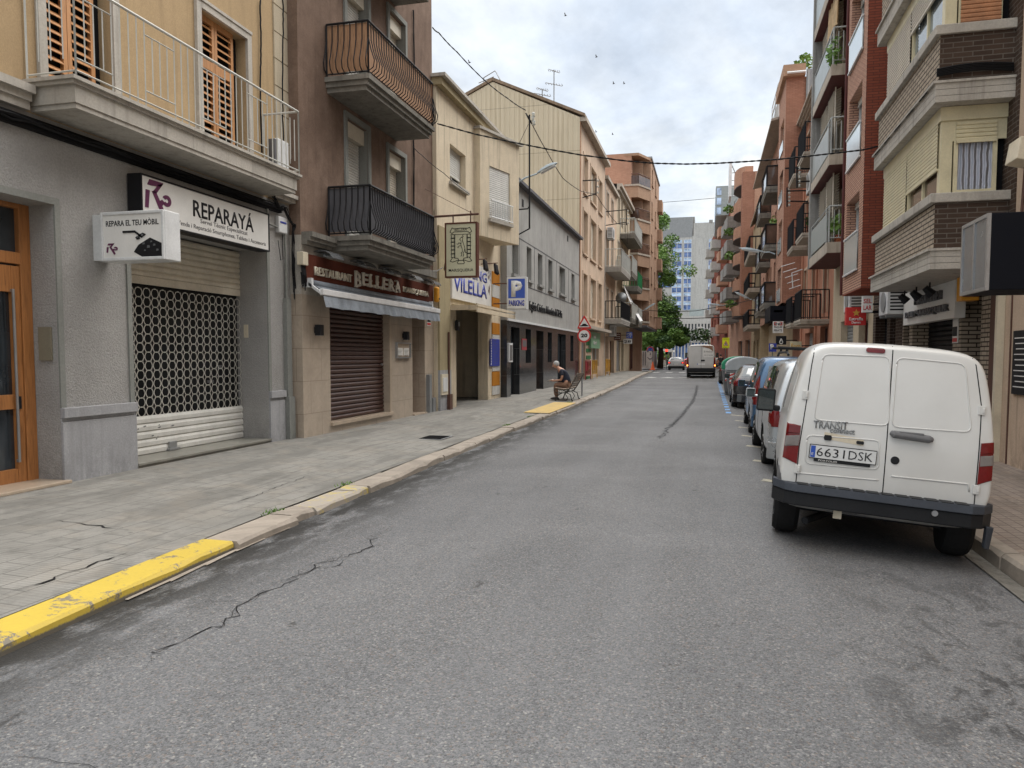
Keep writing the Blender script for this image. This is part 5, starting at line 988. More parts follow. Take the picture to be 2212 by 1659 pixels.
def acunit(lb,fr,u,z,d=.35,w=.9,h=.65,group=None,d0=.06):
    s=thing('air_conditioner',lb,'air conditioner',tuple(fr.p(u,z,d)),group); mb=MB(); mb.fbox(fr,u,u+w,d0,d0+d,z,z+h); mb.build('casing','white_metal',s,bevel=.015)
    mb=MB(); c=fr.p(u+w*.42,z+h*.5,d0+d); mb.lathe([(h*.40,0),(h*.40,.02),(h*.1,.03)],c,fr.n,14); mb.build('fan_grille','grey_metal',s)
    mb=MB(); dirn=fr.dr; 
    for k in range(6): mb.fbox(fr,u-.006,u-.002,d0+.05,d0+d-.05,z+h*(.15+.13*k),z+h*(.15+.13*k)+.03)
    mb.build('side_vent','black_metal',s); mb=MB(); mb.fbox(fr,u+.1,u+.14,0,d0+d,z-.05,z-.01); mb.fbox(fr,u+w-.14,u+w-.1,0,d0+d,z-.05,z-.01); mb.build('bracket','grey_metal',s); return s
acunit('air conditioner above the upper railed balcony of the old beige house',f,47.0,8.6); acunit('air conditioner under the lowest grey balcony left of the brown sign',f,48.5,2.75)
s=thing('satellite_dish','grey satellite dish behind the lowest grey balcony railing','satellite dish',(-5.3,50.6,4.9)); mb=MB(); mb.lathe([(.38,.12),(.28,.04),(.02,0)],(-5.5,50.4,5.2),(-.2,-1,.25),16); mb.build('dish','grey_metal',s,smooth=True); mb=MB(); mb.tube([(-5.5,50.5,5.2),(-5.5,50.6,4.1)],.03,5); mb.build('mast','grey_metal',s)
s=thing('sun_cloth','white cloth awning hanging slack over a left balcony','awning',(-5.2,56,5)); mb=MB(); n=8
P=[[onY(2480+ (2515-2480)*i/n,1040+(1055-1040)*i/n,57) for i in range(n+1)]]
A0=(-6.0,55.6,6.55); A1=(-6.0,58.4,6.55); B0=(-4.75,55.8,3.95); B1=(-4.75,58.2,4.1)
for i in range(n):
    t,t2=i/n,(i+1)/n; r=lambda q,k:Vector(A0).lerp(Vector(A1),q).lerp(Vector(B0).lerp(Vector(B1),q),k)+Vector((.10*math.sin(3.14*k),0,-.35*math.sin(3.14*k)))
    for k in range(6): mb.face([r(t,k/6),r(t2,k/6),r(t2,(k+1)/6),r(t,(k+1)/6)])
mb.build('cloth','white_cloth',s,smooth=True); mb=MB(); mb.tube([A0,A1],.03,5); mb.build('roller','white_metal',s)
# ---- 7: brown brick apartment block with rounded bays
hc=thing('brown_brick_block','brown brick apartment block with chamfered loggias and an overhanging upper part','building',(-4.7,68,.3))
F7=FL(-4.7); Y0,Y1=61.6,74.2; z7=17.3; wl=[]
fl=[4.1+2.66*i for i in range(5)]
for z in fl:
    for a in (64.9,69.0): wl.append((a,a+1.2,z+.75,z+2.1))
facade(hc,F7,Y0+2.0,Y1,3.9,z7,wl,'brick_brown',.3); backing(hc,F7,Y0+2.0,Y1,3.9,z7,'brick_brown',9,.3)
for w in wl: window(hc,F7,*w,dep=.18,frame='brown_wood',blind='cream_shutter',bf=.55,sill='brick_brown')
mb=MB(); mb.fbox(FL(-6.1),61.6,74,-8,0,0,3.9); mb.build('ground_floor','brick_brown',hc); mb=MB(); mb.fbox(FL(-6.1),61.6,74.2,0,1.38,3.75,3.9); mb.build('soffit','dark_paint',hc)
window(hc,FL(-6.1),62.2,63.6,.4,3.2,dep=-.05,frame='brown_wood',bf=0)
# chamfered corner stack: closed spandrels with open loggias between
P0=(-6.6,61.6); P1=(-5.5,61.6); P2=(-4.72,63.55)
for i,z in enumerate(fl+[fl[-1]+2.66]):
    zt=z7 if i==5 else z+.15; zb=z-.85 if i else 3.9
    if i==5: zb=z-.3
    mb=MB(); mb.prism([(P0[0],P0[1],zb),(P1[0],P1[1],zb),(P2[0],P2[1],zb),(-6.6,63.58,zb)],(0,0,zt-zb)); mb.build('bay_spandrel','brick_brown',hc)
mb=MB(); mb.box(-14,-6.05,61.62,63.55,3.9,z7); mb.build('party_wall','brick_orange',hc)
lg=MB(); lg.box(-6.5,-5.3,63.0,63.57,3.9,z7-.3); lg.build('loggia_wall','brick_brown',hc)
for i,z in enumerate(fl):
    mb=MB(); q=[(P1[0]-.9,P1[1]+.05),(P1[0],P1[1]+.05),(P2[0]-.05,P2[1]-.05)]
    for (a,b),(c2,d) in zip(q,q[1:]):
        for k in range(9): t=k/8; mb.tube([(a+(c2-a)*t,b+(d-b)*t,z+.15),(a+(c2-a)*t,b+(d-b)*t,z+.95)],.02,4)
        mb.tube([(a,b,z+.97),(c2,d,z+.97)],.035,5)
    rl=mb.build('railing','rust_metal',hc); mb=MB(); mb.prism([(a+.03,b+.03,z+.2) for a,b in q]+[(a+.05,b+.06,z+.2) for a,b in q[::-1]],(0,0,.65)); mb.build('screen','brown_glass',rl)
    mb=MB(); mb.prism([(P0[0],P0[1]-.08,z+.02),(P1[0]+.03,P1[1]-.08,z+.02),(P2[0]+.08,P2[1],z+.02),(P2[0],P2[1],z+.02),(P0[0],P0[1]+.3,z+.02)],(0,0,.14)); mb.build('sill_band','salmon_wall' if 0 else 'slab_beige',rl)
mb=MB(); mb.fbox(F7,Y0+2.0,Y1+.05,-.3,.1,z7,z7+.15); mb.build('parapet','grey_metal',hc)
for z in fl: bb=MB(); bb.fbox(F7,72.4,74.2,.002,.4,z-.1,z+.95); bb.build('rear_balcony','brick_brown',hc)
# ================================================================ far end of the street
far=thing('concrete_office_tower','pale concrete office tower with vertical bands of blue glass closing the street','building',(-6,140,.4)); YF=140; fc=FC(YF)
X=lambda x:fc.px(x,1000)[0]
Z=lambda y:fc.px(2690,y)[1]
xl,xr=X(2540),X(2900)
bands=[(X(2646),X(2685)),(X(2693),X(2723)),(X(2790),X(2803))]
zt=Z(880); 
facade(far,fc,X(2560),X(2840),Z(1258),Z(930),[],'tower_concrete',.4)
mb=MB(); mb.fbox(fc,X(2730),X(2840),-.4,.008,Z(1258),zt); mb.fbox(fc,X(2740),X(2787),.03,.12,Z(1220),Z(940)); mb.build('stair_core','tower_concrete',far)
mb=MB(); mb.fbox(fc,X(2560),X(2725),-9,.02,Z(935),Z(905)+2.2); mb.build('top_band','grey_metal',far)
mb=MB(); mb.fbox(fc,X(2680),X(2733),-6,-2,Z(890),Z(870)+1.0); mb.fbox(fc,X(2790),X(2805),-4,.1,zt,Z(870)); mb.build('roof_hut','concrete',far)
nf=8
backing(far,fc,X(2560),X(2840),0,Z(900),'tower_concrete',14,.4)
nf=8; zA,zB=Z(1222),Z(945)
for a,b in bands:
    for i in range(nf):
        z0=zB+(zA-zB)*(i+1)/nf; z1=zB+(zA-zB)*i/nf; zm=z0+(z1-z0)*.60
        mb=MB(); n=4 if b-a>2 else 2; w_=.07
        for k in range(n+1): u=a+(b-a)*k/n; mb.fbox(fc,u-w_/2,u+w_/2,.02,.12,z0,z1)
        for z in (z0,zm): mb.fbox(fc,a,b,.02,.12,z,z+w_)
        wn=mb.build('window','white_metal',far); mb=MB(); mb.fbox(fc,a,b,.01,.05,z0,zm); mb.build('pane','blue_glass',wn); mb=MB(); mb.fbox(fc,a,b,.01,.05,zm,z1); mb.build('spandrel','blue_glass_lt',wn)
mb=MB(); mb.fbox(fc,X(2560),X(2645),.02,.1,Z(1130),Z(1060)); mb.build('side_window','blue_glass',far)
pod=thing('concrete_podium','low concrete podium building with narrow windows in front of the office tower','building',(-6,125,.4)); fp=FC(125); X=lambda x:fp.px(x,1000)[0]; Z=lambda y:fp.px(2690,y)[1]
xs=[2688+13*i for i in range(9)]; wl=[(X(x),X(x+7),Z(1298),Z(1275)) for x in xs]; lo=[(X(x),X(x+11),Z(1470),Z(1348)) for x in range(2650,2800,13)]
facade(pod,fp,X(2600),X(2850),0,Z(1245),wl+lo,'tower_concrete',.5); backing(pod,fp,X(2600),X(2850),0,Z(1245),'tower_concrete',9,.5)
for w in wl: window(pod,fp,*w,dep=.3,frame='grey_metal',bf=0,bars=0)
for w in lo: window(pod,fp,*w,dep=.3,frame='white_metal',bf=0,bars=0,pane='blue_glass')
mb=MB(); mb.fbox(fp,X(2715),X(2785),-6,-4,Z(1245),Z(1212)); mb.build('roof_unit','panel_grey',pod)
kk=thing('concrete_canopy','low concrete canopy across the square behind the white car','canopy',(-11,112,.4)); fk=FC(112); X=lambda x:fk.px(x,1000)[0]; Z=lambda y:fk.px(2600,y)[1]
mb=MB(); mb.fbox(fk,X(2520),X(2656),-4,0,Z(1386),Z(1378)); mb.fbox(fk,X(2650),X(2656),-.6,-.0,.1,Z(1386)); mb.fbox(fk,X(2560),X(2566),-.6,-.0,.1,Z(1386)); mb.build('frame','tower_concrete',kk); mb=MB(); mb.fbox(fk,X(2566),X(2650),-3.9,-3.6,.1,Z(1386)); mb.build('back_wall','dark_paint',kk)
pl=thing('stone_planter','long stone planter with flowering plants across the square','planter',(-11,100,.4)); fk=FC(100); X=lambda x:fk.px(x,1000)[0]; Z=lambda y:fk.px(2600,y)[1]
mb=MB(); mb.fbox(fk,X(2580),X(2625),-2,0,.1,Z(1418)); mb.build('trough','cornice',pl,bevel=.05); mb=MB(); foliage(mb,((X(2580)+X(2620))/2,101,Z(1405)),1.3,.8,.8,500,.16,3); mb.build('shrub','leaf_light',pl); mb=MB(); foliage(mb,((X(2590)+X(2620))/2,100.4,Z(1414)),1.0,.4,.25,120,.1,4); mb.build('flowers','red_paint',pl)
# white site container with a doodle on its door
ct=thing('site_container','white metal site container with a scribbled face on its door, by the left corner','container',(-8,84,.4)); fk=FC(80); X=lambda x:fk.px(x,1000)[0]; Z=lambda y:fk.px(2600,y)[1]
a,b=X(2518),X(2577); c_=a+(b-a)*.40
mb=MB(); mb.fbox(fk,a,b,-6,0,.2,Z(1382)); mb.build('body','truck_white',ct); mb=MB(); [mb.fbox(fk,u-.04,u+.04,.0,.08,.5,Z(1384)) for u in (a+.05,c_-.12,c_+.1,b-.05)]; mb.build('locking_bar','ink_grey',ct)
d0=(c_+b)/2+.1; mb=MB(); L=[[(-.3,.55),(-.2,.65),(-.1,.55),(-.2,.48),(-.3,.55)],[(.15,.6),(.27,.68),(.36,.58),(.25,.5),(.15,.6)],[(-.25,.15),(0,.02),(.3,.14)],[(.0,.45),(.1,.33),(-.02,.3)],[(-.3,.75),(-.1,.82)],[(.15,.85),(.35,.78)]]
for P in L:
    for (p,q),(r,t) in zip(P,P[1:]): mb.tube([fk.p(d0+p,1.1+q*1.6,.03),fk.p(d0+r,1.1+t*1.6,.03)],.035,4)
mb.build('doodle','ink_grey',ct)
# ================================================================ RIGHT SIDE
W8=FRt(3.8)
r1=thing('peach_house','peach rendered house front at the far right edge with a black menu panel','building',(3.8,8,.1))
facade(r1,W8,-2,11.92,0,12,[],'pink_wall',.3); backing(r1,W8,-2,11.92,0,12,'pink_wall',8,.3)
a=W8.px(3945,1500)[0]; mb=MB(); mb.fbox(W8,a-.02,a+.06,0,.09,.06,3.0); mb.build('corner_downpipe','cream_metal',r1); mb=MB(); u=W8.px(3975,1500)[0]; mb.fbox(W8,u-.02,u+.015,.001,.012,.06,2.9); mb.build('wall_joint','rust_metal',r1)
mb=MB(); mb.fbox(W8,W8.px(3938,1500)[0]-.02,11.93,0,.05,.06,2.9); mb.build('rust_strip','rust_metal',r1)
s=thing('price_list_sign','black wall panel with white price lines at the right edge','sign',(3.8,10.8,1.3)); u1,z1=W8.px(4001,1303); z0=W8.px(4003,1552)[1]; mb=MB(); mb.fbox(W8,u1-1.2,u1,0,.03,z0,z1); mb.build('board','ink_black',s)
mb=MB(); [mb.fbox(W8,u1-.5,u1-.06-.03*(i%3),.031,.035,z1-.10-i*.068,z1-.088-i*.068) for i in range(10)]; mb.build('text_line','sign_white',s)
s=thing('white_flood_box','white angled floodlight box high on the peach wall','floodlight',(3.6,11,3.9)); u,z=W8.px(3985,600,.25); mb=MB(); mb.hexa([W8.p(u-.3,z-.20,.05),W8.p(u+.08,z-.20,.05),W8.p(u+.08,z-.14,.30),W8.p(u-.3,z-.14,.30),W8.p(u-.3,z+.06,.0),W8.p(u+.08,z+.06,.0),W8.p(u+.08,z+.12,.26),W8.p(u-.3,z+.12,.26)]); mb.build('housing','cream_metal',s,bevel=.01); mb=MB(); mb.tube([W8.p(u,z-.18,.1),W8.p(u,z-.7,.12),W8.p(u+.1,z-1.1,.02)],.02,5); mb.tube([W8.p(u-.1,z-.18,.1),W8.p(u-.15,z-.6,.1),W8.p(u-.05,z-1.1,.02)],.012,5); mb.build('bracket','rust_metal',s)
# black projecting box sign
s=thing('black_box_sign','large black projecting box sign with blank grey panels at the right edge','sign',(3.2,8.5,2.3)); Y8=8.4; x0,z1=onY(3896,838,Y8); z0=onY(3890,1142,Y8)[1]; XF=x0
g=FRt(XF); ue=g.px(3792,905)[0]; zl=g.px(3790,1148)[1]; print('blackbox',x0,z1,z0,ue,zl)
mb=MB(); mb.box(XF+.02,3.8,Y8,ue,z0,z1); mb.build('box','box_black',s,bevel=.008)
mb=MB(); fw=.035
for p,q,a,b in ((Y8,ue,z1-fw,z1),(Y8,ue,z0,z0+fw),(Y8,Y8+fw,z0+fw,z1-fw),(ue-fw,ue,z0+fw,z1-fw),((Y8+ue)/2-fw/2,(Y8+ue)/2+fw/2,z0+fw,z1-fw)): mb.fbox(g,p,q,-.02,.012,a,b)
mb.build('panel_frame','steel',s); mb=MB(); mb.fbox(g,Y8+fw,ue-fw,-.018,0,z0+fw,z1-fw); mb.build('panel','box_glass',s)
# ---- R2 beige brick bay house
r2=thing('beige_bay_house','brown brick house with a beige brick bay window and yellow roller blinds','building',(3.8,14,.1))
V=FRt(2.9); cz=lambda x,y:V.px(x,y)[1]
zb0,zb1=cz(3675,1062),cz(3682,981); zc0,zc1=cz(3687,795),cz(3682,762); zd0,zd1=cz(3705,397),cz(3707,306); ze0,ze1=cz(3726,118),cz(3724,86); print('bay z',zb0,zb1,zc0,zc1,zd0,zd1,ze0,ze1)
H2=zd0-zb0; B0,B1=11.5,15.25
hol=[(12.45,13.35,.05,2.55),(13.75,16.3,.05,2.5),(16.55,17.0,.05,2.5)]
facade(r2,W8,11.92,17.1,0,zb1,hol,'brick_beige',.4,'shop_wall'); facade(r2,FRt(3.785),11.3,17.1,zb1,13,[],'brick_dark',.4,'wall'); backing(r2,W8,11.95,17.1,0,13,'brick_dark',8,.4)
mb=MB(); slats(mb,W8,hol[1][0],hol[1][1],-.3,.05,2.5,.09,.02); mb.build('roller_shutter','black_metal',r2); mb=MB(); mb.fbox(W8,hol[0][0],hol[0][1],-.38,-.3,.05,2.55); mb.build('door','dark_gap',r2); mb=MB(); slats(mb,W8,16.55,17.0,-.2,.05,2.5,.09,.02); mb.build('grey_shutter','grey_metal',r2)
for k in range(3):
    zz=zb0+k*H2; by=MB()
    by.box(2.9,3.8,B0,B1,zz+(zb1-zb0),zz+(zc0-zb0)); bay=by.build('bay','brick_beige',r2)
    by=MB(); by.box(2.905,3.79,B0-.004,B0,zz+(zb1-zb0),zz+(zc0-zb0)); by.build('bay_side','brick_dark',bay)  # side face darkened: its shade is put into the brick colour
    for j in range(4):
        e=.05+.012*(3-j)*0+(.0 if j else 0); h=(zb1-zb0)/3.2
        if j<3: mb=MB(); mb.box(2.9-.05,3.8,B0-.07,B1+.07,zz+h*j+.006,zz+h*(j+1)); mb.build('base_band','cornice',bay)
    mb=MB(); mb.box(2.9-.085,3.8,B0-.09,B1+.10,zz+h*3,zz+zb1-zb0+.015); mb.build('base_cap','cornice',bay)
    mb=MB(); mb.box(2.9-.06,3.8,B0-.05,B1+.06,zz+zc0-zb0,zz+zc1-zb0); mb.build('sill','cornice',bay,bevel=.01)
    if k<2:
        za,zt=zz+zc1-zb0,zz+H2
        g2=FRt(3.02); gc=FC(B0+.22)
        cm=MB(); cm.box(3.06,3.78,B0+.27,B1-.15,za,zt); core=cm.build('window_core','dark_gap',bay)
        blind='yellow_blind' if k==0 else 'beige_blind'; fr='yellow_blind'
        us=[B0+.24,B0+1.95,B1-.15]
        for i,(p,q) in enumerate(zip(us,us[1:])): window(bay,g2,p,q,za,zt-.18,dep=.03,frame=fr,blind=blind,bf=(.62 if i==0 and k==0 else .97 if k==0 else (.35 if i==0 else .98)),bars=1 if i==0 else 0,pane='brown_glass' if k==0 else 'sky_glass',pitch=.05)
        mb=MB(); mb.box(2.98,3.8,B0+.15,B1-.1,zt-.18,zt); mb.build('blind_box',fr,bay)
        mb=MB(); mb.box(3.0,3.14,B0+.18,B0+.32,za,zt-.18); mb.build('corner_post',fr,bay)
        window(bay,gc,3.16,3.68,za+.02,zt-.2,dep=.0,frame=fr,blind=blind if k==0 else 'curtain_warm',bf=.28 if k==0 else 1,bars=0,pane='curtain' if k==0 else 'curtain_warm',bbox=.0); mb=MB(); mb.box(3.14,3.8,B0+.18,B0+.215,zt-.45,zt-.18); mb.build('side_blind_box',fr,bay)
s=thing('shop_sign','white shop sign with metal letters MAGATZEM DEL MARISQUER under the bay','sign',(3.7,14.7,2.4)); g=FRt(3.62)
u1,zt=g.px(3763,1095); zb=g.px(3763,1250)[1]; u0=g.px(3560,1150)[0]
mb=MB(); mb.fbox(g,u1,u0,-.15,0,zb,zt); mb.build('board','sign_white',s); w=u0-u1; h=zt-zb
for t,a,b,zz,hh in (('MAGATZEM',.30,.80,.55,.24),('DEL MARISQUER',.10,.92,.17,.22)): text(s,t,'ink_grey',g.p(u0-a*w,zb+zz*h),g.right(),up,(b-a)*w,hh*h,.05,bold=.03)
for i,x in enumerate((3460,3505,3565)):
    u,z=g.px(x,1125,.3); z=zb0-.12; u=(15.0,14.2,13.4)[i]; s=thing('spotlight','small black spotlight under the beige bay, '+('farthest','middle','nearest')[i]+' of three','spotlight',(3.3,u,z),'spotlights under the beige bay'); mb=MB(); mb.tube([(3.35,u,zb0),(3.35,u,z)],.015,5); mb.build('arm','black_metal',s); mb=MB(); mb.lathe([(.05,0),(.075,.16)],(3.28,u,z+.04),(.7,0,-.7),8); mb.build('head','black_metal',s)
s=thing('notice_plate','small white and red alarm notice on the brick pier behind the van roof','notice plate',(3.8,13.5,2)); u,z=W8.px(3775,1255); mb=MB(); mb.fbox(W8,u-.02,u+.24,0,.015,z-.38,z+.02); mb.build('plate','sign_white',s); mb=MB(); mb.fbox(W8,u,u+.22,.016,.02,z-.27,z-.12); mb.build('black_field','ink_black',s); mb=MB(); mb.fbox(W8,u,u+.22,.016,.02,z-.36,z-.30); mb.build('red_field','sign_red',s)
acunit('large air conditioner above the grey shutter beside the white shop sign',W8,16.3,2.3,.4,.75,.5)
s=thing('electric_box','small orange electric box under the beige bay','box',(3.7,12.6,2.6)); mb=MB(); mb.box(3.55,3.78,12.5,12.75,2.3,2.65); mb.build('case','tactile_orange',s,bevel=.01); mb=MB(); mb.box(3.56,3.77,12.49,12.5,2.35,2.6); mb.build('lid','rust_metal',s)
P=[(2.84,B0-.05,zd0+.28)]; mb=MB(); rd=random.Random(6)
for q in range(3): mb.tube([(2.83-.0,B0+(B1-B0)*i/24,zd1-.03+.02*math.sin(i*1.3+q)) for i in range(25)],.014,4)
for q in range(5): mb.tube([(2.86+.9*i/8,B0-.06,zd1+.05+.04*math.sin(3.14*i/8)+.02*q) for i in range(9)],.016,4)
solo(mb,'bay_cable_bundle','cable','twisted black cable bundle tied along the band of the beige bay','cable bundle')
mb=MB()
for q in range(5): mb.tube([W8.p(W8.px(3960,200)[0]+q*.03+rd.uniform(-.02,.02),z,.06+rd.uniform(0,.04)) for z in (6.4,5.6,4.9,4.2,3.6,3.2)]+[W8.p(12.2+.1*q,2.95,.1)],.018,4)
solo(mb,'black_wall_cables','cable','thick black cables running down the dark brick edge by the peach wall','cables')
# ---- R3 red brick bay tower
r3=thing('red_brick_house','red brick house with a tall projecting bay and glass fronted windows','building',(3.1,18.3,.1)); T=FRt(3.0); U0,U1=17.12,19.35
facade(r3,W8,17.1,20.0,0,3.0,[(17.7,18.2,.1,2.5),(18.5,19.7,.1,2.4)],'brick_dark',.3,'ground_wall'); backing(r3,W8,17.1,20,0,14,'brick_red',8,.3)
window(r3,W8,17.7,18.2,.1,2.5,dep=.2,frame='brown_wood',bf=0); mb=MB(); mb.fbox(W8,18.5,19.7,-.29,-.2,.1,2.4); mb.build('shop_glass','dark_glass',r3)
zq=[]
for (xr_,yt,ygt,ygb) in ((3371,764,923,1065),(3391,321,489,620),(3412,-130,55,181)):
    zq.append((T.px(xr_,yt)[1],T.px(xr_-5,ygt)[1],T.px(xr_-10,ygb)[1]))
print('red',zq)
hs=[(U0+.42,U1-.28,c,a) for a,b,c in zq]
facade(r3,T,U0,U1,2.9,13,hs,'brick_pink',.35,'bay_front'); mb=MB(); mb.box(3.0,3.8,U0-.008,U0-.003,2.9,13); mb.box(3.36,3.8,U0+.01,U1-.01,2.92,12.9); mb.box(3.0,3.8,U1+.003,U1+.008,2.9,13); mb.box(3.0,3.8,U0,U1,2.88,2.9); mb.build('bay_side','brick_red',r3)  # street face gets paler brick, side face darker: the light is painted in
for a,b,c in zq:
    w=window(r3,T,U0+.42,U1-.28,b,a,dep=.25,frame='white_metal',blind='white_shutter',bf=.15,bars=1,pane='sky_glass'); mb=MB(); mb.fbox(T,U0+.40,U1-.26,.02,.03,c,b); mb.build('glass_guard','balcony_glass',w); mb=MB(); mb.fbox(T,U0+.38,U1-.24,.01,.05,b,b+.035); mb.fbox(T,U0+.38,U1-.24,.01,.05,c-.04,c-.005); mb.build('guard_rail','white_metal',w); mb=MB(); mb.fbox(T,U0+.42,U1-.28,-.2,-.1,c,b-.02); mb.build('cill_wall','white_wall',w)
mb=MB(); mb.tube([(2.98,U1+.06,2.9),(2.98,U1+.06,13)],.035,6); solo(mb,'red_downpipe','soffit_red','thin dark red drainpipe between the red brick bay and the grey balconies','pipe')
Y,a,b,z0,z1=pxb(3333,3410,1210,1280,18.0); s=thing('beer_sign','red lightbox sign with a gold star and the words Estrella Damm','sign',(3.2,18,2.3)); c=FC(Y)
mb=MB(); mb.fbox(c,a,b,-.2,0,z0,z1); mb.build('casing','sign_red',s,bevel=.006); mb=MB(); st=[]
for i in range(10): an=R(90+36*i); r_=(.17 if i%2==0 else .07)*(b-a)/.8; st.append(((a+b)/2+.0+r_*math.cos(an),z0+.68*(z1-z0)+r_*math.sin(an)))
poly(mb,c,st,.001,.01); mb.build('star','ink_gold',s); text(s,'Estrella','sign_white',c.p(a+.15*(b-a),z0+.26*(z1-z0)),c.right(),up,.7*(b-a),.17*(z1-z0),.004,bold=.02); text(s,'Damm','sign_white',c.p(a+.28*(b-a),z0+.08*(z1-z0)),c.right(),up,.45*(b-a),.15*(z1-z0),.004,bold=.02); mb=MB(); mb.tube([(b,18.1,z1-.1),(3.8,18.1,z1-.1)],.03,5); mb.build('arm','black_metal',s)
Y,a,b,z0,z1=pxb(3397,3436,1165,1230,17.3); bladesign('small_white_sign','small white sign with red and green letters beside the red star sign','sign_white',Y,a,b,z0,z1,['SEL','LAR'],'sign_red')
# ---- R4 grey balcony block
r4=thing('louvred_balcony_block','concrete block with grey panelled balconies, slanted louvres and dark red soffits','building',(3,22.5,.1)); q=FRt(3.0)
facade(r4,W8,20,26.2,0,16,[(20.6,21.8,.1,2.4),(22.6,24.6,.1,2.5)],'beige_wall',.3); backing(r4,W8,20,26.2,0,16,'concrete',8,.3); window(r4,W8,20.6,21.8,.1,2.4,dep=.2,frame='brown_wood',bf=0); mb=MB(); slats(mb,W8,22.6,24.6,-.2,.1,2.5,.1,.02); mb.build('shop_shutter','grey_metal',r4)
zs=[q.px(3248,1005)[1],q.px(3262,654)[1],q.px(3275,295)[1]]; print('r4',zs); dz=(zs[2]-zs[0])/2; levels=[zs[0],zs[0]+dz,zs[0]+2*dz,zs[0]+3*dz]
for i,z in enumerate(levels):
    th=.30; zt=z+th
    mb=MB(); mb.box(3.0,3.8,22.0,25.9,z+.02,zt); b=mb.build('balcony','slab_beige',r4); mb=MB(); mb.box(3.01,3.8,22.01,25.9,z,z+.018); mb.build('soffit','soffit_red',b)
    rl=railing(b,q,22.05,25.7,zt,0,.95,'none','rail_grey',.5); bpy.data.objects.remove(rl)
    mb=MB(); mb.box(3.03,3.07,22.5,25.6,zt+.1,zt+.82); mb.build('panel','panel_grey',b)
    mb=MB(); mb.tube([(3.05,22.05,zt+.95),(3.05,25.7,zt+.95)],.022,5); mb.tube([(3.05,22.05,zt+.95),(3.8,22.05,zt+.95)],.022,5); mb.tube([(3.05,22.05,zt+.12),(3.8,22.05,zt+.12)],.014,4); mb.tube([(3.05,22.05,zt+.82),(3.05,25.7,zt+.82)],.016,4)
    for k in range(7): mb.tube([(3.05+.12*k,22.05,zt+.12),(3.05+.12*k,22.05,zt+.85)],.012,4)
    for y in (22.05,22.5,25.6): mb.tube([(3.05,y,zt),(3.05,y,zt+.95)],.024,5)
    mb.build('railing','rail_grey',b)
    # louvres in the farther half
    mb=MB(); n=14
    for k in range(n):
        zz=zt+.95+(dz-th-1.0)*k/n
        for (a0,a1) in ((22.9,24.0),(24.2,25.4)): mb.hexa([(3.20,a0,zz),(3.20,a1,zz),(3.40,a1,zz+.10),(3.40,a0,zz+.10),(3.20,a0,zz+.015),(3.20,a1,zz+.015),(3.40,a1,zz+.115),(3.40,a0,zz+.115)])
    for y in (22.9,24.1,25.4): mb.tube([(3.25,y,zt),(3.25,y,z+dz)],.022,4)
    mb.build('louvre','beige_blind',b)
    window(b,FRt(3.78),22.3,23.2,zt+.1,z+dz-.25,dep=-.03,frame='brown_wood',blind='beige_blind',bf=.45,bars=0,pane='brown_glass')
    if i==0: mb=MB(); mb.fbox(q,22.4,22.9,-.6,-.3,zt,zt+.25); mb.build('flower_box','terracotta',b); mb=MB(); foliage(mb,(3.3,22.3,zt+.5),.25,.3,.28,120,.09,3); mb.build('plant','leaf',b)
    if i==2: mb=MB(); foliage(mb,(3.1,22.3,zt+.35),.16,.5,.5,110,.09,8); mb.build('climbing_plant','leaf',b)
mb=MB(); mb.box(2.98,3.8,25.72,25.9,zs[0],16); mb.build('end_fin','concrete',r4)
s=thing('draped_cloth','tan curtain cloth hanging over the highest grey balcony','cloth',(3.1,22.5,12)); mb=MB(); zt=levels[2]+.3+1.0; 
for k in range(16): 
    y0=22.1+.10*k; mb.face([(3.12+.04*math.sin(k*1.7),y0,zt+.1),(3.12+.04*math.sin((k+1)*1.7),y0+.10,zt+.1),(3.16+.04*math.sin((k+1)*1.7),y0+.10,zt+1.6),(3.16+.04*math.sin(k*1.7),y0,zt+1.6)])
mb.build('cloth','tan_cloth',s,smooth=True)
acunit('air conditioner on a bracket beside the red star sign',W8,20.5,2.6,.4,.8,.55)
# ---- R5 salmon house with small balconies
r5=thing('salmon_house','salmon rendered old house with small black railed balconies','building',(3.8,30,.1)); zr=FRt(3.5).px(3190,425)[1]; print('r5',zr); zr=10.9
wl=[(a,a+.9,z,z+2.0) for a in (27.4,30.4,33.0) for z in (2.95,5.75,8.4)]
facade(r5,W8,26.2,34.8,0,zr,wl+[(27.2,29,.1,2.5),(31,33.4,.1,2.4)],'salmon_wall',.3); backing(r5,W8,26.2,34.8,0,zr,'salmon_wall',8,.3); 
for w in wl: window(r5,W8,*w,dep=.2,frame='brown_wood',blind='beige_blind',bf=.3,surround='peach_wall',sw=.1)
window(r5,W8,27.2,29,.1,2.5,dep=.2,frame='brown_wood',bf=0); mb=MB(); slats(mb,W8,31,33.4,-.2,.1,2.4,.1,.02); mb.build('shop_shutter','grey_metal',r5)
mb=MB(); [mb.fbox(W8,26.2,34.8,-.3,.1+.09*i,zr+.07*i,zr+.07*i+.068) for i in range(4)]; mb.build('cornice','slab_beige',r5)
for z in (2.7,5.5,8.1):
    for a in (26.9,30.0): 
        b=slab(r5,W8,a,a+2.0,z,.9,.15,'slab_beige',steps=2); railing(b,W8,a,a+2.0,z,.9,.95,'bars','black_metal',.13,.011,.03,('dark_paint','front') if (z>3 or a>28) else ('reed','front'))
mb=MB(); mb.tube([(3.7,29.5,.3),(3.7,29.5,zr)],.05,6); mb.tube([(3.7,33.9,2),(3.7,33.9,zr)],.05,6); mb.build('downpipe','salmon_wall',r5)
acunit('air conditioner on the salmon wall above the black balcony railings',W8,29.1,7.3,.4,.9,.7); 
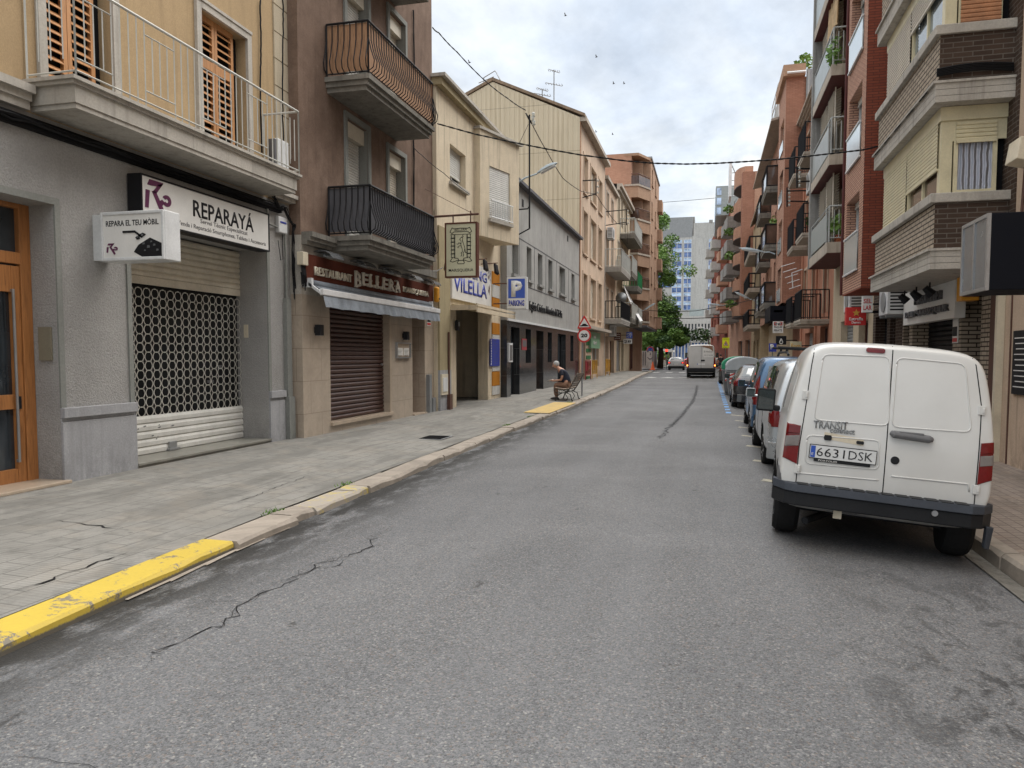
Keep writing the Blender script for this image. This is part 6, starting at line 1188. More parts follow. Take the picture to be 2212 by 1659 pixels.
s=thing('terracotta_plant','potted plant in terracotta pot on a small salmon house balcony','potted plant',(3.1,27.3,5.5)); mb=MB(); mb.lathe([(.10,0),(.14,.25)],(3.2,27.2,5.5),(0,0,1),10); mb.build('pot','terracotta',s); mb=MB(); foliage(mb,(3.2,27.2,5.95),.15,.15,.28,60,.09,5,0); mb.build('leaves','leaf',s)
# ---- R6 brick tower
r6=thing('brick_tower_block','tall slim brick apartment tower with a plain brick side and a roof planter','building',(3,36.4,.1)); q=FRt(3.0); Y6=34.8; zt6=q.px(3096,310)[1]; print('r6',zt6)
c6=FC(Y6); xe=c6.px(3163,600)[0]; xg=c6.px(3200,400)[0]
hs=[]
for (yt,ym,yb) in ((470,560,605),(660,745,800),(850,925,985),(1040,1125,1180)):
    a_,z1=q.px(3085,yt); zg=q.px(3083,ym)[1]; z0=q.px(3080,yb)[1]; hs.append((35.5,37.2,z0,z1,zg))
print('r6h',hs)
facade(r6,q,Y6,38.1,3.75,zt6,[h[:4] for h in hs],'brick_pink',.3,'front_wall'); mb=MB(); mb.box(3.31,9,Y6+.004,38.1,3.75,zt6-.01); mb.box(3.8,9,Y6+.01,38.1,0,3.75); mb.build('body','brick_tower',r6); mb=MB(); mb.box(2.997,xe,Y6-.008,Y6-.003,3.75,zt6); mb.build('side_wall','brick_tower',r6)
for h in hs:
    w=window(r6,q,h[0],h[1],h[4],h[3],dep=.2,frame='white_metal',blind='beige_blind',bf=.3,bars=1,pane='sky_glass'); mb=MB(); mb.fbox(q,h[0],h[1],.02,.04,h[2],h[4]); mb.build('glass_guard','balcony_glass',w)
mb=MB(); mb.box(xe+.05,8,Y6-.12,Y6-.02,10.8,c6.px(3180,275)[1]); cg=mb.build('grey_cladding','grey_metal',r6); mb=MB(); [mb.box(xe+.1+.17*k,xe+.16+.17*k,Y6-.15,Y6-.12,10.8,c6.px(3180,280)[1]) for k in range(14)]; mb.build('cladding_rib','rail_grey',cg)
mb=MB(); mb.box(2.85,xe+.0,Y6-.25,38.3,zt6,zt6+.45); mb.build('parapet','brick_brown',r6); mb=MB(); mb.tube([(3.0,Y6-.3,zt6+.1),(xe,Y6-.3,zt6+.1)],.05,5); mb.build('parapet_pipe','white_metal',r6)
s=thing('roof_planter','leafy plants growing on the roof edge of the brick tower','plants',(3.6,35.5,zt6+.4)); mb=MB(); foliage(mb,(3.7,35.2,zt6+.6),.5,.4,.2,110,.10,9,0); foliage(mb,(3.8,35.3,zt6+.95),.28,.2,.15,40,.12,3,0); mb.build('leaves','leaf_light',s); mb=MB(); mb.tube([(4.1,35.4,zt6+.4),(4.15,35.4,zt6+1.7)],.03,5); mb.build('stem','trunk',s)
mb=MB(); mb.box(3.0,4.2,34.55,34.6,9.3,9.36); mb.tube([(3.0,34.6,9.33),(4.2,34.6,9.33)],.04,5); solo(mb,'side_rail','black_metal','dark horizontal bar fixed across the side of the brick tower','rail')
# ---- R7 block with dark glass balconies
r7=thing('dark_balcony_block','pale pink block with brick recesses and dark glass balconies under a sloping eave','building',(3.2,45,.1)); q=FRt(3.25); z7r=12.3
wl=[(a,a+.9,z,z+1.7) for a in (41.8,44.2,47,50) for z in (4.6,7.2,9.9)]
facade(r7,q,38.1,53,3.4,z7r,wl+[(38.3,41.2,4.1,6.0),(38.3,41.2,6.8,8.8),(38.3,41.2,9.5,11.6)],'brick_pink',.3); backing(r7,q,38.1,53,0,z7r,'brick_orange',8,.9)
for w in wl: window(r7,q,*w,dep=.2,frame='brown_wood',blind='beige_blind',bf=.4,bars=0)
mb=MB(); mb.box(3.8,4,38.1,53,0,3.4); mb.build('ground_wall','beige_wall',r7)
mb=MB(); mb.prism([(2.65,38.0,z7r),(4.2,38.0,z7r+.3),(4.2,38.0,z7r+.42),(2.65,38.0,z7r+.10)],(0,15.2,0)); mb.build('eave','slab_beige',r7)
for z in (4.0,6.7,9.4): 
    b=slab(r7,q,38.3,41.6,z,.75,.28,'old_concrete',steps=2); railing(b,q,38.35,41.55,z,.75,.95,'none','black_metal',.6,.02,.03,('brown_glass','all')); 
    b=slab(r7,q,45.3,48.6,z,.6,.28,'old_concrete',steps=2); railing(b,q,45.3,48.6,z,.6,.95,'none','black_metal',.6,.02,.03,('brown_glass','all'))
mb=MB(); mb.box(3.1,5,39.5,44,z7r+.4,z7r+1.6); ph=mb.build('penthouse','white_wall',r7); mb=MB(); [mb.tube([(3.0,y,z7r+.4),(3.0,y,z7r+1.9)],.03,4) for y in (38.6,40.5,42.5)]; mb.tube([(3.0,38.6,z7r+1.9),(3.0,42.5,z7r+1.9)],.03,4); mb.tube([(3.0,38.6,z7r+1.5),(3.0,42.5,z7r+1.5)],.03,4); mb.build('roof_railing','white_metal',ph)
s=thing('black_box_balcony','long black screened balcony low on the right between the tower and dark balconies','balcony',(2.9,36,4)); q6=FRt(3.05); b=slab(s,q6,34.9,38.0,3.45,.35,.2,'old_concrete',steps=2,name='slab'); mb=MB(); Yb,a,bq,z0,z1=pxb(3010,3095,1205,1262,34.9); mb.box(2.55,3.78,34.9,38.2,z0,z1); mb.build('screen','box_black',s)
mb=MB(); foliage(mb,(2.9,38.9,7.8),.2,.3,.35,60,.1,2,0); solo(mb,'balcony_shrub','leaf_light','bright shrub on a dark glass balcony beside the brick tower','plant')
# signs low on the right
Y,a,b,z0,z1=pxb(3044,3084,1266,1311,33); bladesign('estate_sign','white sign with red brackets, letters FP and PRATS','sign_white',Y,a,b,z0,z1,['FP','FINQUES','PRATS'],'ink_black')
s=SC.objects['estate_sign']; c=FC(33); w=b-a; mb=MB()
for e,dr in ((a+.1*w,1),(b-.1*w,-1)): mb.fbox(c,min(e,e+dr*.03),max(e,e+dr*.03),.0,.01,z1-.34*(z1-z0),z1-.08*(z1-z0)); [mb.fbox(c,min(e,e+dr*.1),max(e,e+dr*.1),.0,.01,zz,zz+.03) for zz in (z1-.34*(z1-z0),z1-.1*(z1-z0))]
mb.build('red_bracket','sign_red',s)
Y,a,b,z0,z1=pxb(3056,3096,1323,1357,31); s=bladesign('drop_sign','black sign with a white water drop outline','ink_black',Y,a,b,z0,z1); c=FC(31); mb=MB(); cx,cz_=(a+b)/2,(z0+z1)/2-.05; hh=(z1-z0)*.34; P=[(cx+hh*.5*math.sin(t)*1.0,cz_-hh*.35*math.cos(t)-0) for t in [R(18*k) for k in range(-6,7)]]; P=[(cx,cz_+hh)]+[(cx+hh*.48*math.cos(R(20-220*k/10)),cz_-hh*.25+hh*.48*math.sin(R(20-220*k/10))) for k in range(11)]
for (p,q_),(r,t) in zip(P,P[1:]+P[:1]): mb.tube([c.p(p,q_,.01),c.p(r,t,.01)],.018,4)
mb.build('drop','sign_white',s)
Y,a,b,z0,z1=pxb(3112,3156,1345,1378,29); bladesign('yellow_shop_sign','small yellow lightbox sign above the silver car roof','sign_yellow' if 0 else 'yellow_blind',Y,a,b,z0,z1,['Forn'],'ink_gold')
# ---- R8 narrow cream brick house
r8=thing('cream_brick_house','narrow cream brick house with white barred balconies','building',(3.25,58,.3)); q=FRt(3.3); z8=11.4
wl=[(54.5,55.7,z,z+2) for z in (3.75,6.1,8.5)]
facade(r8,q,53,64.5,.2,z8,wl+[(55,57,.3,2.6),(59,61,.3,2.6)],'brick_cream',.3); backing(r8,q,53,64.5,0,z8,'brick_cream',8,.3)
for w in wl: window(r8,q,*w,dep=.2,frame='white_metal',blind='cream_shutter',bf=.5)
window(r8,q,55,57,.3,2.6,dep=.2,frame='brown_wood',bf=0); window(r8,q,59,61,.3,2.6,dep=.2,frame='brown_wood',bf=0)
for z in (3.55,5.95,8.35): 
    b=slab(r8,q,53.3,60.5,z,.8,.25,'slab_beige',steps=2); railing(b,q,53.3,60.5,z,.8,.95,'bars','black_metal',.30,.03,.03,('white_wall','front'))
mb=MB(); mb.prism([(3.3,53,z8),(6.5,53,z8+2.4),(9,53,z8+2.4),(9,53,z8)],(0,10,0)); rf=mb.build('gable','brick_tower',r8); mb=MB(); mb.prism([(3.0,52.8,z8+.0),(6.5,52.8,z8+2.5),(6.5,52.8,z8+2.65),(3.0,52.8,z8+.2)],(0,10.4,0)); mb.build('roof','tile_roof',rf)
# ---- R9 block with rounded brick balconies (street bends left here)
r9=thing('curved_balcony_block','brick apartment block with rounded brick balconies stacked over six floors','building',(3,70,.3)); F9,l9=FAB((3.35,64.5),(1.95,82),-1); print('F9',F9.n)
lv=[]; c9=FC(66)
for y in (1240,1137,1034,930,828): lv.append(c9.px(2930,y)[1])
print('lv',lv); dz=(lv[-1]-lv[0])/4; z9=lv[-1]+dz*1.3
wl=[(1.2+4.3*k,2.6+4.3*k,z+.35,z+dz-.25) for k in range(4) for z in lv]
facade(r9,F9,0,l9,0,z9,wl+[(1,4,.4,2.8),(6,9,.4,2.8)],'brick_orange',.4); backing(r9,F9,0,l9,0,z9,'brick_orange',9,.4)
for w in wl: window(r9,F9,*w,dep=.25,frame='brown_wood',blind='cream_shutter',bf=.7,bars=0)
window(r9,F9,1,4,.4,2.8,dep=.3,frame='grey_metal',bf=0); window(r9,F9,6,9,.4,2.8,dep=.3,frame='grey_metal',bf=0)
mb=MB(); mb.fbox(F9,.05,.9,0,.9,lv[0],z9); mb.build('party_fin','brick_tower',r9)
def rounded(par,fr,u0,u1,dep,z0,z1,mat,name,fin=.0):
    mb=MB(); P=[(u0,0),(u0,dep*.55),(u0+.5,dep*.85),(u0+1.3,dep),(u0+2.4,dep*1.03),(u1-1.6,dep*.9),(u1,dep*.35),(u1,0)]; mb.prism([fr.p(u,z0,d) for u,d in P],(0,0,z1-z0)); return mb.build(name,mat,par),P
for i,z in enumerate(lv+[lv[-1]+dz]):
    b,P=rounded(r9,F9,.95,6.6,1.15,z-.12,z+.78 if i<5 else z+dz*.6,'brick_orange','rounded_balcony')
    mb=MB(); mb.prism([F9.p(u,z-.16,d*1.02) for u,d in P],(0,0,.03)); mb.build('soffit','dark_paint',b)
    if i<5:
        mb=MB(); pp=[F9.p(u,z+1.05,d*.97) for u,d in P[3:]]; mb.tube(pp,.03,5); mb.build('handrail','grey_metal',b)
        b2=MB(); b2.prism([F9.p(u,z-.25,d) for u,d in ((8.6,0),(8.4,1.2),(11.2,1.2),(11.6,0))],(0,0,1.0)); b2.build('angled_balcony','concrete',r9)
        b2=MB(); b2.prism([F9.p(u,z-.25,d) for u,d in ((13.0,0),(12.8,1.1),(15.2,1.1),(15.6,0))],(0,0,1.0)); b2.build('angled_balcony','concrete',r9)
        if i in(0,2,4,3): mb=MB(); foliage(mb,F9.p(3.6+i*.7,z+1.0,1.3),.5,.6,.35,80,.16,i); mb.build('balcony_plant','leaf',b)
acunit('air conditioner high under the top rounded brick balcony',F9,1.7,lv[-1]+.9,.4,.9,.6)
s=thing('roof_hoarding','white billboard back with a lattice strut on the roof of the rounded block','billboard',(2.6,74,z9)); x,z=onY(2872,600,74); x2=onY(2882,600,74)[0]; z1=onY(2875,708,74)[1]
mb=MB(); mb.box(x,x2,73,76,z9-.2,z+3.0 if 0 else onY(2876,650,74)[1]); mb.build('panel','white_metal',s); zt=onY(2876,650,74)[1]; mb=MB(); [mb.tube([(x2,74,z9+(zt-z9)*k/4),(x2+1.2-1.1*k/4,74,z9+(zt-z9)*(k/4))],.04,4) for k in range(4)]; mb.tube([(x2+1.3,74,z9),(x2,74,zt)],.05,4); mb.build('strut','grey_metal',s)
# ---- R10 farther brick block and glass tower
r10=thing('far_brick_block','far narrow red brick block with small pale balconies on the right','building',(1,95,.4)); F10,l10=FAB((1.95,82),(.25,104),-1)
lv2=[3.9+2.5*i for i in range(5)]; z10=16.6
wl=[(a,a+1.2,z+.4,z+2) for a in (1.5,6,10.5,15,19) for z in lv2]
facade(r10,F10,0,l10,0,z10,wl,'brick_red',.3); backing(r10,F10,0,l10,0,z10,'brick_tower',10,.3)
for w in wl: window(r10,F10,*w,dep=.2,frame='brown_wood',blind='cream_shutter',bf=.6,bars=0)
for z in lv2:
    for a in (.8,9.8,18): mb=MB(); mb.prism([F10.p(u,z-.1,d) for u,d in ((a,0),(a+.1,1.0),(a+2.6,1.0),(a+3,0))],(0,0,.95)); mb.build('balcony','white_wall' if a>9 else 'brick_orange',r10)
gt=thing('glass_block','tall pale glass fronted block rising behind the rounded brick balconies','building',(1.5,84,10)); cg=FC(83.5); x0=cg.px(2818,800)[0]; x1=cg.px(2842,800)[0]; zt=cg.px(2830,733)[1]; mb=MB(); mb.box(x0,x1+6,83.5,99,z10-.6,zt); mb.build('wall','panel_grey',gt)
mb=MB(); hj=(zt-z10+.6)/3; [mb.box(x0-.02,x0+.0,83.6+3*k,86.4+3*k,z10-.5+hj*j,z10-.8+hj*(j+1)) for k in range(5) for j in range(3)]; [mb.box(x0+.1,x1-.05,83.46,83.49,z10-.5+hj*j,z10-.8+hj*(j+1)) for j in range(3)]; mb.build('glazing','blue_glass_lt',gt)
# ================================================================ VEHICLES
def mesh_eval(ob):
    dg=bpy.context.evaluated_depsgraph_get(); me=bpy.data.meshes.new_from_object(ob.evaluated_get(dg)); ob.modifiers.clear(); ob.data=me; return me
def hprof(hw,zb,zbelt,zr,top=.72,sh=.09):
    hi=zr-zbelt
    return [(0,zb),(hw*.80,zb),(hw*.96,zb+.06),(hw,zb+.20*(zbelt-zb)+.03),(hw*1.0,zbelt-.22*(zbelt-zb)),(hw*.985,zbelt-.02),(hw*(.965*(1-.55)+top*1.04*.55),zbelt+hi*.52),(hw*top*1.02,zr-sh),(hw*top*.88,zr-sh*.28),(hw*top*.55,zr),(0,zr+.012)]
def loft_body(stations,name,mat,parent,wheels=(),wr=.30,lean=None,sub=2):
    rings=[]
    for y,hp in stations:
        full=[(-x,z) for x,z in hp[::-1]]+[(x,z) for x,z in hp[1:-1]]
        rings.append([(x,y+(lean(y,z) if lean else 0),z) for x,z in full])
    m=len(rings[0]); mb=MB(); vs=[p for r in rings for p in r]
    fs=[(i*m+k,i*m+(k+1)%m,(i+1)*m+(k+1)%m,(i+1)*m+k) for i in range(len(rings)-1) for k in range(m)]
    n=(m-2)//2
    def cap(o,flip):
        out=[]
        for k in range(m//2-1): q=(o+k,o+k+1,o+m-1-k-1+0 if 0 else o+(m-k-2)%m,o+(m-k-1)%m); out.append(q)
        return out
    # caps as strips left/right: ring starts at roof centre, runs down the left side, along the floor and up the right
    for o in (0,(len(rings)-1)*m):
        k=m//2
        for j in range(k): 
            a,b=o+j,o+j+1; c_,d=o+(m-j-1)%m,o+(m-j)%m
            q=[a,b,c_,d]; q=list(dict.fromkeys(q))
            if len(q)>=3: fs.append(tuple(q))
    mb.add(vs,fs); ob=mb.build(name,[mat,'black_plastic'],parent,smooth=True,local=True)
    s=ob.modifiers.new('s','SUBSURF'); s.levels=sub; s.render_levels=sub; mesh_eval(ob)
    cuts=[]
    for (y,z,hw) in wheels:
        cb=MB(); cb.m=1; cb.lathe([(wr,-hw*1.2),(wr,hw*1.2)],(0,y,z),(1,0,0),28); c=cb.build('cut',[mat,'black_plastic'],parent,local=True)
        # keep the middle of the floor pan: only the outer 0.3 is cut on each side
        b=ob.modifiers.new('b','BOOLEAN'); b.operation='DIFFERENCE'; b.object=c; b.solver='EXACT'; cuts.append(c)
    if cuts:
        bpy.context.view_layer.update(); mesh_eval(ob)
        for c in cuts: bpy.data.objects.remove(c)
    ob.data.polygons.foreach_set('use_smooth',[True]*len(ob.data.polygons))
    try: ob.data.set_sharp_from_angle(angle=R(42))
    except Exception: pass
    return ob
def bvh(ob):
    me=ob.data; return BVHTree.FromPolygons([v.co.copy() for v in me.vertices],[tuple(p.vertices) for p in me.polygons])
def patch(bv,pts,axis,off,name,mat,parent,nr=10,nc=10,depth=.02,far=5,smooth=True):
    # outline (a,b) -> surface patch: axis 'y' = seen from behind, 'Y' = from ahead, 'x' = left side, 'X' = right side
    bmin,bmax=min(p[1] for p in pts),max(p[1] for p in pts); n=len(pts); rows=[]
    for r in range(nr+1):
        b=bmin+(bmax-bmin)*(r+ (1e-4 if r==0 else -1e-4 if r==nr else 0))/nr; xs=[]
        for i in range(n):
            (a0,b0),(a1,b1)=pts[i],pts[(i+1)%n]
            if (b0-b)*(b1-b)<=0 and b0!=b1: xs.append(a0+(a1-a0)*(b-b0)/(b1-b0))
        if len(xs)<2: continue
        x0,x1=min(xs),max(xs); rows.append([(x0+(x1-x0)*c/nc,b) for c in range(nc+1)])
    d={'y':Vector((0,1,0)),'Y':Vector((0,-1,0)),'x':Vector((1,0,0)),'X':Vector((-1,0,0))}[axis]
    def hit(a,b):
        o=Vector((a,0,b))-d*far if axis in'yY' else Vector((0,a,b))-d*far
        h=bv.ray_cast(o,d,far*2); return h[0] if h[0] is not None else None
    grid=[]; last=None
    for row in rows:
        g=[]
        for a,b in row:
            h=hit(a,b)
            if h is None: h=last or Vector((a,0,b)) if axis in'yY' else (last or Vector((0,a,b)))
            last=h; g.append(h-d*off)
        grid.append(g)
    mb=MB(); nr_,nc_=len(grid),len(grid[0]); vs=[p for g in grid for p in g]; k=len(vs); vs+=[p+d*depth for p in vs]
    fs=[(i*nc_+j,i*nc_+j+1,(i+1)*nc_+j+1,(i+1)*nc_+j) for i in range(nr_-1) for j in range(nc_-1)]
    edge=[i*nc_ for i in range(nr_)]+[(nr_-1)*nc_+j for j in range(1,nc_)]+[i*nc_+nc_-1 for i in range(nr_-2,-1,-1)]+[j for j in range(nc_-2,0,-1)]
    fs+=[(a,b,b+k,a+k) for a,b in zip(edge,edge[1:]+edge[:1])]
    mb.add(vs,fs); return mb.build(name,mat,parent,smooth=False,local=True)
def rib(bv,pts,axis,w,name,mat,parent,off=.002,seg=.04,round_=False):
    d={'y':Vector((0,1,0)),'x':Vector((1,0,0))}[axis]; P=[]
    for (a,b),(c_,e) in zip(pts,pts[1:]):
        n=max(1,int(math.hypot(c_-a,e-b)/seg))
        for i in range(n): P.append((a+(c_-a)*i/n,b+(e-b)*i/n))
    P.append(pts[-1]); Q=[]
    for a,b in P:
        o=Vector((a,0,b))-d*5 if axis=='y' else Vector((0,a,b))-d*5; h=bv.ray_cast(o,d,10)[0]
        if h is not None: Q.append(h-d*off)
    mb=MB(); mb.tube(Q,w,5); return mb.build(name,mat,parent,smooth=True,local=True)
def rr(x0,x1,z0,z1,r=.02,n=4):
    P=[]
    for cx,cz_,a0 in ((x1-r,z1-r,0),(x0+r,z1-r,90),(x0+r,z0+r,180),(x1-r,z0+r,270)):
        for k in range(n+1): a=R(a0+90*k/n); P.append((cx+r*math.cos(a),cz_+r*math.sin(a)))
    return P
def wheel(parent,x,y,r,w,side,rim='alu',spokes=7):
    mb=MB(); s=side
    mb.lathe([(r*.62,-w*.5),(r*.9,-w*.5),(r*.985,-w*.34),(r,-w*.1),(r,w*.1),(r*.985,w*.34),(r*.9,w*.5),(r*.62,w*.46)],(x-s*w*.5,y,r),(s,0,0),26); wh=mb.build('wheel','rubber',parent,smooth=False,local=True)
    mb=MB(); mb.lathe([(r*.66,w*.40),(r*.64,w*.30),(r*.55,w*.22),(r*.30,w*.30),(r*.22,w*.38),(r*.05,w*.39)],(x-s*w*.5,y,r),(s,0,0),20)
    for k in range(spokes):
        a=6.2832*k/spokes; c_,q=math.cos(a),math.sin(a); xx=x-s*w*.5+s*w*.42; mb.tube([(xx-s*.02,y+c_*r*.15,r+q*r*.15),(xx,y+c_*r*.6,r+q*r*.6)],.018,5)
    mb.build('rim',rim,wh,smooth=True,local=True); return wh
def mirror(parent,x,y,z,s,mat,w=.15,h=.17,glass_='car_glass'):
    mb=MB(); mb.hexa([(x,y-.0,z-h*.5),(x+s*w,y-.03,z-h*.5),(x+s*w,y+.08,z-h*.4),(x,y+.10,z-h*.4),(x,y-.0,z+h*.5),(x+s*w,y-.03,z+h*.5),(x+s*w,y+.08,z+h*.4),(x,y+.10,z+h*.4)]); mb.hexa([(x-s*.06,y+.02,z-h*.45),(x+s*.02,y+.02,z-h*.45),(x+s*.02,y+.07,z-h*.45),(x-s*.06,y+.07,z-h*.45),(x-s*.06,y+.02,z-h*.2),(x+s*.02,y+.02,z-h*.2),(x+s*.02,y+.07,z-h*.2),(x-s*.06,y+.07,z-h*.2)])
    m=mb.build('mirror',mat,parent,bevel=.02,local=True); mb=MB(); mb.hexa([(x+s*.015,y-.006,z-h*.40),(x+s*(w-.015),y-.034,z-h*.40),(x+s*(w-.015),y-.03,z-h*.40),(x+s*.015,y-.001,z-h*.40),(x+s*.015,y-.006,z+h*.40),(x+s*(w-.015),y-.034,z+h*.40),(x+s*(w-.015),y-.03,z+h*.40),(x+s*.015,y-.001,z+h*.40)]); mb.build('mirror_glass',glass_,m,local=True); return m
def plate(parent,cx,y,z,w,txt,h=.095,tilt=0):
    mb=MB(); mb.box(cx-w/2,cx+w/2,y-.006,y,z-h/2,z+h/2); p=mb.build('number_plate','plate_white',parent,local=True); mb=MB(); mb.box(cx-w/2+.004,cx-w/2+w*.08,y-.009,y-.0065,z-h/2+.004,z+h/2-.004); mb.build('country_band','plate_blue',p,local=True)
    if txt: text(p,txt,'ink_black',(cx-w*.39,y-.0065,z-h*.34),(1,0,0),(0,0,1),w*.85,h*.68,.002,bold=.012,name='plate_number')
    return p
# ---- near white van
VA=4.7; VX,VY,VZ=1.245,6.33,-.055
van=thing('white_van','white panel van with closed twin rear doors parked in front on the right','van',(VX,VY,VZ),world=False); van.rotation_euler=(0,R(VA),R(-4.3)); VMI=(Matrix.Translation((VX,VY,VZ))@Matrix.Rotation(R(-4.3),4,'Z')@Matrix.Rotation(R(VA),4,'Y')).inverted()
def vl(zx,zy):       # crop pixel of the van rear -> local (x,z) on its back
    o=VMI@Vector((0,0,H_)); d=VMI.to_3x3()@ray(2900+zx/1.580,1250+zy/1.580); t=(.02-o.y)/d.y; q=o+d*t; return (q.x,q.z)
def vp(hw,zb,zr,inset=0):
    k=1-inset
    return [(0,zb),(.58*k*hw/.745,zb),(.70*k*hw/.745,zb+.03),(.742*k*hw/.745,zb+.22),(.745*k*hw/.745,.62),(.738*k*hw/.745,.92),(.70*k*hw/.745,1.16),(.645*k*hw/.745,zr-.17),(.60*k*hw/.745,zr-.075),(.52*k*hw/.745,zr-.02),(.36*k*hw/.745,zr),(0,zr+.01)]
lean=lambda y,z: .13*max(0,(z-.85)/.8)**1.4*max(0,1-y/1.0)
st=[(0.0,vp(.745,.36,1.60,.05)),(.012,vp(.745,.35,1.615,.022)),(.05,vp(.745,.34,1.63,.004)),(.2,vp(.748,.24,1.645)),(1.2,vp(.75,.24,1.655)),(2.1,vp(.75,.24,1.63)),(2.35,vp(.745,.24,1.58)),(2.85,vp(.735,.24,1.13)),(3.4,vp(.72,.24,.98)),(3.62,vp(.66,.26,.80)),(3.7,vp(.60,.30,.7))]
body=loft_body(st,'body','van_white',van,[(.56,.29,.75),(2.9,.29,.75)],.335,lean); bv=bvh(body)
L1,L2_=vl(500,150),vl(370,1020); Rr1,R2_=vl(1497,215),vl(1478,1145); C1,C2=vl(990,160),vl(908,1083)
for i,P in enumerate(([ (L1[0],1.60),vl(470,300),vl(430,560),vl(390,800),(L2_[0],.48)],[(Rr1[0],1.585),vl(1510,300),vl(1532,560),vl(1500,900),(R2_[0],.48)],[(C1[0],1.63),(C1[0]*.6+C2[0]*.4,1.1),(C2[0],.48)])): rib(bv,P,'y',.0045,'door_gap','dark_gap',van,-.001,.03)
# pressed panel outlines on the doors
def em(P,w=.006,nm='door_pressing'): rib(bv,P,'y',w,nm,'van_white',van,.0005,.02)
def loop(pts,r=.05):
    out=[]; n=len(pts)
    for i in range(n):
        p0,p1,p2=[Vector(pts[(i+j-1)%n]) for j in range(3)]; a=(p0-p1).normalized()*r; b=(p2-p1).normalized()*r
        for t in (0,.33,.66,1): out.append(tuple((p1+a)*(1-t)**2+p1*2*t*(1-t)+(p1+b)*t*t))
    return out+[out[0]]
em(loop([vl(545,228),vl(965,245),vl(945,675),vl(480,635)])); em(loop([vl(1010,250),vl(1440,290),vl(1462,715),vl(965,680)]))
em(loop([vl(440,730),vl(890,765),vl(880,945),vl(425,905)],.04)); em([vl(960,985),vl(1440,1035),vl(1443,1080)],.007); em([vl(385,965),vl(880,1010)],.006)
for (a,b,c_,d) in ((545,728,590,765),(745,765,790,790)): p0,p1=vl(a,b),vl(c_,d); patch(bv,rr(p0[0],p1[0],min(p0[1],p1[1])-.0,max(p0[1],p1[1]),.006),'y',.012,'plate_lamp','black_plastic',van,3,3)
p0,p1=vl(545,735),vl(790,775); patch(bv,[(p0[0],p0[1]-.035),(p1[0],p1[1]-.03),(p1[0],p1[1]+.03),(p0[0],p0[1]+.03)],'y',.003,'lamp_strip','cream_metal',van,3,4)
for pts in (((315,650),(403,660),(388,785),(303,775)),((388,785),(303,775),(296,775),(385,785))): pass
def lens(q,mat,nm,o=.014): patch(bv,[vl(*p) for p in q],'y',o,nm,mat,tl,6,6,.03)
for nm,qs in (('left',[((316,652),(402,662),(392,728),(307,720)),((307,722),(392,730),(383,804),(298,797)),((298,799),(383,806),(374,908),(282,893))]),('right',[((1521,775),(1602,778),(1600,856),(1514,850)),((1514,852),(1600,858),(1596,932),(1508,925)),((1508,927),(1596,934),(1585,1046),(1492,1038))])):
    mb=MB(); z0,z1=vl(*qs[2][2])[1],vl(*qs[0][0])[1]; q=[vl(*qs[0][0]),vl(*qs[0][1]),vl(*qs[2][2]),vl(*qs[2][3])]
    tl=patch(bv,q,'y',.010,'tail_light','red_lens',van,8,5,.03); tl['label']='tall '+nm+' tail light, red with a clear middle band'
    lens(qs[1],'clear_lens','clear_lens',.016); lens(qs[0],'red_lens','upper_lens',.017)
p0,p1=vl(818,185),vl(935,222); patch(bv,rr(p0[0],p1[0],p1[1]-.003,p0[1]+.0,.012),'y',.010,'brake_light','red_lens',van,4,6)
# bumper
print('bump',[vl(*q) for q in ((360,1022),(1490,1158),(350,1060),(1490,1190),(350,1158),(1490,1290),(282,893),(1585,1046),(315,650),(1603,777),(1500,215),(505,150),(245,1000),(1590,1160))])
mb=MB(); N=12
def bp(x,d): return (x,-.115+.0+.16*max(0,(abs(x)-.60)/.16)**2+d)
for (za,zb_,d0,mt,nm) in ((.455,.515,0,'bumper_blue','bumper'),(.345,.453,.02,'black_plastic','lower_bumper')):
    mb=MB(); xs=[-.775+1.55*i/18 for i in range(19)]
    vs=[]; 
    for x in xs: a=bp(x,d0); vs+=[(a[0],a[1],za),(a[0],a[1]+(.015 if nm=='bumper' else 0),zb_),(a[0],.16,zb_),(a[0],.16,za)]
    fs=[(4*i+k,4*i+(k+1)%4,4*i+4+(k+1)%4,4*i+4+k) for i in range(18) for k in range(4)]+[(0,1,2,3),(72,75,74,73)]
    mb.add(vs,fs); 
    if nm=='bumper': mb.box(-.775,-.765,.1,.24,.35,.51); mb.box(.765,.775,.1,.24,.35,.51)
    mb.build(nm,mt,van,bevel=.012,local=True)
mb=MB(); [mb.box(-.60+.1*i,-.52+.1*i,-.10,-.0,.516,.520) for i in range(12)]; mb.build('step_tread','black_plastic',van,local=True)
x,z=vl(1212,1198); mb=MB(); mb.lathe([(.014,-.02),(.022,-.02),(.022,0),(.014,0)],(x,-.095,z),(0,1,0),12); mb.build('tow_eye','steel',van,local=True); x,z=vl(625,1218); mb=MB(); mb.box(x-.03,x+.03,-.02,.0,z-.035,z+.06); mb.build('exhaust_bracket','cream_metal',van,local=True)
mb=MB(); mb.box(-.60,.60,.5,3.3,.21,.36); mb.tube([(-.5,.2,.18),(-.3,.6,.2),(-.3,2,.2)],.03,8); mb.build('underbody','black_plastic',van,local=True)
mb=MB(); mb.tube([(-.6,.56,.29),(.6,.56,.29)],.035,8); mb.build('rear_axle','black_plastic',van,local=True)
mb=MB(); mb.hexa([(.725,-.03,.20),(.765,.0,.19),(.765,.05,.19),(.725,.05,.20),(.725,-.03,.36),(.778,.0,.36),(.778,.05,.36),(.725,.05,.36)]); mb.build('loose_trim','bumper_blue',van,bevel=.006,local=True)
for s_ in (-1,1): wheel(van,s_*.74,.56,.285,.20,s_,'grey_metal',5); wheel(van,s_*.735,2.9,.285,.17,s_,'grey_metal',5)
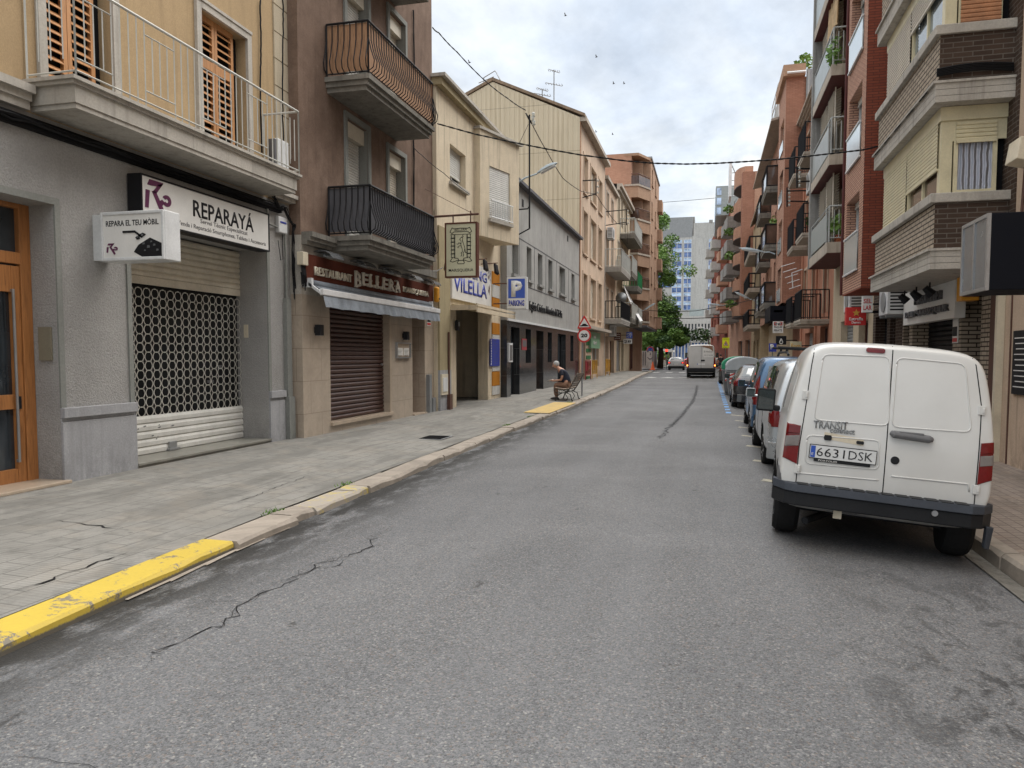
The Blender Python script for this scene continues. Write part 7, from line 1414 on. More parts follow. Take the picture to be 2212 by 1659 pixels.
# hinges, handle, lock, badges
for zx,zy in ((429,483),(377,940),(1532,580),(1486,1068)): x,z=vl(zx,zy); h=bv.ray_cast(Vector((x,-5,z)),Vector((0,1,0)))[0]; mb=MB(); mb.box(x-.022,x+.022,h.y-.02,h.y+.02,z-.034,z+.034); mb.box(x+.0,x+.018,h.y-.026,h.y-.018,z-.018,z+.018) ; mb.build('hinge','van_white',van,bevel=.005,local=True)
x,z=vl(1085,735); h=bv.ray_cast(Vector((x,-5,z)),Vector((0,1,0)))[0]; mb=MB(); mb.tube([(x-.145,h.y-.02,z+.01),(x-.12,h.y-.03,z),(x+.12,h.y-.03,z-.012),(x+.145,h.y-.02,z-.012)],[.018,.030,.030,.018],8); mb.box(x-.09,x+.08,h.y-.05,h.y-.02,z+.0,z+.028); mb.build('door_handle','grey_plastic',van,bevel=.006,local=True)
x,z=vl(984,888); h=bv.ray_cast(Vector((x,-5,z)),Vector((0,1,0)))[0]; mb=MB(); mb.lathe([(.001,-.008),(.030,-.006),(.032,.004)],(x,h.y,z),(0,1,0),16); mb.build('lock','black_plastic',van,local=True)
def vtext(s_,a,b,hpx,mat,**k):
    (x0,z0),(x1,z1)=vl(*a),vl(*b); h=bv.ray_cast(Vector(((x0+x1)/2,-5,z0)),Vector((0,1,0)))[0]; ln=math.hypot(x1-x0,z1-z0); u=Vector(((x1-x0),0,(z1-z0))).normalized(); up_=Vector((-u.z,.08,u.x)); return text(van,s_,mat,(x0,h.y-.003,z0),u,up_,ln,hpx,.006,**k)
vtext('TRANSIT',(478,688),(690,699),.062,'grey_metal',bold=.012,name='badge'); vtext('connect',(580,715),(734,728),.038,'grey_metal',bold=.02,name='badge')
(x0,z0),(x1,z1)=vl(455,868),vl(862,908); (xa,za),(xb,zb_)=vl(458,790),vl(866,830)
cx_,cz_=(x0+x1+xa+xb)/4,(z0+z1+za+zb_)/4; h=bv.ray_cast(Vector((cx_,-5,cz_)),Vector((0,1,0)))[0]; w=(xb-xa)*1.0; ph=abs((za-z0)+(zb_-z1))/2
mb=MB(); mb.box(cx_-w/2-.006,cx_+w/2+.006,h.y-.016,h.y-.004,cz_-ph/2-.006,cz_+ph/2+.006); mb.box(cx_-w*.43,cx_+w*.43,h.y-.016,h.y-.004,cz_-ph/2-.028,cz_-ph/2-.006); pf=mb.build('plate_holder','black_plastic',van,bevel=.003,local=True)
text(pf,'PORTOLES','sign_white',(cx_-w*.36,h.y-.0165,cz_-ph/2-.024),(1,0,0),(0,0,1),w*.29,.014,.001,bold=.02)
pl_=plate(van,cx_,h.y-.017,cz_,w,None,ph); text(pl_,'6631','ink_black',(cx_-w*.40,h.y-.0235,cz_-ph*.33),(1,0,0),(0,0,1),w*.43,ph*.68,.002,bold=-.005,name='plate_number'); text(pl_,'DSK','ink_black',(cx_+w*.09,h.y-.0235,cz_-ph*.33),(1,0,0),(0,0,1),w*.36,ph*.68,.002,bold=-.005,name='plate_number'); text(pl_,'E','sign_white',(cx_-w*.475,h.y-.0265,cz_-ph*.30),(1,0,0),(0,0,1),.014,.02,.001)
mirror(van,-.80,2.55,1.0,-1,'black_plastic',.19,.26)
patch(bv,[(.25,1.05),(.30,1.42),(1.25,1.46),(1.25,1.05)],'x',.002,'side_panel_line','van_white',van,4,8,.004)
patch(bv,[(1.55,1.0),(1.60,1.44),(2.15,1.44),(2.62,1.05),(2.62,1.0)],'x',.004,'side_window','car_glass',van,8,10,.01); patch(bv,[(1.55,1.0),(1.60,1.44),(2.15,1.44),(2.62,1.05),(2.62,1.0)],'X',.004,'side_window','car_glass',van,8,10,.01)
patch(bv,[(-.58,1.12),(-.46,1.50),(.46,1.50),(.58,1.12)],'Y',.004,'windscreen','car_glass',van,8,8,.01)
patch(bv,rr(.02,.30,.30,.62,.05),'x',.006,'arch_trim','grey_plastic',van,6,6,.01)
# ---- generic parked cars
def car(name,label,cat,x,y,mat,L=3.6,hw=.74,h=1.4,kind='mpv',wr=.28,yr=.62,yf=2.9,group=None,roll=3.0,lights=True,glow=False,plate_=None,det=True,tls=None):
    root=thing(name,label,cat,(x,y,rz(x,y)),group,world=False); root.rotation_euler=(0,R(roll),0)
    b=.88 if kind!='hatch' else .80; zb=.2
    if kind=='mpv': S=[(0,.90,.30,h*.93,.70),(.03,.95,.24,h*.965,.74),(.14,1,zb,h*.99,.78),(.9,1,zb,h,.80),(2.0,1,zb,h*.985,.79),(2.35,.99,zb,h*.93,.76),(2.95,.97,zb,b+.10,.80),(3.3,.93,zb,b,.80),(3.5,.84,.24,b-.12,.80),(3.58,.72,.30,b-.2,.8)]; ln=lambda yy,z:.22*max(0,(z-.8)/.7)**1.3*max(0,1-yy/1.2)
    elif kind=='hatch': S=[(0,.86,.28,b+.0,.80),(.03,.93,.22,b+.05,.80),(.16,.99,zb,b+.16,.74),(.55,1,zb,h*.97,.68),(1.1,1,zb,h,.70),(1.9,1,zb,h*.985,.70),(2.2,.99,zb,h*.92,.70),(2.75,.97,zb,b+.08,.78),(3.25,.93,zb,b-.03,.80),(3.5,.84,.24,b-.14,.80),(3.58,.72,.30,b-.22,.8)]; ln=lambda yy,z:.05*max(0,(z-.8)/.5)*max(0,1-yy)
    elif kind=='suv': S=[(0,.86,.28,b+.06,.80),(.03,.94,.24,b+.16,.78),(.2,1,.22,h*.95,.70),(.8,1,.22,h,.72),(2.0,1,.22,h*.97,.72),(2.3,.99,.22,h*.90,.70),(2.8,.97,.22,b+.1,.78),(3.3,.93,.22,b,.80),(3.55,.84,.26,b-.1,.80),(3.62,.72,.32,b-.2,.8)]; ln=lambda yy,z:.1*max(0,(z-.8)/.5)*max(0,1-yy)
    else: S=[(0,.92,.34,h*.95,.80),(.03,.97,.32,h*.98,.84),(.12,1,.30,h*.995,.86),(1.5,1,.30,h,.86),(3.2,1,.30,h*.985,.85),(3.5,.99,.30,h*.93,.82),(4.1,.97,.30,b+.25,.84),(4.5,.90,.32,b+.05,.84),(4.7,.8,.36,b-.1,.8)]; ln=lambda yy,z:.06*max(0,(z-1)/1.0)*max(0,1-yy)
    k=L/3.58 if kind!='truck' else L/4.7
    bl=b if kind!='truck' else 1.15
    st=[(yy*k,hprof(hw*w_,z0,min(bl,zr-.03) if zr>bl+.02 else zr-.06,zr,tp,.09 if zr>bl+.2 else .03)) for yy,w_,z0,zr,tp in S]
    body=loft_body(st,'body',mat,root,[(yr,wr,hw),(yf,wr,hw)] if det else [],wr*1.14,ln,2); bv=bvh(body); g='car_glass'
    for s_ in (-1,1):
        for yy in (yr,yf): wheel(root,s_*(hw-.02),yy,wr,.16,s_,'alu',7)
    t0=h-.13
    if kind=='mpv':
        for ax in 'xX': patch(bv,[(.30,bl+.03),(.50,t0-.02),(1.0,t0),(1.0,bl+.03)],ax,.003,'rear_quarter_window',g,root,8,6,.008); patch(bv,[(1.06,bl+.03),(1.06,t0),(1.72,t0),(1.72,bl+.03)],ax,.003,'rear_side_window',g,root,8,6,.008); patch(bv,[(1.80,bl+.03),(1.80,t0),(2.2,t0-.02),(2.68,bl+.04)],ax,.003,'front_side_window',g,root,8,8,.008)
        patch(bv,[(-hw*.70,bl+.02),(-hw*.62,h-.20),(hw*.62,h-.20),(hw*.70,bl+.02)],'y',.004,'rear_window',g,root,8,10,.008)
        tl=[(hw*.80,.62),(hw*.97,.62),(hw*.93,1.16),(hw*.83,1.18)]
    elif kind in('hatch','suv'):
        for ax in 'xX': patch(bv,[(.55,bl+.06),(.75,t0-.03),(1.15,t0),(1.15,bl+.04)],ax,.003,'rear_side_window',g,root,8,6,.008); patch(bv,[(1.22,bl+.04),(1.22,t0),(1.95,t0-.02),(2.5,bl+.04)],ax,.003,'front_side_window',g,root,8,8,.008)
        patch(bv,[(-hw*.70,bl+.12),(-hw*.55,h-.09),(hw*.55,h-.09),(hw*.70,bl+.12)],'y',.006,'rear_window',g,root,8,10,.008)
        tl=[(hw*.62,.66),(hw*.95,.62),(hw*.95,.82),(hw*.80,.88),(hw*.64,.80)]
    else: tl=[(hw*.82,.62),(hw*.985,.62),(hw*.97,1.22),(hw*.86,1.22)]
    if tls: tl=[(hw*a,c_) for a,c_ in tls]
    for s_ in (-1,1):
        q=[(a*s_,c_) for a,c_ in tl]; t=patch(bv,q,'y',.012,'tail_light','red_lens',root,7,5,.03)
        if kind!='truck': patch(bv,[(.03 if kind=='mpv' else .05,min(c_ for _,c_ in tl)+.02),(.02,max(c_ for _,c_ in tl)-.04),(.16,max(c_ for _,c_ in tl)-.06),(.14,min(c_ for _,c_ in tl)+.04)],'x' if s_<0 else 'X',.010,'side_lens','red_lens',t,6,4,.02)
        if glow: zc=min(c_ for _,c_ in tl)+.12; patch(bv,rr(s_*hw*.94-.05 if kind=='truck' else s_*hw*.82-.06,s_*hw*.94+.05 if kind=='truck' else s_*hw*.82+.06,zc-.04,zc+.05,.02),'y',.02,'brake_glow','amber_glow' if kind=='truck' else 'red_glow',t,4,4,.01)
        mirror(root,s_*(hw+.03),(2.45 if kind!='truck' else 3.7)*k,bl+.06 if kind!='truck' else 1.35,s_,mat if kind in('hatch','mpv') else 'black_plastic',.15 if kind!='truck' else .16,.15 if kind!='truck' else .32)
        for yy in (1.18,2.05): rib(bv,[(yy*k,bl-.12),(yy*k+.16,bl-.12)],'x' if s_<0 else 'x',.012,'door_handle',mat,root,.012) if s_<0 else None
    if s_: rib(bv,[(1.12*k,.32),(1.12*k,bl)],'x',.003,'door_gap','dark_gap',root,0); rib(bv,[(1.98*k,.30),(1.98*k,bl)],'x',.003,'door_gap','dark_gap',root,0)
    mb=MB(); zt=.42 if kind!='truck' else .55; vs=[]; W2=hw*.98
    for i in range(13):
        xx=-W2+2*W2*i/12; yy=-.07+.13*max(0,(abs(xx)-hw*.7)/(hw*.3))**2; vs+=[(xx,yy,.2 if kind!='truck' else .36),(xx,yy+.01,zt),(xx,.14,zt),(xx,.14,.2 if kind!='truck' else .36)]
    mb.add(vs,[(4*i+j,4*i+(j+1)%4,4*i+4+(j+1)%4,4*i+4+j) for i in range(12) for j in range(4)]+[(0,1,2,3),(48,51,50,49)]); mb.build('bumper',mat if kind in('mpv','hatch') else 'black_plastic',root,bevel=.015,local=True)
    mb=MB(); mb.box(-hw*.8,hw*.8,.1,(3.4 if kind!='truck' else 4.4)*k,.17,.26); mb.build('underbody','black_plastic',root,local=True)
    if plate_ is not None: plate(root,0,-.02 if kind!='truck' else .0,.60 if kind!='truck' else .82,.44,plate_)
    return root,bv,body
silver,bvs,_=car('silver_car','silver people carrier parked directly ahead of the white van','car',1.47,10.45,'silver',3.75,.74,1.53,'mpv',.28,.95,3.25,plate_='',tls=[(.78,.62),(.98,.62),(.97,.84),(.84,.86)])
mb=MB()
for x in (-.5,.5): mb.tube([(x,.6,1.56),(x,.8,1.60),(x,2.0,1.60),(x,2.2,1.55)],.018,6)
for y in (.85,1.75): mb.tube([(-.62,y,1.66),(.62,y,1.66)],.02,6); [mb.tube([(x,y,1.58),(x,y,1.66)],.02,6) for x in (-.5,.5)]
mb.build('roof_rack','black_plastic',silver,local=True)
blue,_,_=car('blue_car','blue tall compact car with a high red tail light, parked ahead of the silver one','car',1.5,15.15,'car_blue',3.5,.73,1.56,'mpv',.28,.72,2.75,plate_='')
car('black_car','glossy black hatchback parked ahead of the blue car beside the blue bay marks','car',1.38,22.35,'car_black',3.5,.74,1.27,'hatch',.28,.70,2.75,plate_='')
car('dark_parked_car','dark grey car parked beyond the green-lidded waste container','car',1.22,38.3,'car_dark',3.4,.72,1.28,'hatch',.27,.7,2.6,plate_='')
tr,bvt,_=car('white_delivery_van','tall white delivery van driving away, with lettered rear doors and lit tail lights','van',-.40,46.25,'truck_white',4.9,.84,1.98,'truck',.29,.85,3.9,roll=0,glow=True,plate_='')
for s_ in (-1,1):
    q=rr(s_*.40-.30,s_*.40+.30,1.22,1.80,.06); patch(bvt,q,'y',.004,'door_window' if s_<0 else 'door_window','truck_white' if s_<0 else 'sign_white',tr,6,6,.008)
    q=rr(s_*.40-.30,s_*.40+.30,.78,1.12,.04); patch(bvt,q,'y',.004,'door_pressing','truck_white',tr,4,4,.008)
rib(bvt,[(0,.6),(0,1.9)],'y',.008,'door_gap','dark_gap',tr,.002); rib(bvt,[(-.76,.62),(-.74,1.85),(.74,1.85),(.76,.62)],'y',.006,'door_gap','dark_gap',tr,.002)
patch(bvt,rr(-.02,.22,.98,1.08,.02),'y',.02,'door_handle','black_plastic',tr,2,3,.02); patch(bvt,[(.0,1.80),(.05,1.90),(.62,1.90),(.68,1.55),(.50,1.70),(.3,1.78)],'y',.014,'brown_graphic','brown_trousers',tr,6,6,.004)
for t,z,hh,w in (('El Molinet',1.50,.10,.5),('973 27 30 98',1.30,.07,.5)): text(tr,t,'ink_grey',(.15,-.0,z),(1,0,0),(0,0,1),w,hh,.003,off=.012)
mb=MB(); mb.box(-.80,.80,-.12,.1,.40,.60); mb.build('rear_step','black_plastic',tr,bevel=.03,local=True)
g_=gnd(2662,1458)
car('white_suv','small white crossover with lit brake lights driving away beyond the crosswalk','car',g_[0],g_[1]-.6,'suv_white',3.75,.78,1.32,'suv',.30,.7,2.85,roll=0,glow=True,plate_='')
g2=gnd(2712,1447); rc,_,_=car('red_car','red car turning at the junction, half hidden by the white delivery van','car',g2[0]+.3,g2[1]+4,'car_red',3.6,.74,1.22,'hatch',.28,.7,2.8,roll=0); rc.rotation_euler=(0,0,R(80)); rc.location.x+=1.6
# ---- waste containers
def bin_(name,label,x,y,lid):
    s=thing(name,label,'waste container',(x,y,rz(x,y)),'waste containers on the right',world=False); w,l,hb=1.15,1.55,.92
    mb=MB(); mb.hexa([(.10,.06,.1),(w-.1,.06,.1),(w-.1,l-.06,.1),(.10,l-.06,.1),(0,0,hb),(w,0,hb),(w,l,hb),(0,l,hb)]); mb.box(-.02,w+.02,-.02,l+.02,hb-.06,hb+.0); mb.box(.12,.3,.1,l-.1,0,.12); mb.box(w-.3,w-.12,.1,l-.1,0,.12); mb.build('tub','bin_body',s,bevel=.02,local=True)
    mb=MB(); n=14; P=[(0-.02,hb+.01),(-.01,hb+.10)]+[(w*.5-w*.53*math.cos(R(180*k/n))*(1),hb+.08+.40*math.sin(R(180*k/n))**.8) for k in range(1,n)]+[(w+.02,hb+.1),(w+.02,hb+.01)]
    mb.prism([(a,-.02,b) for a,b in P],(0,l+.04,0)); mb.build('lid',lid,s,bevel=.03,local=True)
    mb=MB(); mb.prism([(w-.12,-.03,hb+.1),(w+.08,-.03,hb+.18),(w+.05,-.03,hb+.44),(w-.06,-.03,hb+.40)],(0,.2,0)); mb.build('hinge_block','bumper_blue',s,bevel=.02,local=True)
    mb=MB(); mb.box(.10,.26,-.006+.0,-.0,.50,.86); st_=mb.build('reflector','sign_white',s,local=True); mb=MB(); [mb.hexa([(.10,-.010,.50+k*.12),(.26,-.010,.57+k*.12),(.26,-.007,.57+k*.12),(.10,-.007,.50+k*.12),(.10,-.010,.55+k*.12),(.26,-.010,min(.86,.62+k*.12)),(.26,-.007,min(.86,.62+k*.12)),(.10,-.007,.55+k*.12)]) for k in range(3)]; mb.build('stripe','sign_red',st_,local=True)
    return s
bin_('waste_container','grey waste container with a pale grey domed lid ahead of the black car',.60,26.7,'bin_grey'); bin_('waste_container','grey waste container with a green domed lid behind the grey-lidded one',.50,28.8,'bin_green')
# ================================================================ PEOPLE
def skin(parent,name,mat,V,Ed,Rad,sub=2,root=0):
    me=bpy.data.meshes.new(name); me.from_pydata(V,Ed,[]); ob=bpy.data.objects.new(name,me); COL.objects.link(ob)
    ob.parent=parent; s=ob.modifiers.new('s','SKIN'); s.use_smooth_shade=True
    if not me.skin_vertices: me.skin_vertices.new() if hasattr(me.skin_vertices,'new') else None
    for i,r in enumerate(Rad):
        v=me.skin_vertices[0].data[i]; v.radius=(r,r) if isinstance(r,(int,float)) else r; v.use_root=(i==root)
    u=ob.modifiers.new('u','SUBSURF'); u.levels=sub; u.render_levels=sub
    bpy.context.view_layer.update(); mesh_eval(ob); ob.data.materials.clear(); ob.data.materials.append(MT[mat]); ob.data.polygons.foreach_set('use_smooth',[True]*len(ob.data.polygons)); return ob
def ellip(parent,name,mat,c,r,rot=(0,0,0),cut=None):
    bm=bmesh.new(); bmesh.ops.create_uvsphere(bm,u_segments=20,v_segments=14,radius=1); m=Matrix.Translation(c)@Matrix.Rotation(rot[2],4,'Z')@Matrix.Rotation(rot[1],4,'Y')@Matrix.Diagonal((*r,1)); bm.transform(m)
    if cut: bmesh.ops.bisect_plane(bm,geom=bm.verts[:]+bm.edges[:]+bm.faces[:],plane_co=cut[0],plane_no=cut[1],clear_outer=True)
    me=bpy.data.meshes.new(name); bm.to_mesh(me); bm.free(); me.materials.append(MT[mat]); me.polygons.foreach_set('use_smooth',[True]*len(me.polygons)); ob=bpy.data.objects.new(name,me); COL.objects.link(ob); ob.parent=parent; return ob
def person_at(label,x,y,z,rot=0,group=None):
    p=thing('person',label,'person',(x,y,z),group,world=False); p.rotation_euler=(0,0,rot); return p
bx,by=-4.20,23.45; bz=pz(bx,by)
# seated man, faces -x
man=person_at('grey-haired man in a navy T-shirt and brown trousers, bent over a booklet on the bench',bx,by,bz)
V=[(0,0,.47),(-.05,0,.62),(-.13,0,.80),(-.20,0,.91),(-.285,0,.985),(-.33,0,1.035),(-.35,0,1.10),
   (-.17,-.165,.885),(-.13,-.20,.72),(-.17,-.20,.62),(-.33,-.15,.60),(-.44,-.09,.595),(-.17,.165,.885),(-.13,.20,.72),(-.17,.20,.62),(-.33,.15,.60),(-.44,.09,.595),
   (-.02,-.09,.46),(-.36,-.11,.47),(-.33,-.11,.27),(-.30,-.11,.07),(-.02,.09,.46),(-.40,.12,.47),(-.40,.12,.27),(-.38,.12,.07)]
Ed=[(0,1),(1,2),(2,3),(3,4),(4,5),(5,6),(3,7),(7,8),(8,9),(9,10),(10,11),(3,12),(12,13),(13,14),(14,15),(15,16),(0,17),(17,18),(18,19),(19,20),(0,21),(21,22),(22,23),(23,24)]
Rd=[.12,.11,.125,.09,.05,.055,.075,.055,.042,.036,.030,.024,.055,.042,.036,.030,.024,.085,.062,.05,.035,.085,.062,.05,.035]
skin(man,'body','skin',V,Ed,Rd)
skin(man,'shirt','navy_shirt',[(.0,0,.46),(-.04,0,.62),(-.12,0,.80),(-.19,0,.915),(-.235,0,.95),(-.17,-.165,.885),(-.14,-.20,.74),(-.17,.165,.885),(-.14,.20,.74)],[(0,1),(1,2),(2,3),(3,4),(3,5),(5,6),(3,7),(7,8)],[(.125,.15),(.13,.155),(.135,.155),.105,.062,.072,.062,.072,.062])
skin(man,'trousers','brown_trousers',[(0.02,0,.44),(-.02,-.09,.45),(-.36,-.11,.475),(-.33,-.11,.27),(-.305,-.11,.11),(-.02,.09,.45),(-.40,.12,.475),(-.40,.12,.27),(-.385,.12,.11)],[(0,1),(1,2),(2,3),(3,4),(0,5),(5,6),(6,7),(7,8)],[.13,.10,.078,.066,.055,.10,.078,.066,.055])
ellip(man,'head','skin',(-.375,0,1.085),(.088,.068,.105),(0,R(-32),0)); ellip(man,'nose','skin',(-.468,0,1.045),(.022,.012,.020)); [ellip(man,'ear','skin',(-.365,s*.070,1.08),(.018,.010,.028)) for s in (-1,1)]
ellip(man,'hair','hair_grey',(-.358,0,1.112),(.098,.078,.098),(0,R(-30),0),((-.40,0,1.075),(-.75,0,-.66)))
[ellip(man,'eye','hair_dark',(-.452,s*.026,1.083),(.008,.009,.007)) for s in (-1,1)]; mb=MB(); mb.box(-.458,-.452,-.02,.02,1.008,1.013); mb.build('mouth','red_paint',man,local=True)
mb=MB()
for s in (-1,1):
    mb.tube([(-.44,s*.09,.595),(-.475,s*.078,.60),(-.505,s*.068,.605)],[.024,.028,.024],8)
    for k in range(4): yy=s*(.05+.018*k); mb.tube([(-.50,yy,.607),(-.535,yy,.600),(-.555,yy-s*.004,.585-.003*k)],[.0095,.0085,.006],6)
    mb.tube([(-.48,s*.055,.605),(-.50,s*.035,.622),(-.52,s*.030,.625)],[.011,.0095,.007],6)
mb.build('hand','skin',man,smooth=True,local=True)
for s,(x,y) in ((-1,(-.30,-.11)),(1,(-.385,.12))): mb=MB(); mb.tube([(x+.05,y,.035),(x,y,.045),(x-.09,y,.035),(x-.17,y,.025)],[.035,.045,.040,.026],8); mb.build('shoe','shoe',man,smooth=True,local=True)
bk=thing('booklet','open pale booklet held in the seated man\'s hands','booklet',(bx-.54,by,bz+.61),world=False); mb=MB(); mb.hexa([(-.07,-.10,.0),(.07,-.10,-.0),(.07,0,-.015),(-.07,0,-.015),(-.07,-.10,.008),(.07,-.10,.008),(.07,0,-.005),(-.07,0,-.005)]); mb.hexa([(-.07,0,-.015),(.07,0,-.015),(.07,.10,0),(-.07,.10,0),(-.07,0,-.005),(.07,0,-.005),(.07,.10,.008),(-.07,.10,.008)]); mb.build('pages','paper',bk,local=True); mb=MB(); mb.box(-.072,.072,-.102,.102,-.022,-.016); mb.build('cover','brown_wood',bk,local=True); bk.rotation_euler=(0,R(-14),0)
# bench: scrolled iron ends, slatted seat and back
be=thing('park_bench','old wooden slatted bench with scrolled iron legs facing the church wall','bench',(bx,by,bz),world=False)
for yy in (-.62,.62):
    mb=MB()
    mb.tube([(-.27,yy,.0),(-.24,yy,.03),(-.20,yy,.16),(-.06,yy,.24),(.06,yy,.26),(.20,yy,.20),(.24,yy,.04),(.28,yy,.0)],[.025,.020,.016,.016,.016,.016,.02,.025],6); mb.tube([(-.30,yy,.36),(-.24,yy,.25),(-.10,yy,.235),(.06,yy,.26),(.16,yy,.36),(.27,yy,.55),(.40,yy,.80)],.016,6)
    mb.tube([(-.28,yy,.37),(.0,yy,.335),(.14,yy,.36)],.015,6); mb.tube([(-.10+.05*math.cos(t),yy,.29+.04*math.sin(t)) for t in [R(36*k) for k in range(11)]],.009,5); mb.tube([(.08+.05*math.cos(t),yy,.31+.04*math.sin(t)) for t in [R(36*k) for k in range(11)]],.009,5); mb.tube([(.02,yy,.25),(.12,yy,.1),(.06,yy,.0)],.012,5)
    mb.build('leg','iron',be,smooth=True,local=True)
for i in range(6): x=-.28+.075*i; z=.385-.05*math.sin(3.14*i/6)*.7; mb=MB(); mb.box(x,x+.06,-.72,.72,z,z+.022); mb.build('seat_slat','bench_wood',be,bevel=.006,local=True)
for i in range(6): t=i/5; x=.19+.19*t; z=.42+.36*t; mb=MB(); mb.hexa([(x,-.72,z),(x+.02,-.72,z),(x+.02,.72,z),(x,.72,z),(x+.012,-.72,z+.055),(x+.032,-.72,z+.055),(x+.032,.72,z+.055),(x+.012,.72,z+.055)]); mb.build('back_slat','bench_wood',be,bevel=.005,local=True)
def walker(label,x,y,h,top,bot,hair,rot=0,bag=False):
    z=gz(y)+.04; p=person_at(label,x,y,z,rot,'people walking at the far right'); k=h/1.5; P=lambda *a:tuple(v*k for v in a)
    V=[P(0,0,.80),P(0,0,1.0),P(0,0,1.22),P(0,0,1.30),P(0,0,1.38),P(-.17,0,1.2),P(-.22,.02,.96),P(-.2,-.05,.74),P(.17,0,1.2),P(.22,-.02,.96),P(.2,.05,.74),P(-.08,0,.76),P(-.09,.12,.42),P(-.09,.05,.06),P(.08,0,.76),P(.09,-.06,.42),P(.09,-.2,.08)]
    skin(p,'body','skin',V,[(0,1),(1,2),(2,3),(3,4),(2,5),(5,6),(6,7),(2,8),(8,9),(9,10),(0,11),(11,12),(12,13),(0,14),(14,15),(15,16)],[.1,.1,.09,.05,.07,.05,.04,.03,.05,.04,.03,.08,.055,.04,.08,.055,.04],1)
    skin(p,'shirt',top,[P(0,0,.80),P(0,0,1.0),P(0,0,1.2),P(-.17,0,1.2),P(-.21,.02,1.0),P(.17,0,1.2),P(.21,-.02,1.0)],[(0,1),(1,2),(2,3),(3,4),(2,5),(5,6)],[.13,.13,.13,.075,.06,.075,.06],1); skin(p,'trousers',bot,[P(0,0,.78),P(-.09,.0,.72),P(-.09,.12,.42),P(-.09,.05,.12),P(.09,0,.72),P(.09,-.06,.42),P(.09,-.18,.14)],[(0,1),(1,2),(2,3),(0,4),(4,5),(5,6)],[.13,.1,.07,.055,.1,.07,.055],1)
    ellip(p,'hair',hair,P(0,.01,1.43),P(.085,.095,.105))
    ellip(p,'head','skin',P(0,.02,1.40),P(.072,.085,.10))
    if bag: mb=MB(); mb.box(*[v*k for v in (-.14,.14,-.27,-.12,.86,1.22)]); mb.build('backpack','bag_black',p,bevel=.05*k,local=True)
walker('pedestrian with a black backpack at the far right beyond the parked cars',1.0,66,1.4,'navy_shirt','jean','hair_dark',0,True); walker('distant pedestrian in dark top nearest the white delivery van',.42,84,1.4,'bag_black','jean','hair_dark'); walker('distant pedestrian in a white top between two dark ones',.78,80,1.42,'shirt_white','brown_trousers','hair_dark')
# ================================================================ TREES
def tree(label,x,y,z0,h,blobs,lm,n,sz,tr=.25,seed=1):
    t=thing('plane_tree',label,'tree',(x,y,z0)); mb=MB(); rd=random.Random(seed)
    mb.tube([(x,y,z0),(x+.1,y,z0+h*.2),(x-.05,y,z0+h*.45),(x+.15,y,z0+h*.8)],[tr,tr*.85,tr*.6,tr*.25],8)
    for c,r in blobs: mb.tube([(x,y,z0+h*rd.uniform(.2,.45)),((x+c[0])/2+rd.uniform(-.3,.3),(y+c[1])/2,(c[2]+z0+h*.3)/2+.4),c],[tr*.5,tr*.3,tr*.1],6)
    mb.build('trunk','trunk',t,smooth=True); ms=[MB() for _ in lm]
    for i,(c,r) in enumerate(blobs):
        for j in range(5):
            q=Vector(c)+Vector((rd.gauss(0,.5)*r[0],rd.gauss(0,.5)*r[1],rd.gauss(0,.5)*r[2])); foliage(ms[(i+j)%len(lm)],q,r[0]*.55,r[1]*.55,r[2]*.5,int(n/5),sz,seed*31+i*7+j,.5)
    for m_,mn in zip(ms,lm):
        if m_.f: m_.build('crown',mn,t)
c=lambda px_,py_,Y:(onY(px_,py_,Y)[0],Y,onY(px_,py_,Y)[1])
tree('tall plane tree rising behind the brown brick block at the left corner',c(2560,1300,93)[0],93,.1,18,[(c(2568,870,93),(1.4,1.6,1.6)),(c(2590,850,92),(1.2,1.4,1.3)),(c(2575,960,93),(1.6,1.6,1.6)),(c(2600,1000,92),(1.7,1.5,1.6)),(c(2615,1060,92),(1.9,1.5,1.6)),(c(2625,1100,93),(1.7,1.5,1.3)),(c(2590,1090,93),(2.0,1.6,1.7)),(c(2570,1160,94),(1.8,1.6,1.5)),(c(2570,1040,94),(2.0,1.6,1.8)),(c(2545,950,96),(1.8,1.6,2))],['leaf','leaf_light','leaf'],1300,.15,.3,4)
tree('broad dense tree with a low dark green crown beyond the left corner',c(2600,1350,86)[0],86,.1,7,[(c(2545,1290,86),(2.4,2,2.0)),(c(2600,1250,86),(2.4,2,1.8)),(c(2630,1270,86),(2.0,2,1.6)),(c(2600,1320,86),(2.6,2,1.5)),(c(2560,1340,86),(2.2,2,1.2)),(c(2650,1310,85),(1.5,2,1.2)),(c(2670,1320,85),(1.0,1.4,.8)),(c(2610,1215,87),(2.2,2,1.3)),(c(2580,1200,87),(1.4,1.5,1.2)),(c(2520,1330,87),(2.0,2,1.8)),(c(2640,1330,84),(1.6,1.6,1.0)),(c(2530,1230,88),(2,2,1.8))],['leaf_dark','leaf','leaf','leaf_dark','leaf'],2300,.17,.35,9)
tree('small green tree beside the far right pavement beyond the delivery van',c(2800,1370,110)[0],110,.1,3.5,[(c(2800,1362,110),(1.3,1.3,1.0)),(c(2812,1355,110),(1.0,1,.9))],['leaf','leaf_dark'],250,.15,.12,3)
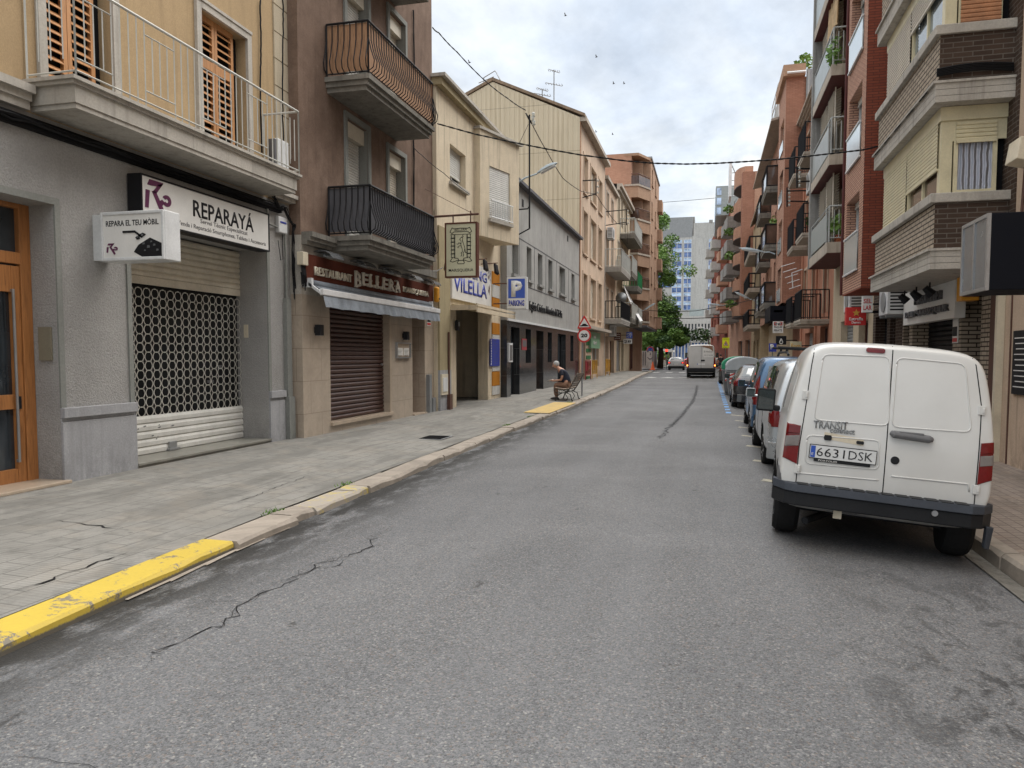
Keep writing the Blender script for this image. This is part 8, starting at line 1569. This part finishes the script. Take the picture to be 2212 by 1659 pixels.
# ================================================================ STREET FURNITURE
s=thing('traffic_sign_post','grey post with a speed bump warning triangle over a round 20 limit sign','traffic sign',(-4.12,25.7,pz(-4.1,25.7))); c_=FC(25.7); x0=c_.px(2293,1500)[0]; zt=c_.px(2293,1242)[1]
mb=MB(); mb.tube([(x0-.02,25.74,pz(-4.1,25.7)),(x0,25.74,zt)],.028,8); mb.build('post','steel',s)
X=lambda x:c_.px(x,1300)[0]; Z=lambda y:c_.px(2290,y)[1]
def rtri(mb,cx,zb,zt,w,d0,d1,rd=.03):
    P=loop([(cx-w/2,zb),(cx+w/2,zb),(cx,zt)],rd)[:-1]; poly(mb,c_,P,d0,d1)
mb=MB(); cx=X(2301); w=X(2331)-X(2273); rtri(mb,cx,Z(1294),Z(1240),w,0,.02,.05); tr_=mb.build('triangle_plate','sign_red',s); mb=MB(); rtri(mb,cx,Z(1288.5),Z(1253),w*.73,.021,.024,.02); mb.build('triangle_field','sign_white',tr_)
mb=MB(); z_=Z(1285); poly(mb,c_,[(cx-.14,z_),(cx+.14,z_),(cx+.14,z_+.03),(cx+.10,z_+.035),(cx+.05,z_+.08),(cx,z_+.09),(cx-.05,z_+.08),(cx-.10,z_+.035),(cx-.14,z_+.03)],.025,.028); mb.build('bump_symbol','ink_black',tr_)
cx=X(2300.5); cz_=Z(1321.5); r=(X(2328)-X(2274))/2; mb=MB(); mb.lathe([(r,0),(r,.02)],(cx,25.69,cz_),(0,-1,0),32); rd_=mb.build('round_plate','sign_red',s); mb=MB(); mb.lathe([(r*.77,.021),(r*.77,.024)],(cx,25.69,cz_),(0,-1,0),32); mb.build('round_field','sign_white',rd_); text(rd_,'20','ink_black',(cx-r*.47,25.665,cz_-r*.27),(1,0,0),up,r*.98,r*.58,.003,bold=.05,name='speed_number')
Y=58; c_=FC(Y); X=lambda x:c_.px(x,1300)[0]; Z=lambda y:c_.px(2860,y)[1]; s=thing('pedestrian_warning_sign','fluorescent yellow sign with a pedestrian triangle on a post at the right','traffic sign',(X(2858),Y,gz(Y)))
mb=MB(); mb.tube([(X(2858),Y+.05,gz(Y)),(X(2858),Y+.05,Z(1330))],.035,6); mb.build('post','steel',s); mb=MB(); mb.fbox(c_,X(2845),X(2873),0,.03,Z(1371),Z(1330)); pp=mb.build('board','sign_yellow',s); cx=X(2859); w=X(2869)-X(2848)
mb=MB(); rtri(mb,cx,Z(1361),Z(1341),w,.031,.034,.03); mb.build('warning_triangle','sign_red',pp); mb=MB(); rtri(mb,cx,Z(1359.6),Z(1345),w*.72,.035,.037,.02); mb.build('triangle_field','sign_white',pp)
mb=MB(); zc=Z(1353); mb.tube([(cx,Y-.04,zc+.10),(cx,Y-.04,zc-.02),(cx-.06,Y-.04,zc-.12)],.018,4); mb.tube([(cx,Y-.04,zc-.02),(cx+.06,Y-.04,zc-.12)],.018,4); mb.tube([(cx-.06,Y-.04,zc),(cx+.0,Y-.04,zc+.05),(cx+.06,Y-.04,zc)],.012,4); mb.build('walking_figure','ink_black',pp)
text(pp,'AMB SEGURETAT','ink_black',(X(2848),Y-.031,Z(1368.5)),(1,0,0),up,X(2870)-X(2848),.05,.003); text(pp,'PREFERENCIA','ink_black',(X(2848),Y-.031,Z(1336.5)),(1,0,0),up,X(2870)-X(2848),.05,.003)
Y=30; c_=FC(Y); X=lambda x:c_.px(x,1300)[0]; Z=lambda y:c_.px(3044,y)[1]; s=thing('parking_place_sign','small square blue P sign on a post above the blue car','traffic sign',(X(3044),Y,gz(Y)-.1)); mb=MB(); mb.tube([(X(3044),Y+.03,gz(Y)-.05),(X(3044),Y+.03,Z(1355))],.022,6); mb.build('post','steel',s); mb=MB(); mb.fbox(c_,X(3029),X(3059),0,.02,Z(1385),Z(1352)); pp=mb.build('plate','ink_blue',s); text(pp,'P','sign_white',(X(3034),Y-.021,Z(1376)),(1,0,0),up,X(3049)-X(3034),Z(1356)-Z(1376),.003,bold=.05)
s=thing('no_stopping_sign','round blue and red no stopping sign standing behind the white container','traffic sign',(0,82,0)); Y=84; x,z=onY(2561,1380,Y); mb=MB(); mb.tube([(x,Y,.1),(x,Y,z)],.04,6); mb.build('post','steel',s); mb=MB(); mb.lathe([(.42,0),(.42,.03)],(x,Y-.03,z),(0,-1,0),24); pp=mb.build('plate','sign_red',s); mb=MB(); mb.lathe([(.32,.031),(.32,.035)],(x,Y-.03,z),(0,-1,0),24); mb.build('blue_field','ink_blue',pp)
def lamp(label,base,tip,ln=.75,dirx=1):
    s=thing('street_lamp',label,'street lamp',base); b,t=Vector(base),Vector(tip); mb=MB(); mb.tube([b,b.lerp(t,.5)+Vector((0,0,.06)),t],.028,6); mb.build('arm','lamp_grey',s)
    d=(t-b); d.normalize(); n=Vector((0,0,1)); e=t+d*ln; sd_=d.cross(n).normalized(); mb=MB()
    rings=[]; 
    for k,(w_,h_) in enumerate(((.05,.04),(.11,.08),(.13,.10),(.12,.085),(.05,.03))):
        c0=t.lerp(e,k/4); rings+=[c0-sd_*w_,c0-sd_*w_*.8+n*h_,c0+sd_*w_*.8+n*h_,c0+sd_*w_]
    mb.add(rings,[(4*i+k,4*i+(k+1)%4,4*i+4+(k+1)%4,4*i+4+k) for i in range(4) for k in range(4)]+[(0,1,2,3),(19,18,17,16)]); hd=mb.build('head','lamp_grey',s,bevel=.01)
    mb=MB(); c0,c1=t.lerp(e,.2),t.lerp(e,.9); mb.hexa([c0-sd_*.09-n*.06,c0+sd_*.09-n*.06,c1+sd_*.09-n*.05,c1-sd_*.09-n*.05,c0-sd_*.1-n*.002,c0+sd_*.1-n*.002,c1+sd_*.1-n*.002,c1-sd_*.1-n*.002]); mb.build('lens','lamp_lens',s); return s
P3=lambda x,y,Y:Vector((onY(x,y,Y)[0],Y,onY(x,y,Y)[1]))
lamp('grey street lamp on an arm above the church roof, nearest on the left',(-6.1,24.1,P3(2042,712,24.1).z-.15),P3(2115,684,24.1),(P3(2200,666,24.1)-P3(2115,684,24.1)).length)
lamp('street lamp on the left wall low beside the loggias of the brown brick block',P3(2515,1234,60),P3(2535,1222,60),1.0); lamp('street lamp reaching out from the brick tower on the right',P3(3052,1001,37),P3(3008,994,37),1.1); lamp('street lamp below the middle white barred balcony on the right',P3(2978,1190,50),P3(2952,1178,50),1.0); lamp('farthest street lamp on the right, beside the rounded balconies',P3(2868,1205,68),P3(2845,1203,68),1.2)
s=thing('curved_lamp_post','tall curved lamp post beyond the crossing, above the delivery van','street lamp',(P3(2789,1450,96).x,96,.05)); mb=MB(); P=[P3(2789,1460,96),P3(2789,1330,96),P3(2787,1310,96),P3(2779,1297,96),P3(2766,1291,96)]; mb.tube(P,[.14,.12,.11,.10,.09],8); mb.build('post','steel',s,smooth=True); mb=MB(); a=P[-1]; mb.tube([a,a+Vector((-.5,0,-.02))],.16,6); mb.build('head','sign_white',s)
s=thing('traffic_light','yellow traffic light hanging from a curved arm over the junction','traffic light',(P3(2718,1450,92).x,92,.05)); mb=MB(); P=[P3(2717,1460,92),P3(2717,1350,92),P3(2722,1335,92),P3(2735,1329,92),P3(2772,1327,92)]; mb.tube(P,.07,6); mb.build('post','lamp_grey',s,smooth=True); a,b=P3(2771,1338,92),P3(2780,1320,92); mb=MB(); mb.box(a.x,b.x,91.8,92.1,a.z,b.z); hd=mb.build('signal_head','yellow_blind',s,bevel=.04); mb=MB(); [mb.lathe([(.1,0),(.1,.1)],((a.x+b.x)/2,91.8,a.z+(b.z-a.z)*k),(0,-1,0),10) for k in (.2,.5,.8)]; mb.build('lamp_hood','black_metal',hd)
s=thing('traffic_light','red lit traffic light on a low post left of the white crossover','traffic light',(P3(2624,1450,88).x,88,.05)); mb=MB(); mb.tube([P3(2624,1462,88),P3(2624,1378,88)],.06,6); mb.build('post','lamp_grey',s); a,b=P3(2621,1396,88),P3(2629,1373,88); mb=MB(); mb.box(a.x,b.x,87.8,88.1,a.z,b.z); mb.build('signal_head','ink_black',s,bevel=.03); mb=MB(); mb.lathe([(.15,0),(.15,.05)],((a.x+b.x)/2,87.8,b.z-.18),(0,-1,0),14); mb.build('red_lamp','red_glow',s)
x,y=gnd(2570,1456); s=thing('traffic_cone','orange traffic cone by the white site container','traffic cone',(x,78,.1)); x=onY(2570,1450,78)[0]; mb=MB(); mb.lathe([(.22,0),(.2,.06),(.05,.8)],(x,78,.1),(0,0,1),12); mb.build('cone','orange_cone',s); mb=MB(); mb.box(x-.28,x+.28,77.72,78.28,.08,.12); mb.build('foot','orange_cone',s)
# insulator brackets
def bracket(label,pts,bar,n=4,r=.03):
    s=thing('insulator_bracket',label,'cable bracket',tuple(pts[0][0])); mb=MB()
    for P in pts: mb.tube(P,r,5)
    mb.tube(bar,r,5); mb.build('arm','black_metal',s); mb=MB()
    for i in range(n): c0=Vector(bar[0]).lerp(Vector(bar[1]),(i+.5)/n)+Vector((.09,0,0)); mb.lathe([(.02,-.05),(.055,-.04),(.03,-.01),(.055,.02),(.02,.05)],c0,(0,0,1),8)
    mb.build('insulator','tube_glass',s,smooth=True)
Yp=24.0; a=P3(2085,452,Yp); b=P3(2085,900,Yp)
s=thing('cable_mast','tall slim black cable mast held off the church wall','cable mast',(b.x,Yp,b.z)); mb=MB(); mb.tube([a,b],.028,6); mb.tube([(-6.1,Yp,P3(2042,826,Yp).z),P3(2078,822,Yp),P3(2085,812,Yp)],.022,6); mb.tube([(-6.1,Yp,P3(2042,930,Yp).z-.05),b],.022,6); mb.build('mast','black_metal',s); mb=MB(); [mb.lathe([(.02,-.08),(.06,-.05),(.03,0),(.06,.05),(.02,.08)],P3(x,y,Yp),(0,0,1),8) for x,y in ((2100,452),(2098,468),(2102,484))]; mb.build('insulator','tube_glass',s,smooth=True); mb=MB(); [mb.tube([P3(2070,445,Yp),P3(2085,470,Yp)+Vector((rd.uniform(-.05,.05),0,rd.uniform(-.05,.05))),P3(2096,490,Yp)],.02,4) for _ in range(5)]; mb.build('cable_clamp','cable',s)
w=lambda Y,z:(-6.1,Y,z)
bracket('black bracket with insulators on the corner of the peach building',[[w(38,P3(2290,712,38).z),P3(2346,709,38)],[w(38,P3(2290,778,38).z),P3(2346,764,38)]],[P3(2347,700,38),P3(2347,770,38)],3)
bracket('black bracket with a row of insulators on the old beige house',[[w(46.8,P3(2376,834,46.8).z),P3(2466,826,46.8)],[w(46.8,P3(2376,888,46.8).z),P3(2466,875,46.8)]],[P3(2467,823,46.8),P3(2467,886,46.8)],4)
bracket('upper bracket with insulators on the salmon house',[[Vector((3.8,28,P3(3180,668,28).z)),P3(3140,664,28)],[Vector((3.8,28,P3(3180,715,28).z)),P3(3142,715,28)]],[P3(3138,655,28),P3(3138,740,28)],5)
bracket('lower bracket with insulators beside the brick tower',[[Vector((3.8,33,P3(3150,752,33).z)),P3(3100,752,33)],[Vector((3.8,33,P3(3150,795,33).z)),P3(3100,792,33)]],[P3(3099,738,33),P3(3099,815,33)],5)
# aerial cables
def acable(label,P,r,sag=0,twist=0):
    out=[]
    for a,b in zip(P,P[1:]):
        for i in range(12): t=i/12; q=Vector(a).lerp(Vector(b),t); q.z-=sag*4*t*(1-t); out.append(q)
    out.append(Vector(P[-1])); mb=MB()
    if twist:
        for ph in (0,3.14): mb.tube([q+Vector((0,math.cos(i*1.1+ph),math.sin(i*1.1+ph)))*r*.8 for i,q in enumerate(out)],r,5)
    else: mb.tube(out,r,5)
    solo(mb,'overhead_cable','cable',label,'cable')
Yc=15.4; acable('thick twisted black cable strung across the whole street in front',[P3(x,y,Yc) for x,y in ((1722,487),(1870,528),(2013,559),(2150,586),(2286,610),(2467,634),(2580,643),(2700,646),(2820,643),(2941,636),(3060,628),(3182,615),(3300,602),(3400,590),(3467,574))],.010,0,1)
acable('black cable from the top of the brown building down to the cable mast',[P3(1703,108,17.6),P3(1727,128,18),P3(1800,205,19.3),P3(1908,316,21),P3(2000,388,22.7),P3(2070,434,Yp)],.011,.02,1)
acable('black cable from the mast down to the peach building corner',[P3(2090,478,Yp),P3(2153,595,27),P3(2216,701,31),P3(2286,752,35),P3(2346,762,38)],.015,.03)
acable('black cable running on from the peach building bracket past the old house',[P3(2350,768,38),P3(2390,828,43),P3(2430,880,46.5),P3(2470,880,47),P3(2470,960,50)],.017,.05)
acable('middle distant cable crossing the street below the lamps',[P3(2555,1222,58),P3(2640,1228,57),P3(2740,1224,56),P3(2830,1208,53),P3(2900,1195,50),P3(2980,1175,46),P3(3050,1155,42)],.022)
acable('lowest distant cable crossing the street level with the tree top',[P3(2520,1248,70),P3(2620,1253,68),P3(2720,1254,66),P3(2830,1250,62),P3(2940,1243,58),P3(2990,1238,55)],.03)
acable('thin high distant cable between the corner blocks',[P3(2595,798,90),P3(2700,790,90),P3(2815,780,90)],.025)
acable('slack thin wire hanging from the yellow bay to the mast',[P3(1955,546,22),P3(1968,600,22.5),P3(1990,622,23),P3(2010,620,23.3),P3(2040,575,23.6),P3(2080,490,Yp)],.008)
acable('thin wires from the brown building down to the hanging sign arm',[P3(1625,575,16),P3(1660,610,16.2),P3(1745,680,16.5),P3(1850,765,16.9)],.008,.02)
s=thing('tv_antenna','horizontal rod antenna sticking out beside the black railings of the salmon house','antenna',tuple(P3(3125,1090,29))); mb=MB(); mb.tube([P3(3160,1060,29),P3(3118,1075,29),P3(3122,1135,29)],.02,5); mb.build('mast','white_metal',s); mb=MB(); [mb.tube([P3(3075+8*k,1050+22*k,29),P3(3130+6*k,1034+22*k,29)],.012,4) for k in range(5)]; mb.build('elements','white_metal',s)
# birds
for i,(x,y) in enumerate(((1848,247),(2226,62),(2348,225),(2416,330),(2457,330),(2347,520),(2412,530))):
    Y=40+3*i; q=P3(x,y,Y); s=thing('bird','tiny dark bird in the sky, '+('left of the roof frame','highest, near the top middle','right of the tall antenna top','left one of a close pair','right one of a close pair','low over the peach roof','lowest, just right of another')[i],'bird',tuple(q),'birds in flight')
    mb=MB(); mb.tube([q+Vector((-.07,0,0)),q,q+Vector((.09,0,.02))],[.01,.03,.01],5); mb.build('body','bird_dark',s); mb=MB(); [mb.face([q+Vector((0,-.02,0)),q+Vector((.05,.0,0)),q+Vector((.0,sg*.22,.10)),q+Vector((-.04,sg*.1,.06))]) for sg in (-1,1)]; mb.build('wing','bird_dark',s)
# ---------------------------------------------------------------- real-size scale
for o in list(SC.objects):
    if o.parent is None and o.type not in('CAMERA','LIGHT'): o.location=o.location*KS; o.scale=o.scale*KS
